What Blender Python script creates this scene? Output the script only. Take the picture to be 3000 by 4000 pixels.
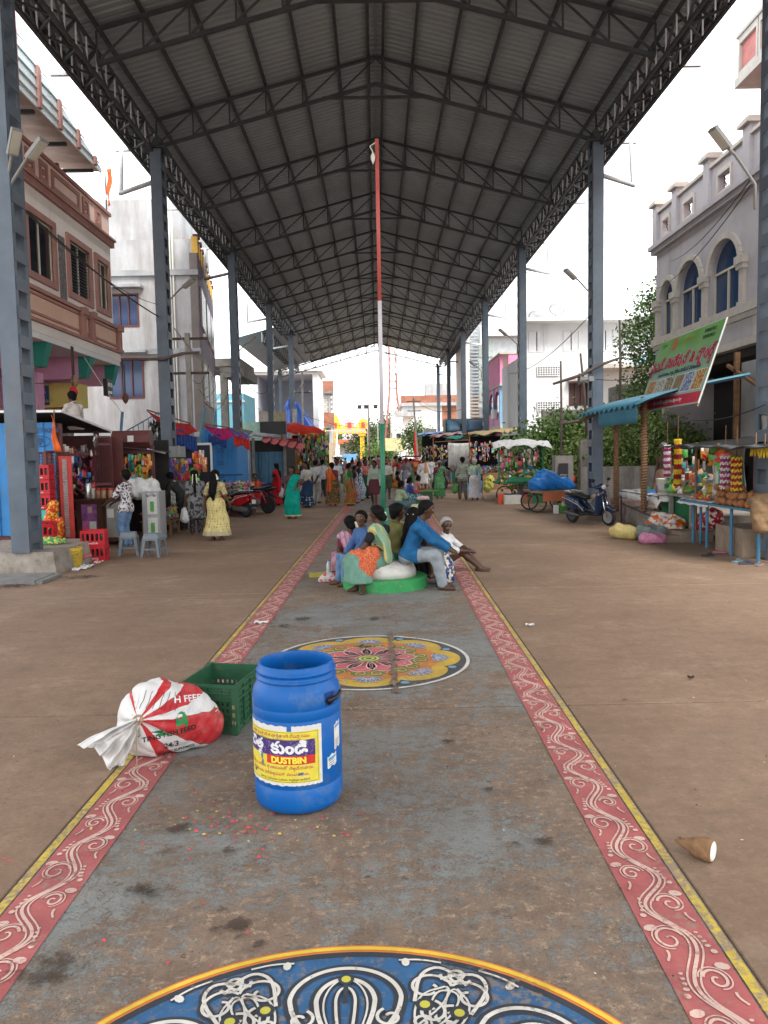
import bpy, math, random
import numpy as np
from mathutils import Matrix, Vector
random.seed(7); rng = np.random.default_rng(7)
R = math.radians; PI = math.pi
for o in list(bpy.data.objects): bpy.data.objects.remove(o)
SC = bpy.context.scene; COL = SC.collection
# ------------------------------------------------------------------ camera
YAW, PITCH, ROLL, EYE = .0083, .0765, -.0186, 1.95
def cam_axes():
 fw = np.array([math.sin(YAW)*math.cos(PITCH), math.cos(YAW)*math.cos(PITCH), -math.sin(PITCH)])
 rt = np.array([math.cos(YAW), -math.sin(YAW), 0.]); up = np.cross(rt, fw)
 c, s = math.cos(ROLL), math.sin(ROLL)
 return c*rt+s*up, -s*rt+c*up, fw
RT, UP, FW = cam_axes()
cd = bpy.data.cameras.new('camera'); cam = bpy.data.objects.new('camera', cd); COL.objects.link(cam)
cd.sensor_fit = 'VERTICAL'; cd.sensor_height = 24; cd.lens = 24*3003/4000; cd.clip_start = .05; cd.clip_end = 3000
cam.matrix_world = Matrix(((RT[0], UP[0], -FW[0], 0), (RT[1], UP[1], -FW[1], 0), (RT[2], UP[2], -FW[2], EYE), (0, 0, 0, 1)))
SC.camera = cam
SC.render.resolution_x = 768; SC.render.resolution_y = 1024
# ------------------------------------------------------------------ sky, sun, exposure
SUN_EL, SUN_AZ = R(52), R(150)
w = bpy.data.worlds.new('World'); SC.world = w; w.use_nodes = True
nt = w.node_tree; nt.nodes.clear()
sky = nt.nodes.new('ShaderNodeTexSky'); sky.sky_type = 'NISHITA'; sky.sun_disc = False
sky.sun_elevation = SUN_EL; sky.sun_rotation = SUN_AZ; sky.dust_density = 4; sky.air_density = 1.2
bw = nt.nodes.new('ShaderNodeRGBToBW'); nt.links.new(sky.outputs[0], bw.inputs[0])
tc = nt.nodes.new('ShaderNodeTexCoord')
ns = nt.nodes.new('ShaderNodeTexNoise'); ns.inputs['Scale'].default_value = 2.2; ns.inputs['Detail'].default_value = 5
nt.links.new(tc.outputs['Generated'], ns.inputs['Vector'])
cr = nt.nodes.new('ShaderNodeMapRange'); cr.inputs[1].default_value = .3; cr.inputs[2].default_value = .7
cr.inputs[3].default_value = 5.6; cr.inputs[4].default_value = 7.2; nt.links.new(ns.outputs[0], cr.inputs[0])
cc = nt.nodes.new('ShaderNodeCombineColor')
for k, g in enumerate((.985, 1.0, 1.02)):
 m = nt.nodes.new('ShaderNodeMath'); m.operation = 'MULTIPLY'; m.inputs[1].default_value = g
 nt.links.new(cr.outputs[0], m.inputs[0]); nt.links.new(m.outputs[0], cc.inputs[k])
mx = nt.nodes.new('ShaderNodeMix'); mx.data_type = 'RGBA'; mx.inputs[0].default_value = .9     # a closed cloud deck before the blue
nt.links.new(sky.outputs[0], mx.inputs[6]); nt.links.new(cc.outputs[0], mx.inputs[7])
bg = nt.nodes.new('ShaderNodeBackground'); bg.inputs[1].default_value = .15
nt.links.new(mx.outputs[2], bg.inputs[0])
wo = nt.nodes.new('ShaderNodeOutputWorld'); nt.links.new(bg.outputs[0], wo.inputs[0])
sl = bpy.data.lights.new('sun', 'SUN'); sl.energy = 1.3; sl.angle = R(25); sl.color = (1, .96, .9)
so = bpy.data.objects.new('sun', sl); COL.objects.link(so)
so.rotation_euler = (PI/2-SUN_EL, 0, PI-SUN_AZ) ; so.location = (0, 0, 60)
VS = SC.view_settings; VS.view_transform = 'Standard'; VS.look = 'None'; VS.gamma = 1; VS.use_curve_mapping = False
VS.exposure = 1.62
# ------------------------------------------------------------------ helpers: where a thing stands (read off once from its foot on the ground)
def _ray(u, v): return FW*3003+(u-1500)*RT-(v-2000)*UP
def G(u, v, z=0.):
 r = _ray(u, v); t = (z-EYE)/r[2]; return np.array([r[0]*t, r[1]*t, z])
def AY(u, v, y):
 r = _ray(u, v); t = y/r[1]; return np.array([r[0]*t, y, EYE+r[2]*t])
def AX(u, v, x):
 r = _ray(u, v); t = x/r[0]; return np.array([x, r[1]*t, EYE+r[2]*t])
# ------------------------------------------------------------------ helpers: objects
WM = {}
def link(o, parent=None):
 COL.objects.link(o)
 if parent is not None: o.parent = parent
 return o
def tag(o, label=None, cat=None, group=None, kind=None):
 if label: o['label'] = label
 if cat: o['category'] = cat
 if group: o['group'] = group
 if kind: o['kind'] = kind
 return o
def thing(name, label, cat, loc=(0, 0, 0), rz=0., group=None, kind=None):
 o = bpy.data.objects.new(name, None); o.empty_display_size = .2; link(o)
 o.location = loc; o.rotation_euler = (0, 0, rz)
 WM[o.name] = Matrix.Translation(loc) @ Matrix.Rotation(rz, 4, 'Z')
 return tag(o, label, cat, group, kind)
def copy_tree(o, parent=None):
 c = o.copy(); link(c); c.parent = parent
 for k in ('label', 'category', 'group', 'kind'):
  pass
 for ch in list(o.children): copy_tree(ch, c)
 return c
def raw(name, V, F, mats, mi=None, parent=None, smooth=False, world=False, loc=None):
 V = np.asarray(V, float).reshape(-1, 3)
 if world and parent is not None:
  m = np.array(WM.get(parent.name, Matrix()).inverted()); V = V @ m[:3, :3].T + m[:3, 3]
 me = bpy.data.meshes.new(name); me.from_pydata(V.tolist(), [], F)
 if not isinstance(mats, (list, tuple)): mats = [mats]
 for m in mats: me.materials.append(m)
 if mi is not None and len(mats) > 1: me.polygons.foreach_set('material_index', np.asarray(mi, np.int32))
 if smooth: me.polygons.foreach_set('use_smooth', np.ones(len(me.polygons), bool))
 me.update()
 o = bpy.data.objects.new(name, me); link(o, parent)
 if loc is not None: o.location = loc
 if parent is not None and parent.name in WM and o.name not in WM:
  WM[o.name] = WM[parent.name] @ Matrix.Translation(loc or (0, 0, 0))
 elif parent is None: WM[o.name] = Matrix.Translation(loc or (0, 0, 0))
 return o
def inst(src, parent, mat4, name=None):
 o = bpy.data.objects.new(name or src.name.split('.')[0], src.data); link(o, parent); o.matrix_local = mat4; return o
def nrm(a): a = np.asarray(a, float); return a/(np.linalg.norm(a)+1e-12)
class MB:
 def __init__(s): s.v = []; s.f = []; s.m = []; s.mi = 0
 def add(s, V, F):
  b = len(s.v); s.v.extend([tuple(map(float, p)) for p in V])
  for f in F: s.f.append([b+i for i in f]); s.m.append(s.mi)
  return s
 def box(s, c, d, rz=0, ax=None):
  x, y, z = [k/2 for k in d]
  P = np.array([(a*x, b*y, e*z) for e in (-1, 1) for a, b in ((-1, -1), (1, -1), (1, 1), (-1, 1))])
  if rz: P = P @ np.array([[math.cos(rz), math.sin(rz), 0], [-math.sin(rz), math.cos(rz), 0], [0, 0, 1]])
  if ax is not None: P = P @ np.array(ax)
  return s.add(P+np.array(c), [(3, 2, 1, 0), (4, 5, 6, 7), (0, 1, 5, 4), (1, 2, 6, 5), (2, 3, 7, 6), (3, 0, 4, 7)])
 def bx(s, x0, x1, y0, y1, z0, z1): return s.box(((x0+x1)/2, (y0+y1)/2, (z0+z1)/2), (abs(x1-x0), abs(y1-y0), abs(z1-z0)))
 def bar(s, a, b, w, h=None, upv=(0, 0, 1)):
  a = np.array(a, float); b = np.array(b, float); d = b-a; L = np.linalg.norm(d); e = d/L
  sd = np.cross(e, upv)
  if np.linalg.norm(sd) < 1e-3: sd = np.cross(e, (1, 0, 0))
  sd = nrm(sd); u2 = np.cross(sd, e)
  return s.box((a+b)/2, (L, w, h or w), ax=[e, sd, u2])
 def tube(s, pts, r, n=8, caps=True, closed=False):
  P = np.asarray(pts, float); m = len(P); rr = np.broadcast_to(np.asarray(r, float), (m,)); V = []; ref = None
  for i in range(m):
   if closed: t = nrm(P[(i+1) % m]-P[i-1])
   else: t = nrm(P[min(i+1, m-1)]-P[max(i-1, 0)])
   if ref is None: ref = nrm(np.cross(t, (0, 0, 1) if abs(t[2]) < .9 else (1, 0, 0)))
   ref = nrm(ref-t*ref.dot(t)); bi = np.cross(t, ref)
   for k in range(n):
    a = 2*PI*k/n; V.append(P[i]+rr[i]*(math.cos(a)*ref+math.sin(a)*bi))
  F = []
  for i in range(m if closed else m-1):
   j = (i+1) % m
   for k in range(n): F.append((i*n+k, i*n+(k+1) % n, j*n+(k+1) % n, j*n+k))
  if caps and not closed: F += [tuple(range(n-1, -1, -1)), tuple((m-1)*n+k for k in range(n))]
  return s.add(V, F)
 def lathe(s, prof, n=24, c=(0, 0, 0), ax=None, sx=1, sy=1):
  V = []; F = []
  for r, z in prof:
   for k in range(n): V.append((r*math.cos(2*PI*k/n)*sx, r*math.sin(2*PI*k/n)*sy, z))
  V = np.array(V)
  if ax is not None: V = V @ np.array(ax)
  for i in range(len(prof)-1):
   for k in range(n): F.append((i*n+k, i*n+(k+1) % n, (i+1)*n+(k+1) % n, (i+1)*n+k))
  if prof[0][0] > 1e-4: F.append(tuple(range(n-1, -1, -1)))
  if prof[-1][0] > 1e-4: F.append(tuple((len(prof)-1)*n+k for k in range(n)))
  return s.add(V+np.array(c), F)
 def prism(s, poly, o, ex, ey, depth):
  o = np.array(o, float); ex = np.array(ex, float); ey = np.array(ey, float); ez = np.cross(ex, ey)*depth; n = len(poly)
  V = [o+ex*x+ey*y for x, y in poly]; V += [p+ez for p in V]
  F = [tuple(range(n-1, -1, -1)), tuple(range(n, 2*n))]+[(i, (i+1) % n, n+(i+1) % n, n+i) for i in range(n)]
  return s.add(V, F)
 def grid(s, nx, ny, fn):
  V = [fn(i/nx, j/ny) for j in range(ny+1) for i in range(nx+1)]
  F = [(j*(nx+1)+i, j*(nx+1)+i+1, (j+1)*(nx+1)+i+1, (j+1)*(nx+1)+i) for j in range(ny) for i in range(nx)]
  return s.add(V, F)
 def slab(s, nx, ny, fn, th):
  V = np.array([fn(i/nx, j/ny) for j in range(ny+1) for i in range(nx+1)], float); A = V.reshape(ny+1, nx+1, 3)
  gu = np.gradient(A, axis=1); gv = np.gradient(A, axis=0); N = np.cross(gu, gv); N /= np.linalg.norm(N, axis=2, keepdims=True)+1e-9
  B = (A-N*th).reshape(-1, 3); n = len(V); q = lambda i, j: j*(nx+1)+i
  F = [(q(i, j), q(i+1, j), q(i+1, j+1), q(i, j+1)) for j in range(ny) for i in range(nx)]
  F += [tuple(n+k for k in f[::-1]) for f in F]
  rim = [q(i, 0) for i in range(nx)]+[q(nx, j) for j in range(ny)]+[q(i, ny) for i in range(nx, 0, -1)]+[q(0, j) for j in range(ny, 0, -1)]
  F += [(rim[k], n+rim[k], n+rim[(k+1) % len(rim)], rim[(k+1) % len(rim)]) for k in range(len(rim))]
  return s.add(np.vstack([V, B]), F)
 def build(s, name, mats, parent=None, smooth=False, world=False, loc=None):
  return raw(name, s.v, s.f, mats, s.m, parent, smooth, world, loc)
def frame_rect(mb, o, ex, ey, w, h, t, depth):
 for (x0, x1, y0, y1) in ((-t, 0, -t, h+t), (w, w+t, -t, h+t), (0, w, -t, 0), (0, w, h, h+t)):
  mb.prism([(x0, y0), (x1, y0), (x1, y1), (x0, y1)], o, ex, ey, depth)
# ------------------------------------------------------------------ helpers: materials
MATS = {}
def _n(nt, t, **kw):
 n = nt.nodes.new(t)
 for k, v in kw.items(): setattr(n, k, v)
 return n
def noise(nt, scale, detail=6, rough=.6, obj=False, vec=None, stretch=None):
 n = _n(nt, 'ShaderNodeTexNoise'); n.inputs['Scale'].default_value = scale; n.inputs['Detail'].default_value = detail; n.inputs['Roughness'].default_value = rough
 if vec is None:
  if obj: vec = _n(nt, 'ShaderNodeTexCoord').outputs['Object']
  else: vec = _n(nt, 'ShaderNodeNewGeometry').outputs['Position']
 if stretch:
  mp = _n(nt, 'ShaderNodeMapping'); mp.inputs['Scale'].default_value = stretch; nt.links.new(vec, mp.inputs[0]); vec = mp.outputs[0]
 nt.links.new(vec, n.inputs['Vector']); return n.outputs[0]
def ramp(nt, fac, lo, hi):
 n = _n(nt, 'ShaderNodeMapRange'); n.inputs[1].default_value = lo; n.inputs[2].default_value = hi; nt.links.new(fac, n.inputs[0]); return n.outputs[0]
def mixc(nt, fac, a, b):
 n = _n(nt, 'ShaderNodeMix', data_type='RGBA')
 if isinstance(fac, (int, float)): n.inputs[0].default_value = fac
 else: nt.links.new(fac, n.inputs[0])
 for i, c in ((6, a), (7, b)):
  if isinstance(c, (tuple, list)): n.inputs[i].default_value = (*c[:3], 1)
  else: nt.links.new(c, n.inputs[i])
 return n.outputs[2]
def math_(nt, op, a, b=None):
 n = _n(nt, 'ShaderNodeMath', operation=op)
 for i, x in enumerate((a, b)):
  if x is None: continue
  if isinstance(x, (int, float)): n.inputs[i].default_value = x
  else: nt.links.new(x, n.inputs[i])
 return n.outputs[0]
def base(name, rough=.6, metal=0., spec=.5):
 m = bpy.data.materials.new(name); m.use_nodes = True; nt = m.node_tree
 b = nt.nodes['Principled BSDF']; b.inputs['Roughness'].default_value = rough; b.inputs['Metallic'].default_value = metal
 b.inputs['Specular IOR Level'].default_value = spec
 return m, nt, b
def bump(nt, b, h, strength=.3, dist=.01):
 n = _n(nt, 'ShaderNodeBump'); n.inputs['Strength'].default_value = strength; n.inputs['Distance'].default_value = dist
 nt.links.new(h, n.inputs['Height']); nt.links.new(n.outputs[0], b.inputs['Normal'])
def M(name, col, rough=.6, var=.25, scale=3., dirt=None, dirt_amt=.0, metal=0., bmp=0., bscale=40., obj=False, spec=.4, streak=False):
 if name in MATS: return MATS[name]
 m, nt, b = base(name, rough, metal, spec)
 lo = tuple(c*(1-var) for c in col); hi = tuple(min(1, c*(1+var*.7)) for c in col)
 c = mixc(nt, ramp(nt, noise(nt, scale, obj=obj), .3, .7), lo, hi)
 if dirt is not None:
  st = (1, 1, .18) if streak else None
  d = ramp(nt, noise(nt, scale*1.7, 8, .7, obj=obj, stretch=st), .62-dirt_amt*.4, .85-dirt_amt*.3)
  c = mixc(nt, d, c, dirt)
 nt.links.new(c, b.inputs['Base Color'])
 if bmp: bump(nt, b, noise(nt, bscale, 4, obj=obj), bmp, .01)
 MATS[name] = m; return m
def glassy(name, col, rough=.12):
 if name in MATS: return MATS[name]
 m, nt, b = base(name, rough, 0, .6); b.inputs['Base Color'].default_value = (*col, 1); MATS[name] = m; return m
# ================================================================== smooth bodies: blended tapered capsules meshed by surface nets
def surfnet(D, org, h):
 I = D < 0; nx, ny, nz = D.shape
 s = sum(I[a:nx-1+a, b:ny-1+b, c:nz-1+c].astype(np.int8) for a in (0, 1) for b in (0, 1) for c in (0, 1))
 act = (s > 0) & (s < 8); idx = np.argwhere(act)
 if len(idx) == 0: return np.zeros((0, 3)), []
 num = np.zeros((len(idx), 3)); cnt = np.zeros(len(idx)); i, j, k = idx.T
 cor = [(a, b, c) for a in (0, 1) for b in (0, 1) for c in (0, 1)]
 for p in cor:
  for ax in range(3):
   if p[ax]: continue
   q = list(p); q[ax] = 1
   d0 = D[i+p[0], j+p[1], k+p[2]]; d1 = D[i+q[0], j+q[1], k+q[2]]; m = (d0 < 0) != (d1 < 0)
   t = np.where(m, d0/np.where(m, d0-d1, 1), 0); P = np.tile(np.array(p, float), (len(idx), 1)); P[:, ax] += t
   num += P*m[:, None]; cnt += m
 V = (idx+num/cnt[:, None])*h+org
 vid = -np.ones(act.shape, np.int64); vid[i, j, k] = np.arange(len(idx)); F = []
 for ax in range(3):
  u, v = [a for a in range(3) if a != ax]
  sl0 = [slice(None)]*3; sl1 = [slice(None)]*3; sl0[ax] = slice(0, -1); sl1[ax] = slice(1, None)
  a = I[tuple(sl0)]; b = I[tuple(sl1)]; e = np.argwhere(a != b); fl = a[tuple(e.T)]
  ok = (e[:, u] > 0) & (e[:, v] > 0) & (e[:, u] < D.shape[u]-1) & (e[:, v] < D.shape[v]-1); e = e[ok]; fl = fl[ok]
  def at(du, dv):
   q = e.copy(); q[:, u] -= du; q[:, v] -= dv; return vid[tuple(q.T)]
  Q = np.stack([at(1, 1), at(0, 1), at(0, 0), at(1, 0)], 1)
  if ax == 1: fl = ~fl
  Q[~fl] = Q[~fl][:, ::-1]; F.append(Q)
 return V, np.vstack(F).tolist()
def sdf_mesh(prims, h, k=.03, infl=0., cut=None, disp=None, pad=None, sub=None):
 A = np.array([[*p[0], *p[1]] for p in prims], float); rm = np.array([max(p[2], p[3]) for p in prims])+infl
 lo = np.minimum(A[:, :3], A[:, 3:])-rm[:, None]; hi = np.maximum(A[:, :3], A[:, 3:])+rm[:, None]
 pad = pad or (3*h+.02); L = lo.min(0)-pad; n = np.ceil((hi.max(0)+pad-L)/h).astype(int)+1
 D = np.full(n, .4); ax = [L[i]+h*np.arange(n[i]) for i in range(3)]
 for p, l, u in zip(prims, lo, hi):
  kk = p[6] if len(p) > 6 else k; mg = kk+3*h+.01
  s = [slice(max(0, int((l[i]-mg-L[i])/h)), min(n[i], int((u[i]+mg-L[i])/h)+2)) for i in range(3)]
  X, Y, Z = np.meshgrid(ax[0][s[0]], ax[1][s[1]], ax[2][s[2]], indexing='ij')
  a = np.array(p[0], float); b = np.array(p[1], float); d = b-a; px, py, pz = X-a[0], Y-a[1], Z-a[2]
  if len(p) > 4 and p[4] is not None:
   nn = np.array(p[4], float); q = (px*nn[0]+py*nn[1]+pz*nn[2])*(p[5]-1); px = px+nn[0]*q; py = py+nn[1]*q; pz = pz+nn[2]*q
   d = d+nn*(d@nn)*(p[5]-1)
  L2 = d@d; t = np.clip((px*d[0]+py*d[1]+pz*d[2])/L2, 0, 1) if L2 > 1e-10 else np.zeros_like(px)
  dist = np.sqrt((px-t*d[0])**2+(py-t*d[1])**2+(pz-t*d[2])**2)-(p[2]+(p[3]-p[2])*t)-infl
  o = D[tuple(s)]; hh = np.maximum(kk-np.abs(o-dist), 0)/kk; D[tuple(s)] = np.minimum(o, dist)-hh*hh*kk*.25
 if disp is not None or cut is not None or sub is not None:
  X, Y, Z = np.meshgrid(*ax, indexing='ij')
  if disp is not None: D = D+disp(X, Y, Z)
  if cut is not None: D = np.maximum(D, cut(X, Y, Z))
 return surfnet(D, L, h)
def cloth(name, col, col2=None, kind='plain', rough=.8, border=None, bz=.1, sc=1., sheen=.0):
 if name in MATS: return MATS[name]
 m, nt, b = base(name, rough, 0, .25); ob = _n(nt, 'ShaderNodeTexCoord').outputs['Object']
 c = mixc(nt, ramp(nt, noise(nt, 9*sc, 4, vec=ob), .3, .7), tuple(x*.78 for x in col), tuple(min(1, x*1.15) for x in col))
 if kind == 'print':
  c = mixc(nt, ramp(nt, noise(nt, 22*sc, 2, .4, vec=ob), .52, .55), c, col2)
 elif kind in ('check', 'stripe'):
  s_ = _n(nt, 'ShaderNodeSeparateXYZ'); nt.links.new(ob, s_.inputs[0])
  for i, ax in enumerate('XYZ' if kind == 'check' else 'X'):
   if kind == 'check' and ax == 'Y': continue
   f = math_(nt, 'FRACT', math_(nt, 'MULTIPLY', s_.outputs[ax], 14*sc)); f = math_(nt, 'LESS_THAN', f, .3)
   c = mixc(nt, math_(nt, 'MULTIPLY', f, .75), c, col2)
 elif kind == 'dots':
  v = _n(nt, 'ShaderNodeTexVoronoi'); v.inputs['Scale'].default_value = 16*sc; v.inputs['Randomness'].default_value = .35; nt.links.new(ob, v.inputs['Vector'])
  c = mixc(nt, math_(nt, 'LESS_THAN', v.outputs['Distance'], .22), c, col2)
 elif kind == 'rings':
  v = _n(nt, 'ShaderNodeTexVoronoi'); v.inputs['Scale'].default_value = 11*sc; v.inputs['Randomness'].default_value = .4; nt.links.new(ob, v.inputs['Vector'])
  f = math_(nt, 'MULTIPLY', math_(nt, 'GREATER_THAN', v.outputs['Distance'], .18), math_(nt, 'LESS_THAN', v.outputs['Distance'], .36))
  s_ = _n(nt, 'ShaderNodeSeparateXYZ'); nt.links.new(ob, s_.inputs[0]); f = math_(nt, 'MULTIPLY', f, math_(nt, 'LESS_THAN', s_.outputs['Z'], .42))
  c = mixc(nt, f, c, col2)
 if border is not None:
  s_ = _n(nt, 'ShaderNodeSeparateXYZ'); nt.links.new(ob, s_.inputs[0])
  c = mixc(nt, math_(nt, 'LESS_THAN', s_.outputs['Z'], bz), c, border)
 nt.links.new(c, b.inputs['Base Color']); bump(nt, b, noise(nt, 30, 5, vec=ob), .35, .01)
 MATS[name] = m; return m
SKIN = M('skin_brown', (.125, .060, .036), .5, .12, 6, obj=True, spec=.35); SKIN2 = M('skin_dark_brown', (.075, .036, .022), .5, .12, 6, obj=True, spec=.35)
SKIN3 = M('skin_warm_brown', (.19, .095, .058), .5, .12, 6, obj=True, spec=.35)
HAIR = M('black_hair', (.006, .0055, .005), .7, .4, 40, obj=True, spec=.12); GREYH = M('grey_hair', (.32, .31, .30), .7, .3, 40, obj=True)
EYEW = M('eye_white', (.5, .47, .43), .3, .05); EYED = M('eye_dark', (.012, .008, .006), .2, .05); LIPS = M('lips', (.10, .035, .03), .5, .1)
JASM = M('jasmine', (.72, .70, .56), .7, .15, 60, obj=True)
def ik(a, c, l1, l2, hint):
 a, c = np.array(a, float), np.array(c, float); d = c-a; L = min(np.linalg.norm(d), (l1+l2)*.995); e = nrm(d); c = a+e*L
 x = (l1*l1-l2*l2+L*L)/(2*L); y = math.sqrt(max(l1*l1-x*x, 0)); hn = np.array(hint, float); hn = nrm(hn-e*hn.dot(e)); return a+e*x+hn*y, c
def rotv(v, yaw=0, pitch=0, roll=0):
 return np.array(Matrix.Rotation(yaw, 3, 'Z') @ Matrix.Rotation(pitch, 3, 'X') @ Matrix.Rotation(roll, 3, 'Y') @ Vector(v))
GRP = []
def person(label, loc, face, H=1.62, skin=SKIN, pelvis=None, lean=0., twist=0., side=0., hyaw=0., hpitch=0., hands=None, elb=None, feet=None, knees=None,
  wear=(), hair='short', hairm=None, res=.02, group=None, build=1., toes=None, curl=.6, face_detail=True, shoes=None, name='person', extra=None, belly=0., foot_up=(0, 0)):
 k = H/1.7; b_ = build
 pv = np.array(pelvis if pelvis is not None else (0, 0, .93), float)
 RTm = lambda v: rotv(v, twist, -lean, side)
 J = {}
 J['wa'] = pv+RTm((0, 0, .16))*.9; J['ch'] = pv+RTm((0, .005, .34)); J['nk'] = pv+RTm((0, .0, .515)); J['sL'] = pv+RTm((-.168*b_, 0, .43)); J['sR'] = pv+RTm((.168*b_, 0, .43))
 tw2 = twist*.4; J['hL'] = pv+rotv((-.088, 0, -.03), tw2); J['hR'] = pv+rotv((.088, 0, -.03), tw2)
 HR = lambda v: rotv(v, twist+hyaw, -lean*.6-hpitch, side*.5)
 hb = J['nk']+HR((0, .015, .055)); hc = J['nk']+HR((0, .03, .165)); fwd = HR((0, 1, 0)); upv = HR((0, 0, 1)); rgt = HR((1, 0, 0))
 hands = hands or ((-.25, .05, .78), (.25, .05, .78)); elb = elb or ((-.4, -1, -.1), (.4, -1, -.1))
 feet = feet or ((-.10, 0, .08), (.10, .02, .08)); knees = knees or ((0, 1, 0), (0, 1, 0))
 body = []; yl = RTm((0, 1, 0)); 
 torso = [(pv+(0, 0, -.02), J['wa'], .128*b_, .115*b_, yl, 1.25), (J['wa'], J['ch'], .115*b_+belly*.3, .132*b_, yl, 1.25), (J['hL'], J['hR'], .105*b_, .105*b_, yl, 1.1),
   (J['nk']-RTm((.02, 0, .05)), J['sL'], .05*b_, .05*b_), (J['nk']-RTm((-.02, 0, .05)), J['sR'], .05*b_, .05*b_), (J['ch']+RTm((-.045, 0, .0)), J['sL'], .095*b_, .045*b_, yl, 1.25), (J['ch']+RTm((.045, 0, .0)), J['sR'], .095*b_, .045*b_, yl, 1.25)]
 if belly: torso.append((J['wa']+RTm((0, .05, .02)), J['wa']+RTm((0, .06, -.06)), .10+belly, .10+belly))
 neck = [(J['nk']-RTm((0, 0, .05)), hc, .056, .05)]
 head = [(hc+upv*.035-fwd*.012, hc+upv*.03+fwd*.012, .092, .088), (hc+fwd*.022-upv*.02, hc+fwd*.045-upv*.082, .070, .042), (hc+fwd*.088+upv*.012, hc+fwd*.104-upv*.022, .009, .015, None, 1, .012)]
 head += [(hc+rgt*s*.086-fwd*.005+upv*.01, hc+rgt*s*.09-fwd*.01-upv*.025, .016, .012, None, 1, .01) for s in (-1, 1)]
 arms = []; legs = []; hnds = []; fts = []; AR = []; LG = []
 for i, s in enumerate((-1, 1)):
  sh = J['sL' if i == 0 else 'sR']; e, w_ = ik(sh, hands[i], .285, .255, elb[i]); AR.append((sh, e, w_))
  arms += [(sh, e, .050*b_, .039), (e, w_, .040, .028)]
  d = nrm(w_-e); pal = nrm(np.cross(d, (0, 0, 1) if abs(d[2]) < .8 else (0, 1, 0))); n2 = nrm(np.cross(pal, d)); 
  hnds.append((w_, w_+d*.075, .032, .036, n2, 1.7))
  if res < .022:
   for q in range(4):
    o0 = w_+d*.08+pal*(q-1.5)*.019; L_ = (.058, .068, .064, .05)[q]; m_ = o0+d*L_*.55; tip = m_+nrm(d*(1-curl)-n2*curl)*L_*.75
    hnds += [(o0, m_, .0095, .009, None, 1, .008), (m_, tip, .009, .0075, None, 1, .008)]
   th = w_+d*.03+pal*(-.032*s); hnds += [(th, th+d*.045-pal*s*.022, .011, .009, None, 1, .012), (th+d*.045-pal*s*.022, th+d*.08-n2*.012-pal*s*.018, .0095, .008, None, 1, .008)]
  else: hnds += [(w_+d*.075, w_+d*.12-n2*.045*curl, .028, .016, n2, 1.7), (w_+d*.02, w_+d*.06-pal*s*.04, .013, .011)]
  hp = J['hL' if i == 0 else 'hR']; kn, an = ik(hp, feet[i], .425, .42, knees[i]); LG.append((hp, kn, an))
  legs += [(hp, kn, .085*b_, .056), (kn, kn+(an-kn)*.35, .053, .055), (kn+(an-kn)*.35, an, .055, .037)]
  t = np.array(toes[i] if toes is not None else rotv((.12*s, 1, 0), 0), float); t = nrm(t); u_ = foot_up[i]
  fb = an+np.array((0, 0, -.045)) ; fts += [(fb-t*.045, fb+t*.06+(0, 0, -.002), .036, .034), (fb+t*.05, fb+t*.165+np.array((0, 0, u_-.008)), .037, .024)]
 K = lambda P: [tuple([np.array(p[0])*k, np.array(p[1])*k, p[2]*k, p[3]*k, *p[4:]]) for p in P]
 body = torso+neck+head+arms+hnds+legs+fts
 o = thing(name, label, 'person', loc, face, group)
 def mesh(nm, P, m, kk=.03, infl=0., cut=None, disp=None, r=None):
  V, F = sdf_mesh(K(P), r or res, kk, infl, cut, disp)
  return raw(nm, V, F, m, parent=o, smooth=True) if len(V) else None
 mesh('body', body, skin, .03)
 hm = hairm or HAIR; sk = hc*k+upv*.035*k
 def hcut(zf, yf):
  return lambda X, Y, Z: np.maximum(((X-sk[0])*fwd[0]+(Y-sk[1])*fwd[1]+(Z-sk[2])*fwd[2])*yf-((X-sk[0])*upv[0]+(Y-sk[1])*upv[1]+(Z-sk[2])*upv[2])*zf-.034, -1)
 rough_d = lambda X, Y, Z: .004*np.sin(X*190+Y*70)*np.sin(Z*170+Y*90)
 if hair != 'bald':
  full = hair in ('short', 'curly'); inf = .012 if hair != 'curly' else .024
  hp_ = [head[0], (hc+upv*.02-fwd*.03, hc-upv*.035-fwd*.035, .088, .07)]
  mesh('hair', hp_, hm, .03, inf, hcut(.75, 1.0), rough_d if hair != 'sleek' else None, min(res, .014) if res < .03 else res)
  bk = hc-fwd*.095
  if hair == 'bun': mesh('hair_bun', [(bk-upv*.03, bk-upv*.06-fwd*.02, .062, .055)], hm, .02, 0, None, rough_d)
  if hair in ('plait', 'long', 'plait_fl'):
   q0 = hc-fwd*.075-upv*.03; q1 = J['nk']-RTm((0, .11, .06)); q2 = pv+RTm((0, -.155*b_-.01, .26)); q3 = pv+RTm((0, -.15*b_-.02, .08))
   wd = .035 if hair != 'long' else .085
   mesh('long_hair' if hair == 'long' else 'plait', [(q0, q1, wd*1.1, wd), (q1, q2, wd, wd), (q2, q3, wd, wd*.35)], hm, .03, 0, None, (lambda X, Y, Z: .006*np.sin(Z*60/wd*.06)) if hair != 'long' else (lambda X, Y, Z: .008*np.sin(X*150)+.008*np.sin(X*67+Z*9)))
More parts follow.
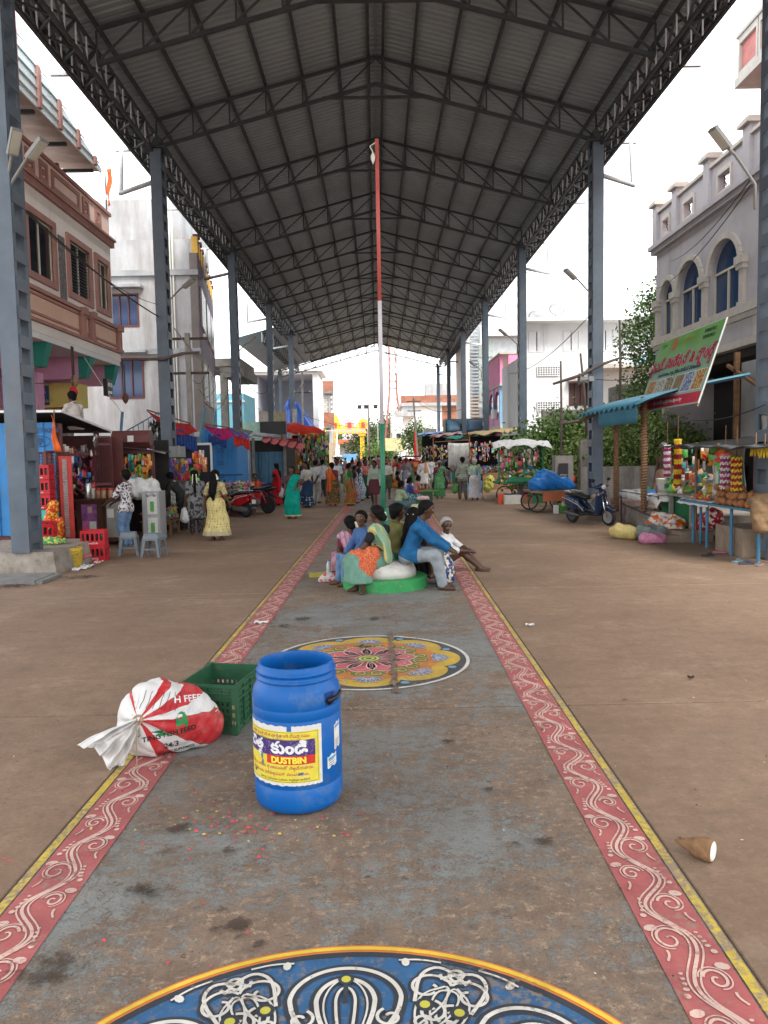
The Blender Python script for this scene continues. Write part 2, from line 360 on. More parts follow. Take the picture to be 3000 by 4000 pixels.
 if face_detail and res < .03:
  for s in (-1, 1):
   e = (hc+rgt*s*.034+fwd*.0865+upv*.018)*k
   MBe = MB(); MBe.lathe([(.0, -.008), (.010, -.005), (.0125, 0), (.010, .005), (0, .008)], 8, e, sx=1.1); MBe.build('eye', EYEW, o, True)
   MBe = MB(); MBe.lathe([(.0, -.007), (.006, -.004), (.0075, 0), (.006, .004), (0, .007)], 8, e+fwd*.0085); MBe.build('pupil', EYED, o, True)
   br = [hc+rgt*s*.016+fwd*.096+upv*.04, hc+rgt*s*.036+fwd*.091+upv*.047, hc+rgt*s*.055+fwd*.078+upv*.04]
   MBe = MB(); MBe.tube(np.array(br)*k, [.003, .0045, .002], 5); MBe.build('eyebrow', hm if hair != 'bald' else HAIR, o)
  mo = [hc+rgt*x*.025+fwd*(.089-.010*x*x)-upv*.055 for x in (-1, -.5, 0, .5, 1)]
  MBe = MB(); MBe.tube(np.array(mo)*k, [.002, .006, .0065, .006, .002], 6); MBe.build('mouth', LIPS, o, True)
 # ------------------ clothes
 up0 = RTm((0, 0, 1))
 def hem(off):           # plane across the torso axis, off metres above the pelvis
  p0 = (pv+up0*off)*k; return lambda X, Y, Z: -((X-p0[0])*up0[0]+(Y-p0[1])*up0[1]+(Z-p0[2])*up0[2])
 fold = lambda a, f: (lambda X, Y, Z: a*np.sin(np.arctan2(Y-pv[1]*k, X-pv[0]*k)*f+Z*5)*np.clip(1.25-Z/(pv[2]*k+.01), .15, 1))
 wrk = lambda X, Y, Z: .0032*np.sin(X*23+Z*41+3*np.sin(Y*11+X*7))+.003*np.sin(Z*33-Y*29+2*np.sin(X*17))
 for g_ in wear:
  kind, m = g_[0], g_[1]; a = g_[2] if len(g_) > 2 else None
  if kind in ('shirt', 'tshirt', 'blouse', 'kurta'):
   fr = {'shirt': a if a is not None else .75, 'tshirt': .75, 'blouse': .55, 'kurta': .8}[kind]; P = list(torso); inf = .016
   for sh, e, w_ in AR:
    P.append((sh, sh+(e-sh)*min(1, fr), .050*b_, .050))
    if fr > 1: P.append((e, e+(w_-e)*(fr-1), .046, .038))
   if kind in ('shirt', 'tshirt') : P += [(hp, hp+(kn-hp)*.3, .105*b_, .10*b_) for hp, kn, an in LG]
   hm_ = {'shirt': -.13, 'tshirt': -.10, 'blouse': .21, 'kurta': -.05}[kind]
   if kind == 'shirt' and len(g_) > 3: hm_ = g_[3]
   if kind == 'kurta':
    P += [(hp, hp+(kn-hp)*1.0, .125, .15) for hp, kn, an in LG]; P.append((pv, (LG[0][1]+LG[1][1])/2, .13, .16))
    c_ = None
    mesh('kurta', P, m, .06, inf, lambda X, Y, Z: (a or .48)*k-Z, lambda X, Y, Z: wrk(X, Y, Z)+fold(.008, 9)(X, Y, Z)); continue
   nk = (J['nk']+RTm((0, 0, -.005)))*k; hc_ = hem(hm_)
   mesh('blouse' if kind == 'blouse' else 'shirt', P, m, .03, inf, hc_, wrk)
   if kind == 'shirt':
    MBc = MB(); cpt = [(J['nk']+RTm((.068*math.cos(t), .062*math.sin(t)-.005, .005+.012*math.cos(t)*0-.02*math.sin(t))))*k for t in np.linspace(0, 2*PI, 13)[:-1]]
    MBc.tube(cpt, .014, 6, closed=True); MBc.build('collar', m, o, True)
  elif kind == 'trousers':
   P = [torso[0], torso[2]]+[q for hp, kn, an in LG for q in ((hp, kn, .098*b_, .072), (kn, kn+(an-kn)*(a or .93), .070, .060))]
   mesh('trousers', P, m, .03, .012, lambda X, Y, Z: Z-(pv[2]+.10)*k, wrk)
  elif kind in ('lungi', 'skirt', 'dhoti'):
   # a = lowest point as a share of the shin (1 = ankle)
   f_ = a if a is not None else 1.; P = [torso[0], torso[2]]; fl = g_[3] if len(g_) > 3 else .0
   E_ = []
   for hp, kn, an in LG:
    en = kn+(an-kn)*f_ if f_ >= 0 else hp+(kn-hp)*(1+f_); E_.append(en)
    P.append((hp, kn if f_ >= 0 else en, .12, .115+fl*.3))
    if f_ > 0: P.append((kn, en, .115+fl*.3, .125+fl))
   if np.linalg.norm(LG[0][1]-LG[1][1]) < .6:
    P.append((pv, (LG[0][1]+LG[1][1])/2, .13, .13+fl*.3))
    if f_ > 0: P.append(((LG[0][1]+LG[1][1])/2, (E_[0]+E_[1])/2, .12+fl*.3, .13+fl))
   zmin = min(e[2] for e in E_)*k
   mesh({'lungi': 'lungi', 'skirt': 'skirt', 'dhoti': 'dhoti'}[kind], P, m, .09, .012, lambda X, Y, Z: np.maximum(Z-(pv[2]+.13)*k, zmin-Z), lambda X, Y, Z: fold(.011, 13)(X, Y, Z)+fold(.008, 7)(X, Y, Z))
  elif kind == 'pallu':
   # cloth band from the right hip across the chest over the left shoulder and down the back
   s = -1 if a != 'right' else 1; sh = (J['sL'] if s < 0 else J['sR']); p0 = (sh+RTm((-s*.04, 0, 0)))*k; hp = (J['hR' if s < 0 else 'hL']+RTm((0, 0, .06)))*k
   ax_ = nrm(p0-hp); sd = nrm(np.cross(ax_, RTm((0, 1, 0)))); wd = .105*k*(g_[3] if len(g_) > 3 else 1.)
   cutb = lambda X, Y, Z: np.abs((X-p0[0])*sd[0]+(Y-p0[1])*sd[1]+(Z-p0[2])*sd[2])-wd
   mesh('pallu', torso, m, .05, .036, lambda X, Y, Z: np.maximum(cutb(X, Y, Z), -(Z-(pv[2]-.06)*k)), lambda X, Y, Z: .005*np.sin(((X-p0[0])*sd[0]+(Z-p0[2])*sd[2])*110))
   t0 = sh+RTm((-s*.02, -.02, .05)); t1 = pv+RTm((s*.09, -.165*b_, .22)); t2 = pv+RTm((s*.10, -.18*b_, -.28)) if pv[2] > .7 else pv+RTm((s*.10, -.17*b_, .02))
   mesh('pallu_end', [(t0, t1, .075, .085, RTm((0, 1, 0)), 2.6), (t1, t2, .085, .11, RTm((0, 1, 0)), 2.8)], m, .04, 0, None, lambda X, Y, Z: .006*np.sin(X*95+Z*7))
  elif kind == 'towel':
   sh = J['sL'] if a != 'right' else J['sR']; s = -1 if a != 'right' else 1
   t0 = sh+RTm((-s*.05, .09, .01)); t1 = pv+RTm((s*.11, .15*b_, .10)); b0 = sh+RTm((-s*.05, -.08, .0)); b1 = pv+RTm((s*.1, -.16*b_, .12)); tp = sh+RTm((-s*.06, 0, .075))
   mesh('shoulder_towel', [(tp, t0, .05, .055, RTm((0, 1, 0)), 1.2), (t0, t1, .055, .07, RTm((0, 1, 0)), 2.4), (tp, b0, .05, .055, RTm((0, 1, 0)), 1.2), (b0, b1, .055, .07, RTm((0, 1, 0)), 2.4)], m, .03, 0, None, lambda X, Y, Z: .006*np.sin(X*110))
  elif kind == 'shawl':
   mesh('shawl', torso+[(sh, e, .062, .058) for sh, e, w_ in AR], m, .07, .032, hem(a if a is not None else .1), lambda X, Y, Z: .007*np.sin(Z*70+X*30))
  elif kind == 'shoes':
   mesh('shoe', fts, m, .02, .008, None, None)
  elif kind == 'flowers':
   mb = MB(); q0 = hc-fwd*.118+upv*.02
   for q in range(26):
    s = -1 if q % 2 else 1; t = (q//2)/12
    c_ = (q0+rgt*s*(.045+.012*t)-upv*(.01+t*(a or .22))-fwd*(.012*math.sin(t*3)))*k
    mb.lathe([(0, -.014), (.012, -.008), (.0165, 0), (.012, .008), (0, .014)], 6, c_)
   mb.build('jasmine_string', m, o, True)
  elif kind == 'flower_knot':
   mesh('jasmine_knot', [(hc-fwd*.11+rgt*.06+upv*.0, hc-fwd*.10+rgt*.085-upv*.085, .030, .040)], m, .02, 0, None, lambda X, Y, Z: .006*np.sin(X*210)*np.sin(Z*200)*np.sin(Y*190), min(res, .011))
  elif kind == 'moustache':
   MBe = MB(); MBe.tube(np.array([hc+rgt*x*.036+fwd*(.093-.014*x*x)-upv*(.038+.012*x*x) for x in (-1, -.5, 0, .5, 1)])*k, [.004, .009, .008, .009, .004], 6); MBe.build('moustache', m, o, True)
  elif kind == 'beard':
   mesh('beard', [(hc+fwd*.045-upv*.05, hc+fwd*.055-upv*.085, .058, .05)], m, .02, .004, hcut(-.9, -.2))
  elif kind == 'cap':
   mesh('head_cloth', [head[0], (hc-fwd*.02, hc-fwd*.02-upv*.01, .09, .085)], m, .03, .02, hcut(.9, .7))
 return o
# ================================================================== lettering
def text_mesh(s, size=1., align='CENTER', bold=0.):
 cu = bpy.data.curves.new('t', 'FONT'); cu.body = s; cu.size = size; cu.align_x = align; cu.align_y = 'BOTTOM_BASELINE'; cu.resolution_u = 3; cu.fill_mode = 'BOTH'; cu.offset = bold*size
 o = bpy.data.objects.new('t', cu); me = o.to_mesh()
 V = np.array([v.co[:] for v in me.vertices]).reshape(-1, 3); F = [list(p.vertices) for p in me.polygons]
 bpy.data.objects.remove(o); bpy.data.curves.remove(cu); return V, F
_GC = {}
def _gl(s, bold):
 if (s, bold) not in _GC: _GC[(s, bold)] = text_mesh(s, 1., 'LEFT', bold)
 return _GC[(s, bold)]
def telugu(s, size=1., bold=0.):
 cl = []; i = 0
 while i < len(s):
  ch = s[i]
  if ch == '\u0c4d' and i+1 < len(s) and '\u0c15' <= s[i+1] <= '\u0c39': cl[-1][1].append(s[i+1]); i += 2; continue
  if '\u0c3e' <= ch <= '\u0c56' and cl and ch != '\u0c4d' or ch == '\u0c4d': cl[-1][0] += ch
  else: cl.append([ch, []])
  i += 1
 V = []; F = []; x = 0.; n = 0
 for b, sub in cl:
  if b == ' ': x += .28; continue
  gv, gf = _gl(b, bold)
  if len(gv) == 0: x += .3; continue
  V.append(gv+np.array([x, 0, 0])); F += [[n+k for k in f] for f in gf]; n += len(gv); w_ = gv[:, 0].max()
  for q, c in enumerate(sub):
   sv, sf = _gl(c, bold); V.append(sv*.55+np.array([x+w_*.45-.1+.12*q, -.42, 0])); F += [[n+k for k in f] for f in sf]; n += len(sv)
  x += w_+.06
 V = np.vstack(V); V[:, 0] -= (V[:, 0].min()+V[:, 0].max())/2; return V*size, F
# ================================================================== ground, slabs, painted lane
def ground_mat(name, kind):
 m, nt, b = base(name, .82, 0, .25)
 n1 = ramp(nt, noise(nt, .55, 6, .65), .32, .68); n2 = ramp(nt, noise(nt, 7, 10, .75), .35, .7)
 brown = mixc(nt, n1, (.200, .131, .086), (.305, .206, .138))
 brown = mixc(nt, math_(nt, 'MULTIPLY', n2, .75), brown, (.165, .106, .072))
 fleck = ramp(nt, noise(nt, 55, 3, .6), .64, .74)
 brown = mixc(nt, math_(nt, 'MULTIPLY', fleck, .5), brown, (.42, .34, .26))
 if kind == 'paint':
  # grey-blue floor paint walked through to dusty concrete
  big = noise(nt, .75, 4, .55); mid = noise(nt, 9, 12, .85); fine = noise(nt, 60, 8, .8)
  pn = math_(nt, 'ADD', math_(nt, 'MULTIPLY', big, .42), math_(nt, 'ADD', math_(nt, 'MULTIPLY', mid, .48), math_(nt, 'MULTIPLY', fine, .24)))
  pf = ramp(nt, pn, .560, .585)
  blue = mixc(nt, ramp(nt, noise(nt, 2.3, 8, .7), .35, .65), (.172, .168, .150), (.215, .240, .240))
  brn = mixc(nt, ramp(nt, noise(nt, 3, 10, .8), .35, .65), (.140, .098, .072), (.26, .19, .138))
  tan = ramp(nt, noise(nt, 17, 12, .85), .535, .575)
  brn = mixc(nt, math_(nt, 'MULTIPLY', tan, .75), brn, (.40, .30, .20))
  c = mixc(nt, math_(nt, 'MULTIPLY', pf, .88), brn, blue)
  # crackle and grime in the paint
  vo = _n(nt, 'ShaderNodeTexVoronoi', feature='DISTANCE_TO_EDGE'); vo.inputs['Scale'].default_value = 9
  mpv = _n(nt, 'ShaderNodeVectorMath', operation='ADD'); nzv = _n(nt, 'ShaderNodeTexNoise'); nzv.inputs['Scale'].default_value = 6; nzv.inputs['Detail'].default_value = 5
  gp = _n(nt, 'ShaderNodeNewGeometry').outputs['Position']; nt.links.new(gp, nzv.inputs['Vector']); sc_ = _n(nt, 'ShaderNodeVectorMath', operation='SCALE'); sc_.inputs['Scale'].default_value = .35
  nt.links.new(nzv.outputs['Color'], sc_.inputs[0]); nt.links.new(gp, mpv.inputs[0]); nt.links.new(sc_.outputs[0], mpv.inputs[1]); nt.links.new(mpv.outputs[0], vo.inputs['Vector'])
  crk = math_(nt, 'MULTIPLY', math_(nt, 'LESS_THAN', vo.outputs['Distance'], .018), ramp(nt, noise(nt, 1.1, 3), .5, .62))
  c = mixc(nt, math_(nt, 'MULTIPLY', crk, .75), c, (.06, .047, .038))
  c = mixc(nt, math_(nt, 'MULTIPLY', ramp(nt, noise(nt, 7, 12, .85, stretch=(1, 1.5, 1)), .545, .60), .6), c, (.105, .080, .062))
  spot = ramp(nt, noise(nt, 4.6, 6, .65), .66, .70)
  c = mixc(nt, math_(nt, 'MULTIPLY', spot, .8), c, (.055, .038, .028))
  c = mixc(nt, math_(nt, 'MULTIPLY', ramp(nt, noise(nt, 75, 6, .8), .55, .60), .7), c, (.075, .058, .047))
  h = math_(nt, 'ADD', math_(nt, 'MULTIPLY', pf, .5), noise(nt, 18, 10, .75)); bump(nt, b, h, .55, .012)
 else:
  c = brown
  spot = ramp(nt, noise(nt, 1.3, 4, .6), .74, .78)
  c = mixc(nt, math_(nt, 'MULTIPLY', spot, .45), c, (.10, .072, .055))
  grey = ramp(nt, noise(nt, .23, 4, .6), .52, .72)
  c = mixc(nt, math_(nt, 'MULTIPLY', grey, .35), c, (.26, .21, .165))
  c = mixc(nt, math_(nt, 'MULTIPLY', ramp(nt, noise(nt, 30, 10, .85, stretch=(1, 1.6, 1)), .535, .60), .6), c, (.115, .080, .058))
  c = mixc(nt, math_(nt, 'MULTIPLY', ramp(nt, noise(nt, 13, 12, .88), .545, .60), .4), c, (.35, .265, .195))
  bump(nt, b, noise(nt, 22, 9, .75), .6, .012)
 str_ = ramp(nt, noise(nt, 1.6, 10, .8, stretch=(1, 3.2, 1)), .5, .72)
 c = mixc(nt, math_(nt, 'MULTIPLY', str_, .38), c, (.10, .072, .055)); c = mixc(nt, math_(nt, 'MULTIPLY', ramp(nt, noise(nt, 1.1, 8, .75), .56, .68), .3), c, (.38, .30, .23))
 nt.links.new(c, b.inputs['Base Color']); return m
MGND = ground_mat('dusty_concrete', 'brown'); MLANE = ground_mat('worn_floor_paint', 'paint')
MJOINT = M('joint_dirt', (.035, .026, .020), .95, .3, 8)
g = MB(); g.add([(-600, -60, -.035), (600, -60, -.035), (600, 1500, -.035), (-600, 1500, -.035)], [(0, 1, 2, 3)])
ground = g.build('ground', M('far_earth', (.27, .19, .135), .9, .3, .6)); tag(ground, kind='structure')
road = thing('market_road', '', None, kind='structure')
SDR = .0183
def sx(s, y): return s+SDR*y
def slab_poly(x0, x1, y0, y1, mat, sl0=True, sl1=True, name='road_slab', par=road):
 z = 0.; b = .006; mb = MB()
 X = lambda x, y, sl: x+SDR*y if sl else x
 V = []
 for (zz, ins) in ((-.05, 0), (-b, 0), (z, b)):
  V += [(X(x0, y0, sl0)+ins, y0+ins, zz), (X(x1, y0, sl1)-ins, y0+ins, zz), (X(x1, y1, sl1)-ins, y1-ins, zz), (X(x0, y1, sl0)+ins, y1-ins, zz)]
 F = [(8, 9, 10, 11)]+[(k*4+i, k*4+(i+1) % 4, k*4+4+(i+1) % 4, k*4+4+i) for k in range(2) for i in range(4)]
 mb.add(V, F); return mb.build(name, mat, par)
js = [-9.4+5.05*k for k in range(20)]
for k in range(len(js)-1):
 y0, y1 = js[k]+.014, js[k+1]-.014
 for (a, b_, s0, s1) in ((-15, -7.2, False, False), (-7.184, -1.772, False, True), (1.318, 7.4, True, False), (7.416, 15, False, False)):
  slab_poly(a, b_, y0, y1, MGND, s0, s1)
 slab_poly(-1.767, 1.313, y0, y1, MLANE, name='painted_slab')
# dirt in the joints, just under the slab tops
g = MB()
for y in js: g.add([(-15, y-.02, -.02), (15, y-.02, -.02), (15, y+.02, -.02), (-15, y+.02, -.02)], [(0, 1, 2, 3)])
g.build('joint_filling', MJOINT, road)
# earthen road beyond the slabs
g = MB(); g.add([(-15, js[-1], -.004), (15, js[-1], -.004), (15, 420, -.004), (-15, 420, -.004)], [(0, 1, 2, 3)])
tag(g.build('far_road', M('far_road_dust', (.42, .29, .19), .9, .2, .3)), kind='structure')
def paint(name, col, wear=.5, under=(.25, .185, .14), tone=.2):
 if name in MATS: return MATS[name]
 m, nt, b = base(name, .75, 0, .3)
 c = mixc(nt, ramp(nt, noise(nt, 5, 5), .3, .7), tuple(x*(1-tone) for x in col), tuple(min(1, x*(1+tone)) for x in col))
 wf = ramp(nt, math_(nt, 'ADD', math_(nt, 'MULTIPLY', noise(nt, 30, 8, .75), .65), math_(nt, 'MULTIPLY', noise(nt, 2.1, 5, .6), .35)), .66-wear*.26, .74-wear*.24)
 c = mixc(nt, wf, c, under); nt.links.new(c, b.inputs['Base Color']); bump(nt, b, noise(nt, 40, 8, .7), .3, .006); MATS[name] = m; return m
PR = paint('red_border_paint', (.35, .098, .095), .46); PY = paint('yellow_line_paint', (.50, .37, .05), .78)
PW = paint('cream_scroll_paint', (.55, .39, .33), .52, (.30, .11, .10))
lane = thing('painted_lane', '', None, kind='structure')
def strip(x0, x1, y0, y1, z, mat, name, n=1):
 mb = MB()
 mb.grid(1, n, lambda a, b: (sx(x0+(x1-x0)*a, y0+(y1-y0)*b), y0+(y1-y0)*b, z)); return mb.build(name, mat, lane)
LO, RO = -1.767, 1.3121
for (s, sg) in ((LO, 1), (RO, -1)):
 a, b_ = sorted((s+sg*.065, s+sg*.325)); strip(a, b_, -6, 86, .004, PR, 'red_border')
 a, b_ = sorted((s+sg*.012, s+sg*.055)); strip(a, b_, -6, 80, .004, PY, 'yellow_line')
def ribbon(mb, pts, wd, z):
 P = np.asarray(pts, float); n = len(P); W = np.broadcast_to(np.asarray(wd, float), (n,))
 T = np.gradient(P, axis=0); T /= np.linalg.norm(T, axis=1, keepdims=True)+1e-9; N = np.stack([-T[:, 1], T[:, 0]], 1)
 A = P+N*W[:, None]/2; B = P-N*W[:, None]/2
 V = [(p[0], p[1], z) for p in A]+[(p[0], p[1], z) for p in B]
 mb.add(V, [(n+i, n+i+1, i+1, i) for i in range(n-1)])
def blob(mb, c, r, z, n=10, sx_=1., ang=0.):
 V = []
 for k in range(n):
  a = 2*PI*k/n; x, y = r*sx_*math.cos(a), r*math.sin(a); V.append((c[0]+x*math.cos(ang)-y*math.sin(ang), c[1]+x*math.sin(ang)+y*math.cos(ang), z))
 mb.add(V, [tuple(range(n))])
def ring(mb, c, r0, r1, z, n=48):
 V = [(c[0]+r*math.cos(2*PI*k/n), c[1]+r*math.sin(2*PI*k/n), z) for r in (r0, r1) for k in range(n)]
 mb.add(V, [(k, (k+1) % n, n+(k+1) % n, n+k)[::-1] for k in range(n)])
PER = .48
for (s, sg, ph) in ((LO+.195, 1, 0), (RO-.195, -1, .11)):
 mb = MB()
 for k in range(-2, 52):
  y0 = k*PER+ph
  t = np.linspace(0, 1, 25); cy = y0+t*PER; lod = 1 if cy[0] < 14 else 0
  for off, wd in ((0, .015), (.022, .008), (-.02, .008)):
   cx = sg*(.055*np.sin(2*PI*t)*(1+.3*np.sin(PI*t)*math.sin(k*2.3))+off); ribbon(mb, np.stack([sx(s, cy)+cx, cy+off*.5], 1), wd, .0072+off*.01)
  for half in (0, 1):
   d = (1 if half == 0 else -1)*sg; yc = y0+(.25+.5*half)*PER
   a = np.linspace(0, 2.6*PI, 26); rr = (.053+.011*math.sin(k*3.7+half*2))*(1-a/(3.1*PI)); c0 = sx(s, yc)-d*.045
   px = c0+d*rr*np.cos(a+.3); py = yc+.03+rr*np.sin(a+.3)*1.25
   ribbon(mb, np.stack([px, py], 1), np.linspace(.013, .009, 26), .0078)
   ribbon(mb, np.stack([px+d*.018*np.cos(a), py+.018*np.sin(a)], 1)[:15], .006, .0079)
   if lod:
    blob(mb, (c0-d*.05, yc+.105), .021, .0076, 8, 1.4, .3*d); blob(mb, (sx(s, yc)+d*.098, yc-.05), .014, .0076, 7)
    for q in range(4): blob(mb, (sx(s, yc)+d*(.088-.004*q), yc-.015+.028*q), .010-.001*q, .0076, 6, 1.3)
    ribbon(mb, np.stack([c0-d*.055+d*.02*np.sin(t[:9]*6), yc-.10+t[:9]*.19], 1), .010, .0077)
 tag(mb.build('scroll_pattern', PW, lane), kind='stuff')
# ---- mandalas
def sect(c, r, a): return (c[0]+r*math.cos(a), c[1]+r*math.sin(a))
def poly2(mb, P, z): mb.add([(x, y, z) for x, y in P], [tuple(range(len(P)))])
def petal_pts(c, a, r0, r1, w, n=9, tip=.55):
 L = []; Rr = []
 for i in range(n+1):
  t = i/n; r = r0+(r1-r0)*t; h = w*(math.sin(PI*min(1, t**tip))**.75 if t < 1 else 0)+.012*(1-t)
  for S, sg in ((L, 1), (Rr, -1)):
   S.append((c[0]+r*math.cos(a)-sg*h*math.sin(a), c[1]+r*math.sin(a)+sg*h*math.cos(a)))
 return L+Rr[::-1]
def flower_mandala(c, rad, cols, wear, name='floor_mandala', full=True):
 o = thing(name, '', None, kind='structure')
 k = rad/.95; P_ = lambda n, col: paint('mandala_'+n+('%.1f' % wear), col, wear)
 mb = MB(); ring(mb, c, .918*k, .95*k, .006, 64); mb.build('white_rim', P_('white', (.55, .53, .48)), o)
 mb = MB(); blob(mb, c, .918*k, .0055, 64); mb.build('dark_disc', P_('dark', cols[0]), o)
 mb = MB(); V = []
 for i in range(128):
  a = 2*PI*i/128; V.append(sect(c, k*(.74+.125*abs(math.cos(4*a))**.6), a))
 poly2(mb, V, .0075); mb.build('scalloped_field', P_('yellow', cols[1]), o)
 mb = MB(); V = []
 for i in range(128):
  a = 2*PI*i/128; V.append(sect(c, k*(.60+.09*abs(math.cos(4*a))**.6), a))
 poly2(mb, V, .009); mb.build('orange_field', P_('orange', cols[2]), o)
 if not full:
  for i in range(8):
   mb = MB(); poly2(mb, petal_pts(c, i*PI/4, .05*k, .42*k, .11*k), .0105); mb.build('petal', P_('pink', cols[3]), o)
  return o
 for i in range(8):
  a = i*PI/4
  mb = MB(); p0 = sect(c, .60*k, a)
  for q in range(-3, 4): poly2(mb, petal_pts(p0, a+q*.42, .01, (.185-.012*abs(q))*k, .019*k, 6, 1.), .0105+.0004*(3-abs(q)))
  mb.build('lotus_flower', P_('blue', (.13, .18, .34)), o)
  mb = MB()
  for q in range(-3, 4):
   pp = np.array(petal_pts(p0, a+q*.42, .03, (.178-.012*abs(q))*k, .015*k, 6, 1.)); ribbon(mb, pp, .006, .0125)
  mb.build('lotus_outline', P_('white', 0), o)
  for sgn in (-1, 1):
   mb = MB(); t = np.linspace(0, 2.3*PI, 22); r = .085*k*(1-t/(3*PI)); cc = sect(c, .50*k, a+sgn*.17)
   pts = np.stack([cc[0]+r*np.cos(sgn*t+a+PI/2*sgn), cc[1]+r*np.sin(sgn*t+a+PI/2*sgn)], 1)
   ribbon(mb, pts, .05*k, .0105); mb.build('curled_leaf', P_('green', (.11, .16, .065)), o)
   mb = MB(); ribbon(mb, pts[2:], .010*k, .0125); mb.build('leaf_vein', P_('lime', (.50, .50, .13)), o)
  for rr_, aa in ((.83, PI/8), (.50, PI/8), (.63, PI/8)):
   mb = MB(); q = sect(c, rr_*k, a+aa)
   if rr_ == .83: poly2(mb, petal_pts(q, a+aa+PI, -.03, .05, .035, 6, 1.), .0078); mb.build('blue_drop', P_('drop', (.14, .30, .42)), o)
   else: ring(mb, q, .018, .038, .0108, 12); mb.build('orange_curl', P_('curl', (.60, .22, .05)), o)
 for i in range(10):
  a = i*PI/5+.1; pp = petal_pts(c, a, .06*k, .46*k, .128*k, 11, 1.25)
  mb = MB(); poly2(mb, pp, .012); mb.build('petal', P_('pink', cols[3]), o)
  mb = MB(); ribbon(mb, np.array(pp[1:-1]), .014*k, .0135); pq = petal_pts(c, a, .09*k, .39*k, .085*k, 11, 1.25); ribbon(mb, np.array(pq[1:-1]), .006*k, .0136)
  mb.build('petal_outline', P_('rose', (.62, .40, .38)), o)
  mb = MB()
  for q in (-1, 0, 1): ribbon(mb, np.array([sect(c, .13*k, a+q*.10), sect(c, (.27-.03*abs(q))*k, a+q*.07)]), .008*k, .0138)
  mb.build('petal_vein', P_('maroon', (.25, .04, .055)), o)
 for r0, r1, z, n, col in ((.0, .115, .0145, 'green', (.11, .16, .065)), (.075, .098, .0155, 'lime', (.5, .5, .13)), (.03, .055, .0157, 'lime', 0)):
  mb = MB(); ring(mb, c, r0*k, r1*k, z, 32); mb.build('flower_heart', P_(n, col), o)
 return o
flower_mandala((-.11, 7.15), .95, [(.062, .064, .068), (.46, .31, .05), (.43, .17, .05), (.45, .11, .12)], .52)
flower_mandala((.03, 12.35), .97, [(.08, .08, .08), (.42, .22, .06), (.44, .15, .05), (.15, .2, .08)], .5, full=False)
flower_mandala((.10, 17.9), .97, [(.20, .15, .12), (.40, .13, .12), (.42, .16, .14), (.45, .2, .2)], .62, full=False)
flower_mandala((.20, 23.2), .97, [(.20, .15, .12), (.34, .2, .12), (.36, .18, .12), (.40, .22, .18)], .7, full=False)
# trench scar across the mandala
mb = MB(); n = 40; t = np.linspace(0, 1, n)
ribbon(mb, np.stack([.115+.012*np.sin(t*37)+.006*np.sin(t*91), 6.1+t*2.1], 1), .045+.018*np.sin(t*53), .0175)
mb.build('trench_scar', M('scar_earth', (.16, .115, .085), .95, .5, 12, bmp=.8), lane)
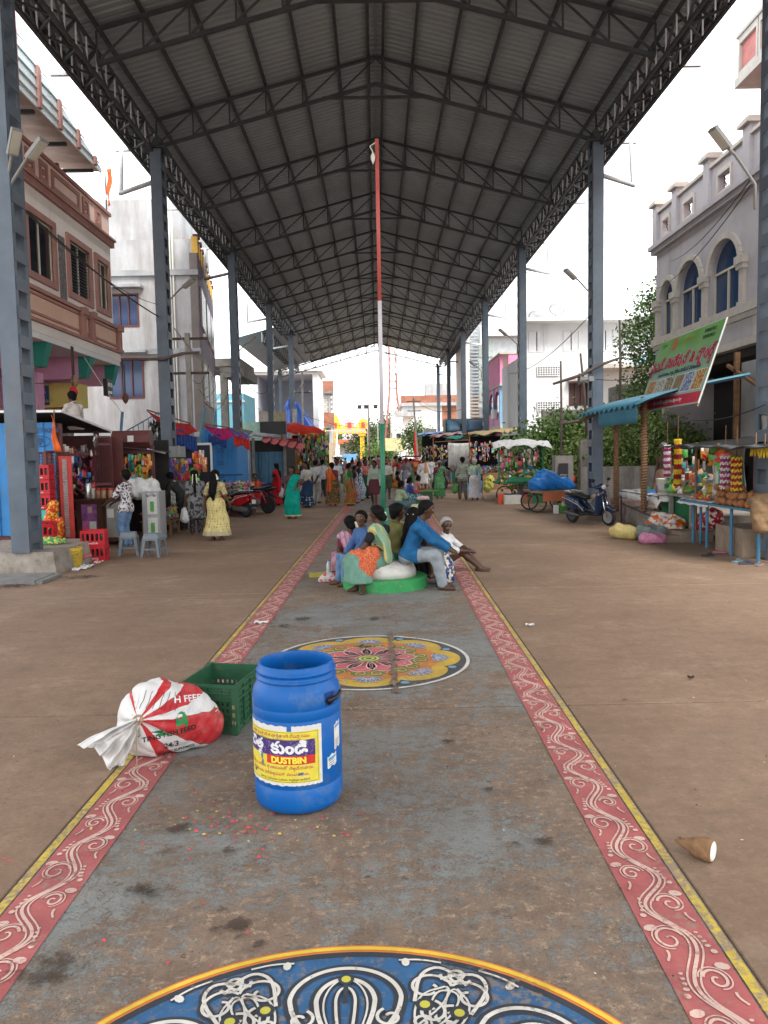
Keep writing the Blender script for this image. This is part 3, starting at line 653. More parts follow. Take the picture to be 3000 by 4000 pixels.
# near mandala: blue ground, white scrolls, orange and yellow rim
c0 = (-.13, 1.72); r0_ = 1.19
o = thing('floor_mandala', '', None, kind='structure')
bp = lambda n, col, wr=.35: paint('near_'+n, col, wr, (.19, .155, .125))
mb = MB(); blob(mb, c0, 1.12, .0055, 96); mb.build('blue_disc', bp('blue', (.030, .100, .215), .62), o)
mb = MB(); ring(mb, c0, 1.12, 1.15, .006, 96); mb.build('dark_ring', bp('dark', (.035, .04, .05)), o)
mb = MB(); ring(mb, c0, 1.15, 1.19, .006, 96); mb.build('orange_rim', bp('orange', (.56, .17, .04)), o)
mb = MB(); ring(mb, c0, 1.160, 1.180, .008, 96); mb.build('yellow_rim', bp('yellow', (.62, .43, .05)), o)
for i in range(8):
 a0 = PI/2+i*PI/4+.02; ca, sa = math.cos(a0), math.sin(a0)
 L = lambda P: np.array([(c0[0]+(.0+x)*-sa*1.0+(y)*ca, c0[1]+x*ca+y*sa) for x, y in P])   # x sideways, y outwards
 dk = MB(); wh = MB(); ye = MB(); zc = [.0072+.0011*(i % 2)]
 def stroke(pts, wd, ww):
  pts = np.array(pts, float)
  for _ in range(2): A_, B_ = pts[:-1]*.75+pts[1:]*.25, pts[:-1]*.25+pts[1:]*.75; pts = np.vstack([pts[:1], np.stack([A_, B_], 1).reshape(-1, 2), pts[-1:]])
  zc[0] += .00008; ribbon(dk, L(pts), wd, zc[0]); ribbon(wh, L(pts), ww, zc[0]+.0024)
 t = np.linspace(0, PI, 22)
 for q, (w_, h_) in enumerate(((.20, .17), (.105, .12), (.035, .075))):
  pts = [(w_*math.cos(u)*(1 if u > 0 else 1), .88+h_*math.sin(u)+(0 if q == 0 else -.01)) for u in t]
  tail = [(-w_*.9, .80), (-w_*.55, .70)]; pts = [(w_*.55, .70), (w_*.9, .80)]+pts+tail
  stroke(pts, .050 if q < 2 else .03, .017 if q < 2 else .011)
 for sgn in (-1, 1):
  t2 = np.linspace(0, 2.2*PI, 30)
  for (xc, yc, rr, rot) in ((.30, .93, .085, 0), (.36, .78, .06, 1.2), (.155, .79, .05, 2.), (.40, .99, .05, 3.), (.265, .76, .035, .5)):
   r = rr*(1-t2/(3.0*PI)); pts = np.stack([sgn*(xc+r*np.cos(t2+rot)), yc+r*np.sin(t2+rot)*.9], 1)
   stroke(pts, .034, .012)
  pts = [(sgn*x, y) for x, y in ((.245, .86), (.27, 1.0), (.34, 1.045), (.40, 1.0), (.44, .93))]; stroke(pts, .036, .014)
  for q in range(3): stroke([(sgn*(.25+.05*q), .70), (sgn*(.235+.055*q), .80+.02*q), (sgn*(.27+.06*q), .90+.015*q), (sgn*(.36+.03*q), .93-.03*q)], .022, .008)
  stroke([(sgn*.20, 1.085), (sgn*.28, 1.085), (sgn*.36, 1.06)], .022, .009); stroke([(sgn*.05, .72), (sgn*.085, .85), (sgn*.06, .95), (0, 1.0)], .018, .007)
  blob(wh, L([(sgn*.225, 1.07)])[0], .016, .0122, 8, 1.5, a0)
  q = L([(sgn*.28, .84)])[0]; blob(dk, q, .034, .0126, 12); blob(ye, q, .019, .0130, 10)
 q = L([(0, .985)])[0]; blob(dk, q, .03, .0127, 12); blob(ye, q, .018, .0131, 10)
 ribbon(dk, L([(0, .86), (0, .96)]), .018, .0124)
 dk.build('dark_outline', bp('dark', 0), o); wh.build('white_scroll', bp('white', (.55, .53, .48), .5), o); ye.build('yellow_eye', bp('olive', (.45, .42, .06)), o)
ring_in = MB(); ring(ring_in, c0, .60, .64, .0096, 64); ring_in.build('inner_ring', bp('white', 0), o)
# ================================================================== the big steel shed
MSTEEL = M('shed_steel', (.100, .132, .168), .5, .25, 1.6, (.16, .13, .11), .18, bmp=.05, spec=.45, streak=True)
MDARK = M('truss_steel', (.045, .050, .056), .6, .25, 3)
MSHEET = M('roof_sheet', (.26, .31, .34), .5, .16, .5, metal=.2)
MGALV = M('galvanised_pipe', (.52, .54, .55), .5, .15, 3)
XL, XR, RX, RZ, EZ, SL = -6.03, 6.40, .12, 13.05, 10.65, .262
YC = [-6., 3.3, 13.2, 22.5, 33.74, 44.97, 56.2, 67.45, 78.7]
shed = thing('market_shed', 'long open steel shed with grey corrugated gable roof over the market road', 'shed', (0, 22.5, 0))
def S(mb, name, mat, parent=None, smooth=False): return mb.build(name, mat, parent or shed, smooth, world=True)
def column(X, Y, ztop=10.55, z0=0.0):
 c = S(MB().bx(X-.15, X+.15, Y-.27, Y-.235, z0, ztop).bx(X-.15, X+.15, Y+.235, Y+.27, z0, ztop)
  .bx(X-.15, X-.125, Y-.235, Y-.16, z0, ztop).bx(X+.125, X+.15, Y-.235, Y-.16, z0, ztop)
  .bx(X-.15, X-.125, Y+.16, Y+.235, z0, ztop).bx(X+.125, X+.15, Y+.16, Y+.235, z0, ztop), 'column', MSTEEL)
 return c
BAT = None
def battens(c, X, Y, z0, ztop):
 global BAT
 k = 0; z = z0+.25
 while z < ztop-.3:
  for sx_ in (-1, 1):
   if BAT is None:
    BAT = MB().box((0, 0, 0), (.012, .46, .21)).build('batten_plate', MSTEEL, c); b = BAT
    b.location = WM[c.name].inverted() @ Vector((X+sx_*.157, Y, z))
   else: inst(BAT, c, WM[c.name].inverted() @ Matrix.Translation((X+sx_*.157, Y, z)))
  z += .47
base_mat = M('cast_plinth', (.30, .265, .225), .9, .3, 3, (.15, .12, .09), .35, bmp=.4)
for i, Y in enumerate(YC):
 for X in (XL, XR):
  if X == XL and Y > 60: continue
  z0 = .38 if abs(Y-13.2) < .1 and X == XL else 0.
  Xn = 6.78 if X > 0 and abs(Y-13.2) < .1 else X
  c = column(Xn, Y, z0=z0)
  if 0 < Y < 46: battens(c, Xn, Y, z0, 10.5)
  if Y > 0:
   mb = MB(); mb.bx(X-.33, X+.33, Y-.36, Y+.36, 10.55, 10.60); S(mb, 'cap_plate', MDARK)
   mb = MB()
   for q in range(8): mb.bar((X+.03*math.sin(q), Y-.32+.08*q, 10.6), (X-.12*(1 if X > 0 else -1), Y-.3+.08*q, 10.85), .10, .16)
   S(mb, 'saddle', MDARK)
colE = column(-9.6, 78.7)
# trusses
TR = []
for a, b_ in zip(YC[:-1], YC[1:]): TR += [a, (a+b_)/2]
TR += [YC[-1]]
HALF = (XR-XL)/2; RXc = (XR+XL)/2
def zt(x): return RZ-abs(x-RXc)*SL                 # top chord
DEP = .74
xs = [RXc+k*HALF/6 for k in range(-6, 7)]
proto = {}
def member(t, key, a, b_, w, h, name):
 if key not in proto:
  mb = MB(); mb.bar(a, b_, w, h); o = mb.build(name, MDARK, t); proto[key] = o; return o
 return inst(proto[key], t, Matrix())
for Y in TR:
 if Y < 0: continue
 t = MB(); 
 t.bar((xs[0], 0, zt(xs[0])), (RXc, 0, RZ), .085, .08); t.bar((RXc, 0, RZ), (xs[-1], 0, zt(xs[-1])), .085, .08)
 t.bar((xs[0], 0, zt(xs[0])-DEP), (RXc, 0, RZ-DEP), .10, .08); t.bar((RXc, 0, RZ-DEP), (xs[-1], 0, zt(xs[-1])-DEP), .10, .08)
 if 'truss' not in proto: proto['truss'] = t.build('roof_truss', MDARK, shed); T = proto['truss']
 else: T = bpy.data.objects.new('roof_truss', proto['truss'].data); link(T, shed)
 T.location = (0, Y-22.5, 0)
 far = Y > 60
 for k, x in enumerate(xs):
  if k == 6: member(T, 'vc', (x-.18, 0, zt(x)-.05), (x-.18, 0, zt(x)-DEP-.25), .05, .05, 'post'); member(T, 'vc2', (x+.18, 0, zt(x)-.05), (x+.18, 0, zt(x)-DEP-.25), .05, .05, 'post')
  else: member(T, 'v%d' % k, (x, 0, zt(x)-.04), (x, 0, zt(x)-DEP+.04), .04, .04, 'post')
  if k < 6: member(T, 'd%d' % k, (xs[k], 0, zt(xs[k])-DEP+.05), (xs[k+1], 0, zt(xs[k+1])-.05), .04, .04, 'diagonal')
  if k > 6: member(T, 'd%d' % k, (xs[k], 0, zt(xs[k])-DEP+.05), (xs[k-1], 0, zt(xs[k-1])-.05), .04, .04, 'diagonal')
 member(T, 'tie', (RXc-1.5, 0, RZ-DEP-.36), (RXc+1.5, 0, RZ-DEP-.36), .09, .06, 'collar_tie')
# purlins
OV = 1.12
for k in range(-7, 8):
 for off in ((-.2, .2) if k == 0 else (0,)):
  x = RXc+k*HALF/6+off if abs(k) < 7 else RXc+math.copysign(HALF+OV-.1, k)
  mb = MB(); mb.bx(x-.035, x+.035, -8, 80, zt(x)+.055, zt(x)+.155); S(mb, 'purlin', MDARK)
# corrugated sheets, one bay at a time
def sheet(y0, y1, sgn, dz=0.):
 mb = MB(); P = []; y = y0; pit = .235
 while y < y1-1e-6:
  for d, h in ((0, 0), (.125, 0), (.15, .042), (.205, .042)): 
   if y+d < y1: P.append((y+d, h))
  y += pit
 P.append((y1, 0)); x0, x1 = RXc+sgn*.02, RXc+sgn*(HALF+OV); A = [(x0, yy, zt(x0)+.165+dz+h) for yy, h in P]; B = [(x1, yy, zt(x1)+.165+dz+h) for yy, h in P]; n = len(P)
 mb.add(A+B, [(i, i+1, n+i+1, n+i) if sgn < 0 else (n+i, n+i+1, i+1, i) for i in range(n-1)]); return mb
for q_, (a, b_) in enumerate(zip([-8]+TR[1:], TR[1:]+[79.6])):
 if b_-a < .1: continue
 for sgn in (-1, 1): S(sheet(a-.02, b_+.02, sgn, .004*(q_ % 2)), 'roof_sheet', MSHEET)
mb = MB(); mb.bar((RXc-.13, -8, RZ+.20), (RXc-.13, 79.6, RZ+.20), .30, .02, (.26, 0, 1)); mb.bar((RXc+.13, -8, RZ+.2), (RXc+.13, 79.6, RZ+.2), .3, .02, (-.26, 0, 1)); S(mb, 'ridge_cap', MSHEET)
# eave lattice girders
def lattice(X, y0, y1, z0, z1, wd, step, name='eave_girder'):
 g_ = MB()
 for xx in (-wd/2, wd/2):
  for z in (z0, z1): g_.bar((X+xx, y0, z), (X+xx, y1, z), .07, .07)
 g_ = S(g_, name, MDARK)
 n = int((y1-y0)/step); A = MB(); B = MB()
 for i in range(n):
  ya = y0+i*step; yb = ya+step
  for xx in (-wd/2, wd/2):
   A.bar((X+xx, ya, z0), (X+xx, ya, z1), .03, .03); B.bar((X+xx, ya, z0) if i % 2 else (X+xx, ya, z1), (X+xx, yb, z1) if i % 2 else (X+xx, yb, z0), .045, .045)
  for z in (z0, z1): B.bar((X-wd/2, ya, z) if i % 2 else (X+wd/2, ya, z), (X+wd/2, yb, z) if i % 2 else (X-wd/2, yb, z), .04, .04)
 tag(S(A, 'lacing_posts', MGALV, g_), kind='stuff'); tag(S(B, 'lacing', MDARK, g_), kind='stuff')
for i, (a, b_) in enumerate(zip(YC[:-1], YC[1:])):
 for X in (XL, XR):
  if X == XL and a > 55: continue
  lattice(X+(.35 if X > 0 else -.35), a+.02, b_-.02, 10.50, 11.08, .55, .60)
lattice(-7.9, 57, 78.6, 10.2, 10.9, .6, .6)
mb = MB(); mb.bar((-9.8, 78.7, 10.35), (RXc, 78.7, RZ), .1, .1); mb.bar((-9.8, 78.7, 9.7), (RXc, 78.7, RZ-DEP), .08, .08)
for k in range(11):
 x = -9.8+k*.9; z = 10.35+(RZ-10.35)*(x+9.8)/(RXc+9.8); mb.bar((x, 78.7, z), (x, 78.7, z-.66), .05); mb.bar((x, 78.7, z-.66), (x+.9, 78.7, z+.24), .05)
S(mb, 'end_truss', MDARK)
mb = MB(); mb.add([(-10.4, 57, 10.45), (-7.0, 57, zt(-7.)+.16), (-7.0, 79.6, zt(-7.)+.16), (-10.4, 79.6, 10.45)], [(0, 1, 2, 3)]); S(mb, 'roof_sheet', MSHEET)
# gutters, outlet arms and downpipes
for sgn, X in ((-1, XL), (1, XR)):
 xe = RXc+sgn*(HALF+OV); ze = zt(xe)+.05
 mb = MB(); ye = 79.6 if sgn > 0 else 57
 mb.add([(xe-.10, -8, ze-.02), (xe+.10, -8, ze-.02), (xe+.12, -8, ze+.12), (xe-.12, -8, ze+.12), (xe-.10, ye, ze-.02), (xe+.10, ye, ze-.02), (xe+.12, ye, ze+.12), (xe-.12, ye, ze+.12)], [(0, 1, 5, 4), (1, 2, 6, 5), (3, 0, 4, 7), (0, 3, 2, 1), (4, 5, 6, 7)])
 S(mb, 'gutter', MDARK)
 for q, Y in enumerate(TR):
  if Y < 8 or (sgn < 0 and Y > 57): continue
  mb = MB(); mb.bx(min(xe, xe+sgn*.55), max(xe, xe+sgn*.55), Y+1.5, Y+1.6, ze+.0, ze+.07); S(mb, 'gutter_arm', MGALV)
 for Y in YC:
  if Y < 20 or (sgn < 0 and Y > 57): continue
  mb = MB(); xo = xe+sgn*.33
  mb.tube([(xo, Y+1.4, ze-.02), (xo, Y+1.2, ze-1.3), (xo-sgn*.03, Y+1.0, ze-1.42), (X+sgn*.2, Y+.2, ze-1.38)], .065, 8); S(mb, 'downpipe', MGALV, smooth=True)
# plinth under the first column on the sweet-stall side
mb = MB(); mb.add([(-7.4, 12.85, 0), (-5.45, 12.95, 0), (-5.45, 15.2, 0), (-7.4, 15.2, 0), (-7.4, 12.9, .38), (-5.52, 13.0, .38), (-5.52, 15.15, .38), (-7.4, 15.15, .38)], [(0, 1, 5, 4), (1, 2, 6, 5), (2, 3, 7, 6), (3, 0, 4, 7), (4, 5, 6, 7)])
tag(mb.build('column_plinth', base_mat), 'low cast concrete plinth under the laced column beside the yellow bucket', 'plinth')
mb = MB(); mb.box((-6.35, 12.35, .03), (1.9, .85, .06), .03); mb.bx(-5.42, -5.28, 11.98, 12.75, 0, .05)
tag(mb.build('stone_slab', M('grey_stone', (.19, .185, .18), .85, .3, 4, bmp=.3)), 'flat grey stone drain slab lying in front of the concrete plinth', 'slab')
# ================================================================== buildings on the left side
MGLASS = glassy('dark_window_glass', (.012, .016, .024), .08); MBLUEG = glassy('blue_window_glass', (.015, .045, .12), .12)
def D(*a): return np.array(a, float)
def part(mb, name, mat, parent, smooth=False): return mb.build(name, mat, parent, smooth, world=True)
def wall_x(mb, X, y0, y1, z0, z1, holes=(), t=.2, sgn=1):
 ys = sorted({y0, y1, *[h[0] for h in holes], *[h[1] for h in holes]})
 for a, b in zip(ys[:-1], ys[1:]):
  hs = sorted([(h[2], h[3]) for h in holes if h[0] < (a+b)/2 < h[1]]); z = z0
  for h0, h1 in hs+[(z1, z1)]:
   if h0 > z+1e-4: mb.bx(X-sgn*t, X, a, b, z, h0)
   z = h1
def wall_y(mb, Y, x0, x1, z0, z1, holes=(), t=.2):
 xs = sorted({x0, x1, *[h[0] for h in holes], *[h[1] for h in holes]})
 for a, b in zip(xs[:-1], xs[1:]):
  hs = sorted([(h[2], h[3]) for h in holes if h[0] < (a+b)/2 < h[1]]); z = z0
  for h0, h1 in hs+[(z1, z1)]:
   if h0 > z+1e-4: mb.bx(a, b, Y, Y+t, z, h0)
   z = h1
def window_x(par, X, y0, y1, z0, z1, sgn, fm, gm, t=.14, proud=.05, mull=(.5,), trans=(), frm=None, grill=0):
 f = MB(); o = D(X+sgn*.0, y0 if sgn < 0 else y1, z0); ex = D(0, 1, 0) if sgn < 0 else D(0, -1, 0)
 # outward normal = ex x ez : (0,1,0)x(0,0,1) = (1,0,0); for sgn<0 we extrude backwards
 wd, h = y1-y0, z1-z0
 for (a0, a1, b0, b1) in ((-t, 0, -t, h+t), (wd, wd+t, -t, h+t), (0, wd, -t, 0), (0, wd, h, h+t)):
  f.bx(min(X-sgn*.1, X+sgn*proud), max(X-sgn*.1, X+sgn*proud), y0+a0, y0+a1, z0+b0, z0+b1)
 w_ = part(f, 'window', fm, par)
 s = MB(); fr = .045
 for (a0, a1, b0, b1) in [(0, fr, 0, h), (wd-fr, wd, 0, h), (fr, wd-fr, 0, fr), (fr, wd-fr, h-fr, h)]+[(wd*q-fr/2, wd*q+fr/2, fr, h-fr) for q in mull]+[(fr, wd-fr, h*q-fr/2, h*q+fr/2) for q in trans]:
  s.bx(min(X-sgn*.02, X-sgn*.07), max(X-sgn*.02, X-sgn*.07), y0+a0, y0+a1, z0+b0, z0+b1)
 part(s, 'frame', frm or MATS['sash_cream'], w_)
 qs = [0, *mull, 1]
 for a, b in zip(qs[:-1], qs[1:]):
  part(MB().bx(X-sgn*.06, X-sgn*.05, y0+wd*a+.02, y0+wd*b-.02, z0+.02, z1-.02), 'pane', gm, w_)
 if grill:
  g_ = MB()
  for q in range(grill):
   z = z0+h*(q+.5)/grill; g_.bx(min(X-sgn*.01, X-sgn*.02), max(X-sgn*.01, X-sgn*.02), y0+.05, y1-.05, z-.008, z+.008)
  tag(part(g_, 'grille', MATS['iron_black'], w_), kind='stuff')
 return w_
def window_y(par, Y, x0, x1, z0, z1, fm, gm, t=.06, mull=(.5,), frm=None, proud=.03, trans=()):
 f = MB(); wd, h = x1-x0, z1-z0
 for (a0, a1, b0, b1) in ((-t, 0, -t, h+t), (wd, wd+t, -t, h+t), (0, wd, -t, 0), (0, wd, h, h+t)): f.bx(x0+a0, x0+a1, Y-proud, Y+.1, z0+b0, z0+b1)
 w_ = part(f, 'window', fm, par); s = MB(); fr = .05
 for q in mull: s.bx(x0+wd*q-fr/2, x0+wd*q+fr/2, Y+.0, Y+.06, z0, z1)
 for q in trans: s.bx(x0, x1, Y+.001, Y+.058, z0+h*q-fr/2, z0+h*q+fr/2)
 if mull or trans: part(s, 'frame', frm or fm, w_)
 qs = [0, *mull, 1]
 for a, b in zip(qs[:-1], qs[1:]): part(MB().bx(x0+wd*a+.005, x0+wd*b-.005, Y+.07, Y+.08, z0+.005, z1-.005), 'pane', gm, w_)
 return w_
M('sash_cream', (.55, .52, .42), .6, .1); M('iron_black', (.02, .02, .022), .5, .2)
# ---------------------------------------------------------------- terracotta-trimmed house with the shop below
X1 = -8.5
WALL1 = M('beige_plaster', (.78, .74, .69), .85, .06, 1.2, (.5, .46, .42), .05, bmp=.1, streak=True); TRIM1 = M('terracotta_trim', (.36, .19, .16), .75, .15, 3)
PANEL1 = M('peach_panel', (.74, .50, .38), .8, .08, 2); PINK1 = M('pink_plaster', (.58, .29, .42), .8, .08, 2); YEL1 = M('yellow_plaster', (.72, .60, .18), .8, .08, 2)
WHT = M('white_plaster', (.72, .72, .71), .8, .08, 1.5); TEAL = M('teal_bracket', (.02, .22, .17), .6, .15)
b1 = thing('shop_house', 'beige plastered house with terracotta window surrounds above a pink and yellow shop', 'house', (X1, 22, 0))
wy = [(19.45, 20.95), (22.05, 23.55), (24.2, 25.1)]
mb = MB(); wall_x(mb, X1, 17.2, 25.55, 6.15, 8.75, [(a, b, 6.62, 8.05) for a, b in wy]); mb.bx(-15, X1-.2, 25.35, 25.55, 6.15, 8.75); part(mb, 'wall', WALL1, b1)
for i, (a, b) in enumerate(wy): window_x(b1, X1, a, b, 6.62, 8.05, 1, TRIM1, MGLASS, t=.17, proud=.07, grill=16 if i == 1 else 0)
mb = MB(); mb.bx(X1-.25, X1+.10, 17.2, 25.7, 8.75, 8.93); mb.bx(X1-.2, X1+.16, 17.2, 25.72, 8.93, 9.0); part(mb, 'cornice', TRIM1, b1)
mb = MB(); mb.bx(X1-.15, X1, 17.2, 25.55, 9.0, 9.72); mb.bx(-15, X1-.15, 25.4, 25.55, 9.0, 9.72); part(mb, 'parapet', M('salmon_plaster', (.78, .60, .52), .8, .08, 2), b1)
mb = MB(); mb.bx(X1-.2, X1+.07, 17.2, 25.62, 9.72, 9.82); part(mb, 'coping', TRIM1, b1)
for yc in (18.2, 19.0, 19.8, 20.6, 23.5, 24.5): 
 mb = MB(); 
 for (a0, a1, c0_, c1_) in ((-.24, -.13, 9.1, 9.62), (.13, .24, 9.1, 9.62), (-.13, .13, 9.1, 9.21), (-.13, .13, 9.51, 9.62)): mb.bx(X1-.01, X1+.045, yc+a0, yc+a1, c0_, c1_)
 mb.bx(X1-.01, X1+.035, yc-.05, yc+.05, 9.29, 9.43); part(mb, 'square_moulding', TRIM1, b1)
mb = MB()
for (a0, a1, c0_, c1_) in ((21.1, 21.22, 9.1, 9.62), (22.9, 23.02, 9.1, 9.62), (21.22, 22.9, 9.1, 9.21), (21.22, 22.9, 9.51, 9.62)): mb.bx(X1-.01, X1+.045, a0, a1, c0_, c1_)
part(mb, 'long_moulding', TRIM1, b1)
# balcony apron under the windows
mb = MB(); mb.bx(X1-.1, X1+.10, 17.2, 25.6, 5.42, 6.12); part(mb, 'apron', PANEL1, b1)
for z0, z1, p in ((6.12, 6.22, .20), (6.02, 6.07, .14), (5.55, 5.61, .14), (5.34, 5.42, .24)):
 part(MB().bx(X1-.1, X1+p, 17.2, 25.6+p*.1, z0, z1), 'moulding', TRIM1, b1)
mb = MB(); mb.bx(X1-.1, X1+.16, 17.2, 25.64, 5.10, 5.34); part(mb, 'fascia', WALL1, b1)
for yc in (22.45, 23.15, 25.55):
 mb = MB(); mb.bx(X1+.05, X1+.24, yc-.10, yc+.10, 5.47, 6.05); mb.bx(X1+.05, X1+.30, yc-.15, yc+.15, 6.05, 6.25); mb.bx(X1+.05, X1+.27, yc-.13, yc+.13, 5.40, 5.47); part(mb, 'pilaster', TRIM1, b1)
part(MB().bx(X1-.05, X1+.03, 21.35, 21.75, 6.3, 8.0), 'stone_panel', M('slate_cladding', (.16, .15, .15), .7, .6, 9, bmp=.8, bscale=14), b1)
mb = MB(); mb.bx(-15, X1+.14, 17.2, 25.6, 4.95, 5.10); part(mb, 'ceiling_slab', WHT, b1)
for yc in (17.6, 20.2, 23.2, 25.4):
 mb = MB(); mb.bx(-15, X1-.25, yc-.14, yc+.14, 4.3, 4.95); part(mb, 'beam', PINK1, b1)
 mb = MB(); mb.prism([(0, 0), (.38, 0), (.20, -.62), (0, -.62)], (X1-.25, yc+.16, 4.95), (1, 0, 0), (0, 0, 1), .32); part(mb, 'bracket', TEAL, b1)
for yc in (17.6, 21.2): part(MB().bx(X1-1.2, X1-.6, yc-.2, yc+.2, 0, 4.3), 'pillar', PINK1, b1)
mb = MB(); mb.bx(-15, -10.6, 17.2, 25.4, 0, 4.3); part(mb, 'back_wall', PINK1, b1)
mb = MB(); mb.bx(-13, X1-1.4, 24.9, 25.1, 0, 4.3); mb.bx(-12, X1-.7, 24.0, 24.9, 3.55, 4.28); part(mb, 'side_wall', YEL1, b1)
mb = MB(); mb.bx(-11.4, X1-1.55, 23.93, 24.0, 3.62, 4.2); sg = part(mb, 'sign_board', M('sign_blue', (.03, .07, .22), .6, .15), b1)
mb = MB(); mb.bx(X1-1.4, X1-1.2, 24.4, 24.9, 1.9, 3.3); mb.bx(-11, X1-1.9, 24.4, 24.88, 2.3, 2.5); part(mb, 'door_frame', M('grey_wood', (.24, .22, .2), .8, .2), b1)
mb = MB(); mb.tube([(X1-.7, 20.6, 4.95), (X1-.7, 20.6, 4.0)], .02); mb.lathe([(0, 3.9), (.12, 3.92), (.12, 4.02), (0, 4.04)], 10, (X1-.7, 20.6, 0))
for q in range(3):
 a = q*2*PI/3+.4; mb.bar((X1-.7+.1*math.cos(a), 20.6+.1*math.sin(a), 3.97), (X1-.7+.6*math.cos(a), 20.6+.6*math.sin(a), 3.96), .12, .012)
tag(part(mb, 'ceiling_fan', M('fan_brown', (.08, .05, .05), .5), None), 'brown ceiling fan hanging under the pink shop beams', 'fan')
# pink upper terrace block and the sheet roof over it
mb = MB(); mb.bx(-15, X1-.1, 14.8, 19.2, 9.0, 9.1); mb.bx(-12.5, -8.2, 12, 18.9, 11.1, 15.5); part(mb, 'terrace_wall', M('pale_pink_plaster', (.74, .52, .50), .8, .08), b1)
mb = MB(); mb.slab(2, 30, lambda a, b: (-12.5+4.6*a, 14+9.2*b, 10.75-.45*a+.03*(int(b*30) % 2)), .02); part(mb, 'terrace_roof', M('terrace_sheet', (.40, .33, .30), .6, .2), b1)
mb = MB(); mb.prism([(14, 10.25), (23.2, 10.25), (23.25, 10.36), (17.6, 11.5), (14, 12.2)], (-7.9, 0, 0), (0, 1, 0), (0, 0, 1), .04); [mb.bar((-7.84, 14, 10.45+.25*q), (-7.84, 23.0-1.15*q, 10.45+.25*q), .03) for q in range(6)]; part(mb, 'roof_valance', M('pale_blue_sheet', (.60, .70, .74), .5, .08), b1)
for q in range(5):
 part(MB().bx(-7.85, -7.78, 17.7+1.2*q, 17.85+1.2*q, 10.25, 11.45-.24*q), 'valance_post', TRIM1, b1)
for q in range(4): part(MB().bx(-12, -7.95, 17.0+1.9*q, 17.1+1.9*q, 10.12, 10.2), 'rafter', M('iron_black', 0), b1)
for q in (18.4, 22.5): part(MB().bx(-8.95, -8.85, q, q+.1, 9.1, 10.3), 'roof_post', M('iron_black', 0), b1)
mb = MB(); mb.tube([(X1, 25.4, 9.75), (X1, 25.4, 11.1)], .02, 6); fl_ = part(mb, 'flag_pole', M('iron_black', 0), None); tag(fl_, 'thin pole with an orange pennant on the corner of the terrace', 'flag')
mb = MB(); mb.slab(8, 8, lambda a, b: (X1+.05+.22*a*(1-.6*b)+.03*math.sin(9*b+4*a), 25.4-.1*a+.05*math.sin(7*b), 11.15-1.15*b), .006); mb.build('pennant', cloth('orange_flag', (.75, .12, .03)), fl_, True)
# hanging charms
for (y, z, col, nm) in ((20.9, 3.75, (.55, .02, .03), 'red'), (21.0, 4.05, (.25, .17, .1), 'brown'), (25.2, 3.9, (.2, .1, .07), 'maroon')):
 mb = MB(); mb.tube([(X1+.4, y, 4.95), (X1+.4, y, z+.1)], .02, 6); o_ = mb.build('hanging_charm', M('rope_dark', (.09, .06, .05), .9)); tag(o_, nm+' hanging charm on a cord under the balcony slab', 'charm')
 mb = MB(); mb.lathe([(0, -.22), (.07, -.14), (.12, -.02), (.08, .1), (0, .16)], 12, (X1+.4, y, z)); mb.build('pouch', M('charm_'+nm, col, .7), o_, True)
mb = MB(); mb.box((X1+.5, 23.3, 4.05), (.12, .45, .5)); o_ = mb.build('demon_mask', M('mask_black', (.02, .02, .02), .5)); tag(o_, 'square black face charm with white eyes under the balcony', 'charm')
mb = MB(); [mb.lathe([(.07, -.01), (.07, .01)], 10, (X1+.57, 23.3+s*.1, 4.13), ax=[[0, 1, 0], [0, 0, 1], [1, 0, 0]]) for s in (-1, 1)]; mb.bx(X1+.56, X1+.575, 23.15, 23.45, 3.87, 3.95); mb.build('face_paint', WHT, o_)
# ---------------------------------------------------------------- grey cement building, purple street side
CEM = M('stained_cement', (.40, .41, .42), .88, .20, .8, (.25, .235, .22), .48, bmp=.12, streak=True); CEMD = M('cement_band', (.33, .345, .36), .88, .2, 1, (.2, .19, .18), .3)
PUR = M('purple_tile', (.105, .060, .105), .55, .2, 2); PURG = M('grey_tile', (.19, .17, .155), .6, .2, 2); STAR = M('star_blue', (.16, .27, .33), .6)
b2 = thing('cement_building', 'stained grey cement building with blue-glazed windows and a purple street side', 'building', (-9, 32, 0))
XE = -7.15; YF = 32.
mb = MB(); wall_y(mb, YF, -15, XE, 0, 10.75, [(-10.75, -9.65, 7.35, 8.55), (-10.85, -9.55, 4.45, 5.95)]); part(mb, 'wall', CEM, b2)
for (x0, x1, z0, z1) in ((-10.75, -9.65, 7.35, 8.55), (-10.85, -9.55, 4.45, 5.95)):
 window_y(b2, YF, x0, x1, z0, z1, M('window_maroon', (.12, .035, .03), .6), MBLUEG, t=.07, mull=(.34, .67))
 part(MB().bx(x0-.25, x1+.3, YF-.45, YF, z1+.25, z1+.36), 'sunshade', CEMD, b2)
for z in (2.75, 6.15, 9.3): part(MB().bx(-15, XE+.05, YF-.14, YF, z, z+.22), 'floor_band', CEMD, b2)
mb = MB(); mb.bx(-15, -8.1, YF+.8, YF+1.0, 10.75, 12.6); mb.bx(-8.1, -7.9, YF+.8, 38, 10.75, 12.6); part(mb, 'stair_tower', CEM, b2)
for q in range(3): part(MB().tube([(-8.35+.12*q, YF-.06, 2.6), (-8.35+.12*q, YF-.06, 12.4)], .035, 6), 'drain_pipe', M('pvc_white', (.66, .65, .58), .5, .1), b2)
A = D(XE, YF, 0); Bv = D(-8.75, 42.6, 0); ev = nrm(Bv-A); LN = np.linalg.norm(Bv-A); nv = D(ev[1], -ev[0], 0)
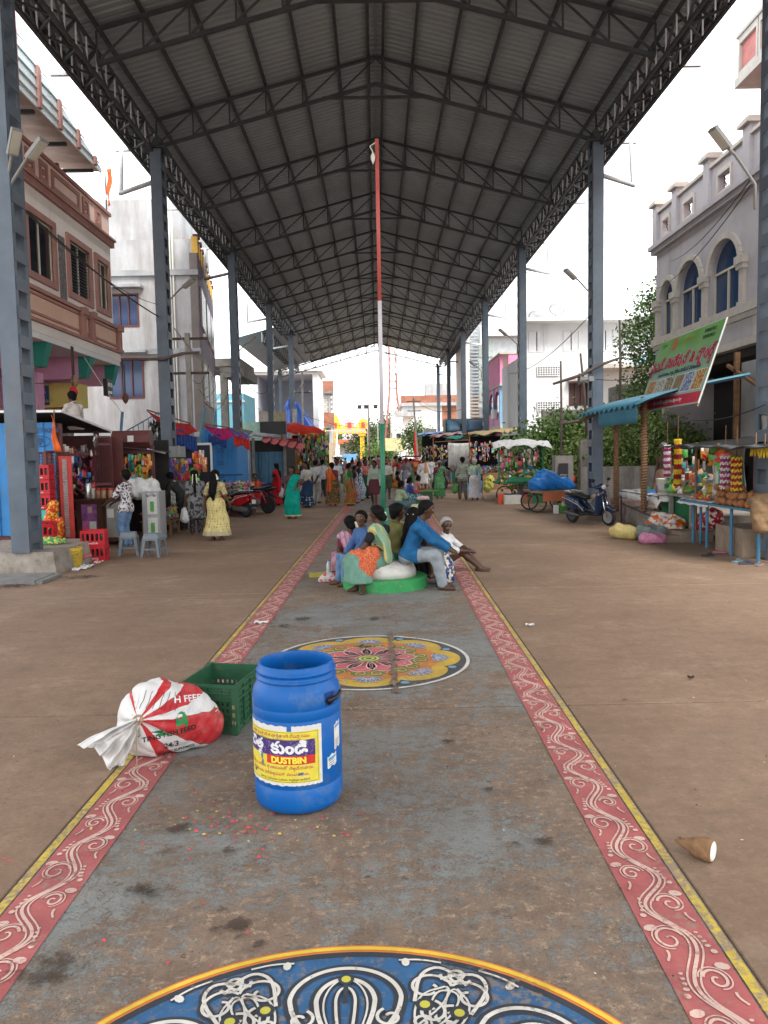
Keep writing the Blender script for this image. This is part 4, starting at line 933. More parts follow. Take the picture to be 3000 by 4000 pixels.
def sbox(name, mat, s0, s1, z0, z1, d0=0., d1=.06, par=None):
 mb = MB(); P = [A+ev*s0+nv*d0, A+ev*s1+nv*d0, A+ev*s1+nv*d1, A+ev*s0+nv*d1]; V = [(p[0], p[1], z) for z in (z0, z1) for p in P]
 mb.add(V, [(0, 3, 2, 1)[::-1], (4, 5, 6, 7)[::-1], (0, 1, 5, 4)[::-1], (1, 2, 6, 5)[::-1], (2, 3, 7, 6)[::-1], (3, 0, 4, 7)[::-1]]); return part(mb, name, mat, par or b2)
sbox('side_wall', PURG, 0, LN, 0, 10.2, -.3, 0)
sbox('purple_band', PUR, 0, LN, 6.3, 10.2, 0, .03); sbox('purple_band', PUR, 0, LN, 1.6, 3.3, 0, .03); sbox('brown_band', PURG, 0, LN, 3.3, 6.3, 0, .025)
for z in (7.35, 4.25):
 for s0 in (.8, 4.1, 7.3):
  w_ = sbox('window', M('sash_cream', 0), s0, s0+2.5, z, z+1.7, .03, .08)
  for q in range(4): sbox('pane', M('pale_glass', (.35, .37, .38), .25), s0+.08+q*.6, s0+.62+q*.6, z+.08, z+1.62, .08, .09, w_)
for q in range(9): sbox('parapet_block', M('ochre_paint', (.70, .44, .09), .7, .1), q*1.2, q*1.2+.75, 10.2, 10.85, -.2, .05); sbox('parapet_cap', M('window_maroon', 0), q*1.2+.2, q*1.2+.55, 10.85, 11.0, -.15, .12)
for z in (2.6, 6.0, 9.5):
 for s0 in (1.6, 4.6, 7.8):
  mb = MB(); c_ = A+ev*s0+nv*.05
  for q in range(4):
   a = q*PI/4; mb.bar(c_+ev*.22*math.cos(a)+D(0, 0, .32*math.sin(a)), c_-ev*.22*math.cos(a)-D(0, 0, .32*math.sin(a)), .04, .05, nv)
  part(mb, 'star', STAR, b2)
# ---------------------------------------------------------------- unfinished frame, cyan wall
b3 = thing('concrete_frame', 'bare concrete house frame with thick slab and open storey', 'building', (-9.3, 46, 0))
CON = M('raw_concrete', (.20, .19, .175), .9, .3, 2, (.1, .09, .08), .3, bmp=.3)
mb = MB(); mb.bx(-12.5, -7.6, 44, 49, 7.0, 7.45); mb.bx(-8.6, -7.4, 44, 49, 6.4, 6.95); part(mb, 'roof_slab', CON, b3)
for x in (-11.5, -10.2, -8.6):
 for y in (44.3, 48.6): part(MB().bx(x-.2, x+.2, y-.2, y+.2, 0, 7.0), 'column', CON, b3)
part(MB().bx(-12.5, -7.8, 44, 49, 3.2, 3.5), 'floor_slab', CON, b3)
for q in range(6): part(MB().tube([(-10.4+.25*q, 44.4, 7.4), (-10.4+.25*q, 44.4, 9.2+.1*(q % 3))], .015, 4), 'rebar', M('rust', (.12, .06, .04), .9), b3)
b4 = thing('cyan_house', 'low cyan painted house behind the concrete frame', 'house', (-11, 53, 0))
CY = M('cyan_paint', (.18, .50, .62), .7, .15, 1.5, (.4, .45, .45), .2)
part(MB().bx(-16, -9.0, 53, 58, 0, 6.2), 'wall', CY, b4); part(MB().bx(-9.0, -7.8, 52, 57, 0, 4.2), 'side_wall', M('seagreen_paint', (.30, .47, .40), .8, .2), b4)
part(MB().bx(-16.1, -8.9, 52.9, 53, 5.6, 5.7), 'band', WHT, b4)
# ---------------------------------------------------------------- white shell hall with the tarp-wrapped statue
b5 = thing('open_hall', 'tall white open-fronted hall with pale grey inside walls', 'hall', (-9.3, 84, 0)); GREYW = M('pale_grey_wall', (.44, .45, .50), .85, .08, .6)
mb = MB(); mb.bx(-13.2, -12.75, 84, 92, 0, 10.7); mb.bx(-6.75, -6.2, 84, 92, 0, 10.7); part(mb, 'side_wall', WHT, b5)
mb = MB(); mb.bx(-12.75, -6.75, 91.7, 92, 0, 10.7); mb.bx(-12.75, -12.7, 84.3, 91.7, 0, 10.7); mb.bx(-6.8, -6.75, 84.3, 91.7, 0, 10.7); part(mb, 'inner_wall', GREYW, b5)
mb = MB(); mb.bx(-13.9, -5.7, 83.4, 92.3, 10.9, 11.35); mb.bx(-13.2, -6.2, 83.9, 92, 10.6, 10.9); part(mb, 'roof', WHT, b5)
mb = MB(); mb.bx(-13.2, -6.2, 83.2, 84, 0, 2.4); part(mb, 'base_wall', M('mossy_cement', (.30, .29, .27), .9, .3, 1.5, (.12, .12, .1), .4), b5)
tp = [((-8.6, 81, 6.8), (-7.6, 81, 3.2), .7, 2.0), ((-8.9, 80.6, 7.2), (-9.0, 80.5, 7.6), .4, .15), ((-9.2, 81, 3.4), (-7.4, 81, 3.2), .9, .9)]
V, F = sdf_mesh(tp, .11, .4, 0, lambda X, Y, Z: 2.6+.25*np.sin(X*3)-Z, lambda X, Y, Z: .09*np.sin(np.arctan2(Y-81, X+8.4)*9+Z*.8))
st = raw('wrapped_statue', V, F, cloth('blue_tarp', (.035, .10, .42), rough=.5), smooth=True); tag(st, 'tall statue wrapped in a bright blue tarpaulin on red legs', 'statue')
for q in range(4): MB().bx(-9.4+.55*q, -9.25+.55*q, 80.6, 80.8, 0, 2.9).build('stand_leg', M('red_oxide', (.35, .04, .03), .6), st)
# ---------------------------------------------------------------- narrow brick-and-block building, stairs
b6 = thing('unfinished_building', 'narrow unfinished building of bare block and brick behind the white hall', 'building', (-6.6, 100, 0))
BLK = M('cement_block', (.50, .49, .46), .9, .1, 3); BRK = M('brick_red', (.30, .13, .085), .9, .3, 2)
part(MB().bx(-9, -6.0, 100, 106, 0, 11.3), 'block_wall', CEM, b6)
for z0, z1 in ((10.0, 11.3), (5.6, 7.2)): part(MB().bx(-9, -5.35, 99.4, 100, z0, z1), 'brick_band', BRK, b6)
for z0 in (9.7, 5.3): part(MB().bx(-9, -5.4, 99.3, 100, z0, z0+.28), 'slab_edge', CON, b6)
r_ = 0
for zz in np.arange(7.3, 9.6, .3):
 r_ += 1
 for xx in np.arange(-7.4+(.3 if r_ % 2 else 0), -6.1, .62): part(MB().bx(xx, xx+.58, 99.9, 100.0, zz, zz+.27), 'block', BLK, b6)
for x in (-6.0, -5.6): part(MB().bx(x, x+.22, 99.6, 99.9, 0, 9.7), 'post', CEM, b6)
window_y(b6, 99.95, -7.2, -6.6, 3.9, 4.8, CEMD, MGLASS, mull=())
b7 = thing('outdoor_stairs', 'flight of tan concrete steps with pale side wall and white rail', 'stairs', (-6, 92, 0)); STP = M('tan_steps', (.42, .34, .25), .9, .15)
for q in range(12): part(MB().bx(-7.5, -5.0, 93+.4*q, 93.4+.4*q, 0, .28*(q+1)), 'step', STP, b7)
mb = MB(); mb.bar((-4.95, 93, 1.2), (-4.95, 98, 4.6), .08); mb.bar((-4.95, 98, 4.6), (-4.95, 98, 0), .08); mb.bar((-7.5, 98, 4.9), (-4.95, 98, 4.9), .08); mb.bar((-7.0, 98, 3.3), (-7.0, 98, 4.9), .07); part(mb, 'rail', WHT, b7)
mb = MB(); V, F = sdf_mesh([((-7.5, 97, 5), (-7.0, 97, 4.8), .7, .7), ((-7.4, 97, 6.3), (-7.3, 97, 3.8), .35, .5)], .12, .3); tag(raw('yellow_tarp_bundle', V, F, cloth('yellow_tarp', (.72, .42, .03)), smooth=True), 'bulging yellow tarpaulin bundle hung beside the steps', 'tarp')
# ---------------------------------------------------------------- temple arch far down the road
AY_ = 165.; ar = thing('temple_arch', 'yellow and pink temple gateway arch with sculpted top', 'arch', (-5, AY_, 0))
YG = M('temple_yellow', (.78, .48, .03), .6, .1, 2); PKT = M('temple_pink', (.80, .32, .42), .6, .1); RDT = M('temple_red', (.5, .06, .04), .6)
for x in (-8.9, -3.0): 
 mb = MB(); mb.bx(x-.45, x+.45, AY_-.5, AY_+.5, .8, 6.1); part(mb, 'pillar', YG, ar)
 for q in range(6): part(MB().bx(x-.3, x+.3, AY_-.56, AY_-.5, 1.2+.8*q, 1.7+.8*q), 'niche', M('temple_ochre', (.5, .3, .02), .6), ar)
 part(MB().bx(x-.75, x+.75, AY_-.8, AY_+.8, 5.7, 6.2), 'capital', YG, ar); part(MB().bx(x-.6, x+.6, AY_-.65, AY_+.65, 0, .8), 'base', M('dark_base', (.07, .07, .09), .7), ar)
mb = MB(); mb.prism([(-9.8, 6.2), (-1.9, 6.2), (-2.3, 7.1), (-9.4, 7.1)], (0, AY_+.9, 0), (1, 0, 0), (0, 0, 1), 1.8); part(mb, 'cornice', PKT, ar)
for q in range(9): mb = MB(); mb.lathe([(.32, 0), (.32, .12)], 12, (-9.2+.85*q, AY_-.95, 6.5), ax=[[1, 0, 0], [0, 0, 1], [0, -1, 0]]); part(mb, 'kudu', YG, ar)
mb = MB(); mb.bx(-9.3, -2.4, AY_-.5, AY_+.5, 7.1, 7.5); part(mb, 'parapet', YG, ar)
for q in range(13): part(MB().bx(-9.2+.54*q, -8.9+.54*q, AY_-.5, AY_+.4, 7.5, 8.05+.25*(q % 2)), 'crest', YG, ar)
for x, h in ((-8.7, 10.3), (-5.6, 9.7), (-2.7, 9.4)):
 mb = MB(); mb.lathe([(.95, 7.2), (.95, 8.3), (1.1, 8.45), (.8, 8.8), (.75, 9.2), (.45, h-.3), (.15, h)], 8, (x, AY_, 0), sx=1.1, sy=.6); part(mb, 'turret', YG if x != -5.6 else PKT, ar)
 part(MB().bx(x-.4, x+.4, AY_-.75, AY_-.55, 7.5, 8.6), 'shrine_niche', RDT, ar)
b8 = thing('gate_house', 'low house with red tiled roof seen through the temple arch', 'house', (-6, 205, 0))
part(MB().bx(-10.5, -1.5, 205, 212, 0, 5), 'wall', M('dim_wall', (.25, .24, .24), .9), b8)
mb = MB(); mb.prism([(-11.5, 4.6), (-.5, 4.6), (-1.8, 5.7), (-10.2, 5.7)], (0, 206, 0), (1, 0, 0), (0, 0, 1), 3); part(mb, 'roof', M('tile_red', (.42, .12, .06), .8), b8)
part(MB().bx(-9, -3, 206, 211, 5.7, 8), 'upper_storey', M('pale_grey_wall', 0), b8)
for x in (-10, -2): part(MB().bx(x-.3, x+.3, 203.4, 204, 0, 4.6), 'post', WHT, b8)
# ================================================================== buildings on the right side
MAU = M('mauve_plaster', (.43, .405, .42), .85, .12, 1.2, (.25, .23, .23), .15, bmp=.1, streak=True); CREAM = M('cream_moulding', (.50, .46, .41), .8, .15, 3)
XR1 = 10.5
r1 = thing('arched_house', 'mauve-grey house with tall arched windows and an ornate parapet', 'house', (XR1, 25, 0))
W3 = [(27.15, 28.4, 1.3), (24.95, 26.85, 1.9), (22.35, 24.3, 1.9)]
mb = MB()
hol = [(a, b, 5.95, 7.25) for a, b, _ in W3]; wall_x(mb, XR1, 19, 29, 4.9, 7.25, hol, .25, -1)
# spandrels above the arches
ys_ = [29.0, 28.4, 27.15, 26.85, 24.95, 24.3, 22.35, 19.0]
def spandrel(y0, y1):
 yc, r = (y0+y1)/2, (y1-y0)/2; P = [(y1, 9.05), (y0, 9.05), (y0, 7.25)]+[(yc-r*math.cos(t), 7.25+min(r, .85)*math.sin(t)) for t in np.linspace(0, PI, 17)][1:-1]+[(y1, 7.25)]
 mb.prism([(p[0], p[1]) for p in P], (XR1+.25, 0, 0), (0, 1, 0), (0, 0, 1), -.25)
for a, b, _ in W3: spandrel(a, b)
for a, b in ((28.4, 29.0), (26.85, 27.15), (24.3, 24.95), (19., 22.35)): mb.bx(XR1, XR1+.25, a, b, 7.25, 9.05)
mb.bx(XR1+.25, 16, 28.75, 29, 0, 9.05); part(mb, 'wall', MAU, r1)
for a, b, _ in W3:
 yc, r = (a+b)/2, (b-a)/2; rh = min(r, .85)
 mb = MB(); pts = [(XR1-.03, yc-(r+.09)*math.cos(t), 7.25+(rh+.09)*math.sin(t)) for t in np.linspace(0, PI, 17)]
 for p, q in zip(pts[:-1], pts[1:]): mb.bar(p, q, .18, .14, (1, 0, 0))
 w_ = part(mb, 'arched_window', CREAM, r1)
 mb = MB(); fr = .06
 for y in (a, yc-.02, b-fr): mb.bx(XR1+.10, XR1+.16, y, y+fr, 5.95, 7.25)
 mb.bx(XR1+.101, XR1+.159, a, b, 7.2, 7.27); mb.bx(XR1+.101, XR1+.159, a, b, 5.95, 6.0); part(mb, 'frame', M('sash_cream', 0), w_)
 part(MB().bx(XR1+.17, XR1+.18, a, yc, 5.95, 7.25), 'pane', MBLUEG, w_); part(MB().bx(XR1+.17, XR1+.18, yc, b, 5.95, 7.25), 'pane', MBLUEG, w_)
 mb = MB(); mb.prism([(yc-r*math.cos(t), 7.25+rh*math.sin(t)) for t in np.linspace(0, PI, 17)], (XR1+.18, 0, 0), (0, 1, 0), (0, 0, 1), -.01); part(mb, 'fanlight', MBLUEG, w_)
for yc in (28.7, 27.0, 24.62, 22.1):
 mb = MB(); mb.bx(XR1-.10, XR1, yc-.13, yc+.13, 5.95, 6.95); mb.bx(XR1-.16, XR1, yc-.2, yc+.2, 6.95, 7.10); mb.bx(XR1-.2, XR1, yc-.24, yc+.24, 7.10, 7.32); mb.bx(XR1-.14, XR1, yc-.17, yc+.17, 5.9, 6.05); part(mb, 'half_column', CREAM, r1)
for z0, z1, p in ((5.7, 5.95, .16), (5.55, 5.7, .09), (9.05, 9.2, .18), (9.2, 9.35, .28), (4.75, 4.95, .2)): part(MB().bx(XR1-p, XR1+.2, 19, 29+p*.5, z0, z1), 'moulding', CREAM if z0 < 9 else MAU, r1)
par_open = [(27.6, 28.2), (25.5, 26.3), (22.9, 23.7)]
mb = MB(); wall_x(mb, XR1-.05, 19, 29, 9.35, 10.45, [(a, b, 9.55, 10.05) for a, b in par_open], .2, -1); part(mb, 'parapet', MAU, r1)
for a, b in par_open:
 mb = MB(); 
 for (a0, a1, c0_, c1_) in ((a-.08, a, 9.45, 10.15), (b, b+.08, 9.45, 10.15), (a, b, 9.45, 9.55), (a, b, 10.05, 10.2)): mb.bx(XR1-.1, XR1-.05, a0, a1, c0_, c1_)
 part(mb, 'opening_frame', CREAM, r1); yc = (a+b)/2
 mb = MB(); t = np.linspace(0, 2*PI, 20)
 for s in (-1, 1): mb.tube([(XR1+.05, yc+s*(.16+.08*math.cos(q)), 9.8+.1*math.sin(q)) for q in t[:16]], .012, 5); mb.tube([(XR1+.05, yc+s*.05, 9.55), (XR1+.05, yc+s*.3, 10.05)], .012, 5)
 mb.tube([(XR1+.05, yc, 9.55), (XR1+.05, yc, 10.05)], .012, 5); part(mb, 'iron_scroll', M('iron_black', 0), r1)
part(MB().bx(XR1-.14, XR1+.2, 19, 29.1, 10.45, 10.55), 'coping', CREAM, r1)
for yc in (28.8, 26.95, 24.4, 21.8):
 mb = MB(); mb.bx(XR1-.16, XR1+.2, yc-.2, yc+.2, 9.36, 10.75); part(mb, 'parapet_pier', MAU, r1); mb = MB(); mb.bx(XR1-.28, XR1+.3, yc-.32, yc+.32, 10.75, 10.85); mb.bx(XR1-.22, XR1+.25, yc-.26, yc+.26, 10.85, 10.93); part(mb, 'pier_cap', CREAM, r1)
# ground floor: dark shop, grey boarded doors, wooden posts
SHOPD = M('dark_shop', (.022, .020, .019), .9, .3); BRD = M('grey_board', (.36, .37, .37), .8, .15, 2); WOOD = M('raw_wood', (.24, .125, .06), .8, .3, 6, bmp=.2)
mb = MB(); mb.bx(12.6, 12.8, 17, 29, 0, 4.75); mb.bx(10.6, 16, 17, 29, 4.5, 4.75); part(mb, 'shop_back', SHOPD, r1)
for y0, y1 in ((17.1, 18.3), (18.35, 19.6), (19.65, 20.9)): part(MB().bx(9.9, 9.95, y0, y1, 1.9, 4.2), 'shutter_board', BRD, r1)
for y in (17.0, 18.32, 21.0): part(MB().bx(9.76, 9.88, y-.06, y+.06, 0, 4.5), 'post', WOOD, r1)
mb = MB(); mb.bar((9.8, 18.4, 2.9), (9.8, 21.5, 4.2), .08); part(mb, 'brace', WOOD, r1)
part(MB().bx(XR1-.03, XR1, 20.9, 21.5, 5.0, 5.6), 'square_niche', CREAM, r1); part(MB().bx(XR1-.2, XR1, 18.9, 19.3, 4.9, 9.0), 'ochre_band', M('ochre_wall', (.50, .34, .12), .8), r1)
# pink top storey of the next house
r2 = thing('pink_tower_house', 'pink house top with balcony behind the mauve parapet', 'house', (12.5, 19, 0)); PKW = M('old_pink', (.50, .20, .19), .8, .12, 1.5); 
part(MB().bx(11.7, 17, 14.5, 23.8, 0, 15.5), 'wall', PKW, r2); part(MB().bx(11.0, 17, 14, 24.0, 12.7, 12.95), 'balcony_slab', CREAM, r2)
for q in range(5):
 y = 23.3-1.25*q; mb = MB(); mb.bx(11.05, 11.2, y-.5, y+.5, 13.9, 14.1); mb.bx(11.05, 11.2, y-.6, y-.5, 12.95, 14.1); mb.bx(11.05, 11.2, y+.5, y+.6, 12.95, 14.1); mb.bx(11.05, 11.2, y-.5, y+.5, 12.95, 13.1); part(mb, 'balcony_panel', CREAM, r2)
 part(MB().bx(11.14, 11.18, y-.5, y+.5, 13.1, 13.9), 'panel_infill', M('salmon_infill', (.50, .17, .15), .7), r2)
part(MB().bx(11.0, 11.3, 14, 23.95, 14.1, 14.2), 'handrail', CREAM, r2)
# white block with lattice vents
LIME = M('limewash', (.76, .77, .78), .85, .07, .7, (.45, .45, .45), .18, streak=True)
r3 = thing('white_house', 'large limewashed white house with lattice vents and a brown shuttered window', 'house', (11, 40, 0))
mb = MB(); wall_y(mb, 40, 7.7, 15.5, 0, 6.9, [(10.05, 10.95, 4.25, 5.35)]); mb.bx(7.7, 7.95, 40.2, 47, 0, 6.9); mb.bx(7.7, 15.5, 40.6, 40.8, 6.9, 8.5); part(mb, 'wall', LIME, r3)
window_y(r3, 40, 10.05, 10.95, 4.25, 5.35, M('brown_shutter', (.10, .055, .05), .7, .15), M('brown_shutter', 0), t=.05, mull=(.33, .66)); part(MB().bx(9.9, 11.1, 39.6, 40, 5.45, 5.55), 'sunshade', M('old_pinkish', (.55, .42, .40), .8), r3)
for x0, z0 in ((8.35, 5.75), (8.35, 3.95)):
 v = part(MB().bx(x0, x0+1.15, 39.97, 40.0, z0, z0+.5), 'lattice_vent', M('vent_dark', (.12, .11, .11), .9), r3); mb = MB()
 for q in range(9): mb.bx(x0+.13*q, x0+.13*q+.045, 39.93, 39.97, z0, z0+.5)
 for q in range(5): mb.bx(x0, x0+1.15, 39.925, 39.93, z0+.115*q, z0+.115*q+.04)
 tag(part(mb, 'lattice', LIME, v), kind='stuff')
for x in (8.1, 9.9, 11.7): window_y(r3, 40.6, x, x+.75, 7.1, 8.1, WHT, MGLASS, t=.05, mull=(.5,))
part(MB().bx(7.6, 15.6, 39.6, 41, 8.5, 8.68), 'roof_edge', LIME, r3); part(MB().bx(10.9, 15.8, 37.9, 40, 5.9, 6.1), 'balcony', CREAM, r3)
mb = MB(); mb.prism([(12.0, 5.9), (15.5, 5.9), (15.5, 6.9), (14.0, 6.9)], (0, 38.4, 0), (1, 0, 0), (0, 0, 1), .4); part(mb, 'stair_roof', M('skyblue_trim', (.30, .52, .62), .7), r3); part(MB().bx(14.2, 15.4, 38.36, 38.4, 6.0, 6.5), 'red_panel', M('temple_red', 0), r3)
for (x, z) in ((8.6, 8.95), (9.7, 9.3)):
 d_ = MB(); d_.lathe([(.02, -.02), (.25, .03), (.42, .14), (.43, .15), (.25, .05), (0, 0)], 16, (x, 41.5, z), ax=[[1, 0, 0], [0, .5, .86], [0, -.86, .5]]); d_.tube([(x, 41.6, z), (x, 41.7, z-.6)], .03, 6); tag(d_.build('satellite_dish', M('dish_grey', (.30, .30, .31), .5), None, True), ('low' if x < 9 else 'higher')+' grey satellite dish on the white house roof', 'dish', 'dishes on the white house')
# old brick compound wall
r4 = thing('ruined_wall', 'weathered plaster and brick wall of a roofless shed behind the bushes', 'wall', (9.5, 35, 0)); OLDP = M('old_plaster', (.26, .24, .22), .95, .3, 1.5, (.10, .09, .08), .5, bmp=.4, streak=True)
part(MB().bx(7.6, 10.6, 35.2, 35.5, 0, 3.75), 'wall', OLDP, r4); part(MB().bx(9.9, 10.3, 35.1, 35.2, 3.4, 4.0), 'stub', OLDP, r4); part(MB().bx(10.6, 13.5, 33.8, 34.1, 0, 4.75), 'gable', OLDP, r4); part(MB().bx(10.6, 10.75, 34.1, 35.2, 0, 4.7), 'return_wall', OLDP, r4)
rows = 0
for zz in np.arange(2.9, 4.4, .105):
 rows += 1
 for xx in np.arange(11.35+(.13 if rows % 2 else 0), 12.7, .26):
  if random.random() < .88: part(MB().bx(xx, xx+.235, 33.77+random.uniform(0, .01), 33.8, zz, zz+.082), 'brick', BRK, r4)
# compound wall and gate pier beyond the scooter
r5 = thing('compound_wall', 'low weathered compound wall behind the parked blue scooter', 'wall', (8, 26, 0))
part(MB().bx(6.9, 12.5, 26.0, 26.2, 0, 1.35), 'wall', OLDP, r5); part(MB().bx(5.2+.4, 6.0, 30.5, 30.7, 0, 1.5), 'end_wall', OLDP, r5)
part(MB().bx(5.95, 6.55, 25.6, 26.1, 0, 1.75), 'gate_pier', OLDP, r5); 
mb = MB(); mb.bx(6.05, 6.35, 25.5, 25.56, .1, 1.5); g_ = part(mb, 'black_name_slab', M('black_granite', (.02, .02, .022), .3), r5)
for q in range(7): part(MB().bx(6.08, 6.32, 25.49, 25.5, .25+.14*q, .30+.14*q), 'carved_line', M('grey_letter', (.2, .2, .2), .7), g_)
part(MB().bx(7.3, 7.7, 27.5, 27.9, 0, 2.3), 'brick_pier', OLDP, r5)
# ---------------------------------------------------------------- pink house with blue columns
r6 = thing('pink_house', 'pink house with arched verandah, blue columns and rounded parapet', 'house', (9, 53, 0)); PKH = M('rose_paint', (.72, .27, .44), .75, .1, 1.2); BLC = M('column_blue', (.22, .42, .62), .7, .1)
part(MB().bx(8.6, 10.6, 50, 50.2, 0, 8.15), 'front_wall', PKH, r6); part(MB().bx(8.9, 10.6, 50.2, 58.5, 0, 3.4), 'lower_wall', PKH, r6)
part(MB().bx(8.1, 8.3, 50.3, 58.5, 6.2, 8.15), 'parapet', PKH, r6); part(MB().bx(8.05, 10.6, 50, 58.5, 3.4, 3.65), 'floor_slab', CREAM, r6); part(MB().bx(8.1, 8.25, 50.3, 58.5, 3.65, 4.5), 'balustrade', PKH, r6)
for z in (6.15, 8.15): part(MB().bx(8.02, 10.62, 49.95, 58.55, z, z+.12), 'band', CREAM, r6)
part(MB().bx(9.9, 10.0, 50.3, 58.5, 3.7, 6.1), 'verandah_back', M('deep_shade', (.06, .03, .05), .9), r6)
for y in (50.35, 53.0, 55.6, 58.2):
 part(MB().bx(8.05, 8.33, y-.15, y+.15, 3.65, 6.15), 'column', BLC, r6)
for y in (51.7, 54.3, 56.9):
 mb = MB(); mb.prism([(y+1.15, 6.15), (y-1.15, 6.15), (y-1.15, 5.1)]+[(y-1.1*math.cos(t), 5.1+.8*math.sin(t)) for t in np.linspace(0, PI, 13)]+[(y+1.15, 5.1)], (8.3, 0, 0), (0, 1, 0), (0, 0, 1), -.18); part(mb, 'arch', PKH, r6)
part(MB().bx(7.75, 8.05, 51.2, 52.0, 4.1, 4.7), 'air_cooler', WHT, r6)
for x in (8.62, 9.05): part(MB().bx(x, x+.2, 49.93, 50, 3.6, 6.2), 'corner_pilaster', BLC, r6)
# ---------------------------------------------------------------- tall glazed building
r7 = thing('glazed_building', 'tall white building with slatted screen and grey glass front', 'building', (8.6, 63, 0))
part(MB().bx(7.3, 7.75, 63, 70, 0, 12.5), 'pier', WHT, r7); part(MB().bx(8.4, 12.8, 63.3, 70, 0, 12.5), 'wall', M('pale_glass_wall', (.42, .45, .46), .3, .15), r7); part(MB().bx(8.9, 13, 62.6, 63.3, 11.2, 13.6), 'upper_block', WHT, r7)
for q in range(34): part(MB().bx(7.75, 8.4, 62.9, 63.05, 3.4+.27*q, 3.52+.27*q), 'slat', M('slat_steel', (.34, .38, .41), .4) if q > 10 else M('slat_tan', (.45, .37, .30), .5), r7)
for q in range(5): part(MB().bx(8.45, 9.7, 63.2, 63.3, .9+.95*q, 1.75+.95*q), 'grey_panel', M('acp_grey', (.22, .24, .27), .4), r7)
for q in range(3): part(MB().bx(8.45+.02, 9.6, 63.22, 63.3, 6.0+1.8*q, 7.5+1.8*q), 'glass_panel', M('green_glass', (.36, .42, .40), .15), r7)
sgb = tag(MB().box((7.4, 61, 3.55), (.12, 1.3, 1.35), .5).build('red_sign_board', M('sign_red', (.32, .03, .04), .5)), 'red boxed shop sign with white lettering on the glazed building', 'sign')
# ---------------------------------------------------------------- far white building with brick parapet
r8 = thing('far_white_building', 'far white building with brick parapet and corner balcony', 'building', (8, 105, 0))
part(MB().bx(3.7, 13, 105, 112, 0, 8.2), 'wall', LIME, r8); part(MB().bx(3.3, 13, 104.2, 112, 8.2, 8.6), 'slab', CEM, r8); part(MB().bx(3.4, 13, 104.4, 104.7, 8.6, 9.6), 'brick_parapet', BRK, r8); part(MB().bx(9.0, 11.2, 104.9, 105, 5.4, 8.1), 'brick_panel', BRK, r8)
part(MB().bx(2.6, 5.2, 103.4, 105, 6.8, 7.5), 'balcony', CEM, r8); part(MB().bx(7, 10, 107, 111, 9.6, 11.4), 'roof_room', CEM, r8)
window_y(r8, 105, 6.6, 9.6, 2.9, 4.4, WHT, MGLASS, mull=(.3, .6)); part(MB().bx(3.65, 3.7, 105.4, 111, 2.2, 4.2), 'side_window', MGLASS, r8)
r9 = thing('low_white_building', 'low white building with tall windows beside the leaning pole', 'building', (2.5, 125, 0))
part(MB().bx(2.6, 6, 122, 140, 0, 8.0), 'wall', LIME, r9)
for y in (123, 125, 127.2): part(MB().bx(2.55, 2.6, y, y+1.4, 2.4, 5.2), 'window', MGLASS, r9)
part(MB().bx(3.2, 3.9, 121.9, 122, 2.6, 5.0), 'window', MGLASS, r9)
# ---------------------------------------------------------------- telecom mast
tw = thing('telecom_mast', 'tall rusty red and white lattice telecom mast behind the shed', 'mast', (3.2, 140, 0)); MST = M('mast_red', (.30, .12, .09), .7, .3, 1); H_ = 46.
def tw_w(z): return 2.0-1.35*min(1, z/13)
legs_ = [(-1, -1), (1, -1), (1, 1), (-1, 1)]
for sx_, sy_ in legs_:
 mb = MB(); mb.bar((3.2+sx_*tw_w(0), 140+sy_*tw_w(0), 0), (3.2+sx_*tw_w(13), 140+sy_*tw_w(13), 13), .24); mb.bar((3.2+sx_*tw_w(13), 140+sy_*tw_w(13), 13), (3.2+sx_*.5, 140+sy_*.5, H_), .2); part(mb, 'leg', MST, tw)
br_ = MB(); z = 1.5
while z < 34:
 dz = 2.0 if z < 13 else 1.3; a, b = tw_w(z), tw_w(z+dz)
 for (s0, s1) in zip(legs_, legs_[1:]+legs_[:1]): 
  br_.bar((3.2+s0[0]*a, 140+s0[1]*a, z), (3.2+s1[0]*b, 140+s1[1]*b, z+dz), .1); br_.bar((3.2+s0[0]*a, 140+s0[1]*a, z), (3.2+s1[0]*a, 140+s1[1]*a, z), .09)
 z += dz
tag(part(br_, 'bracing', MST, tw), kind='stuff')
for z in (17, 20, 23): part(MB().box((3.9, 139.2, z), (.3, .3, 1.7)), 'antenna', WHT, tw)
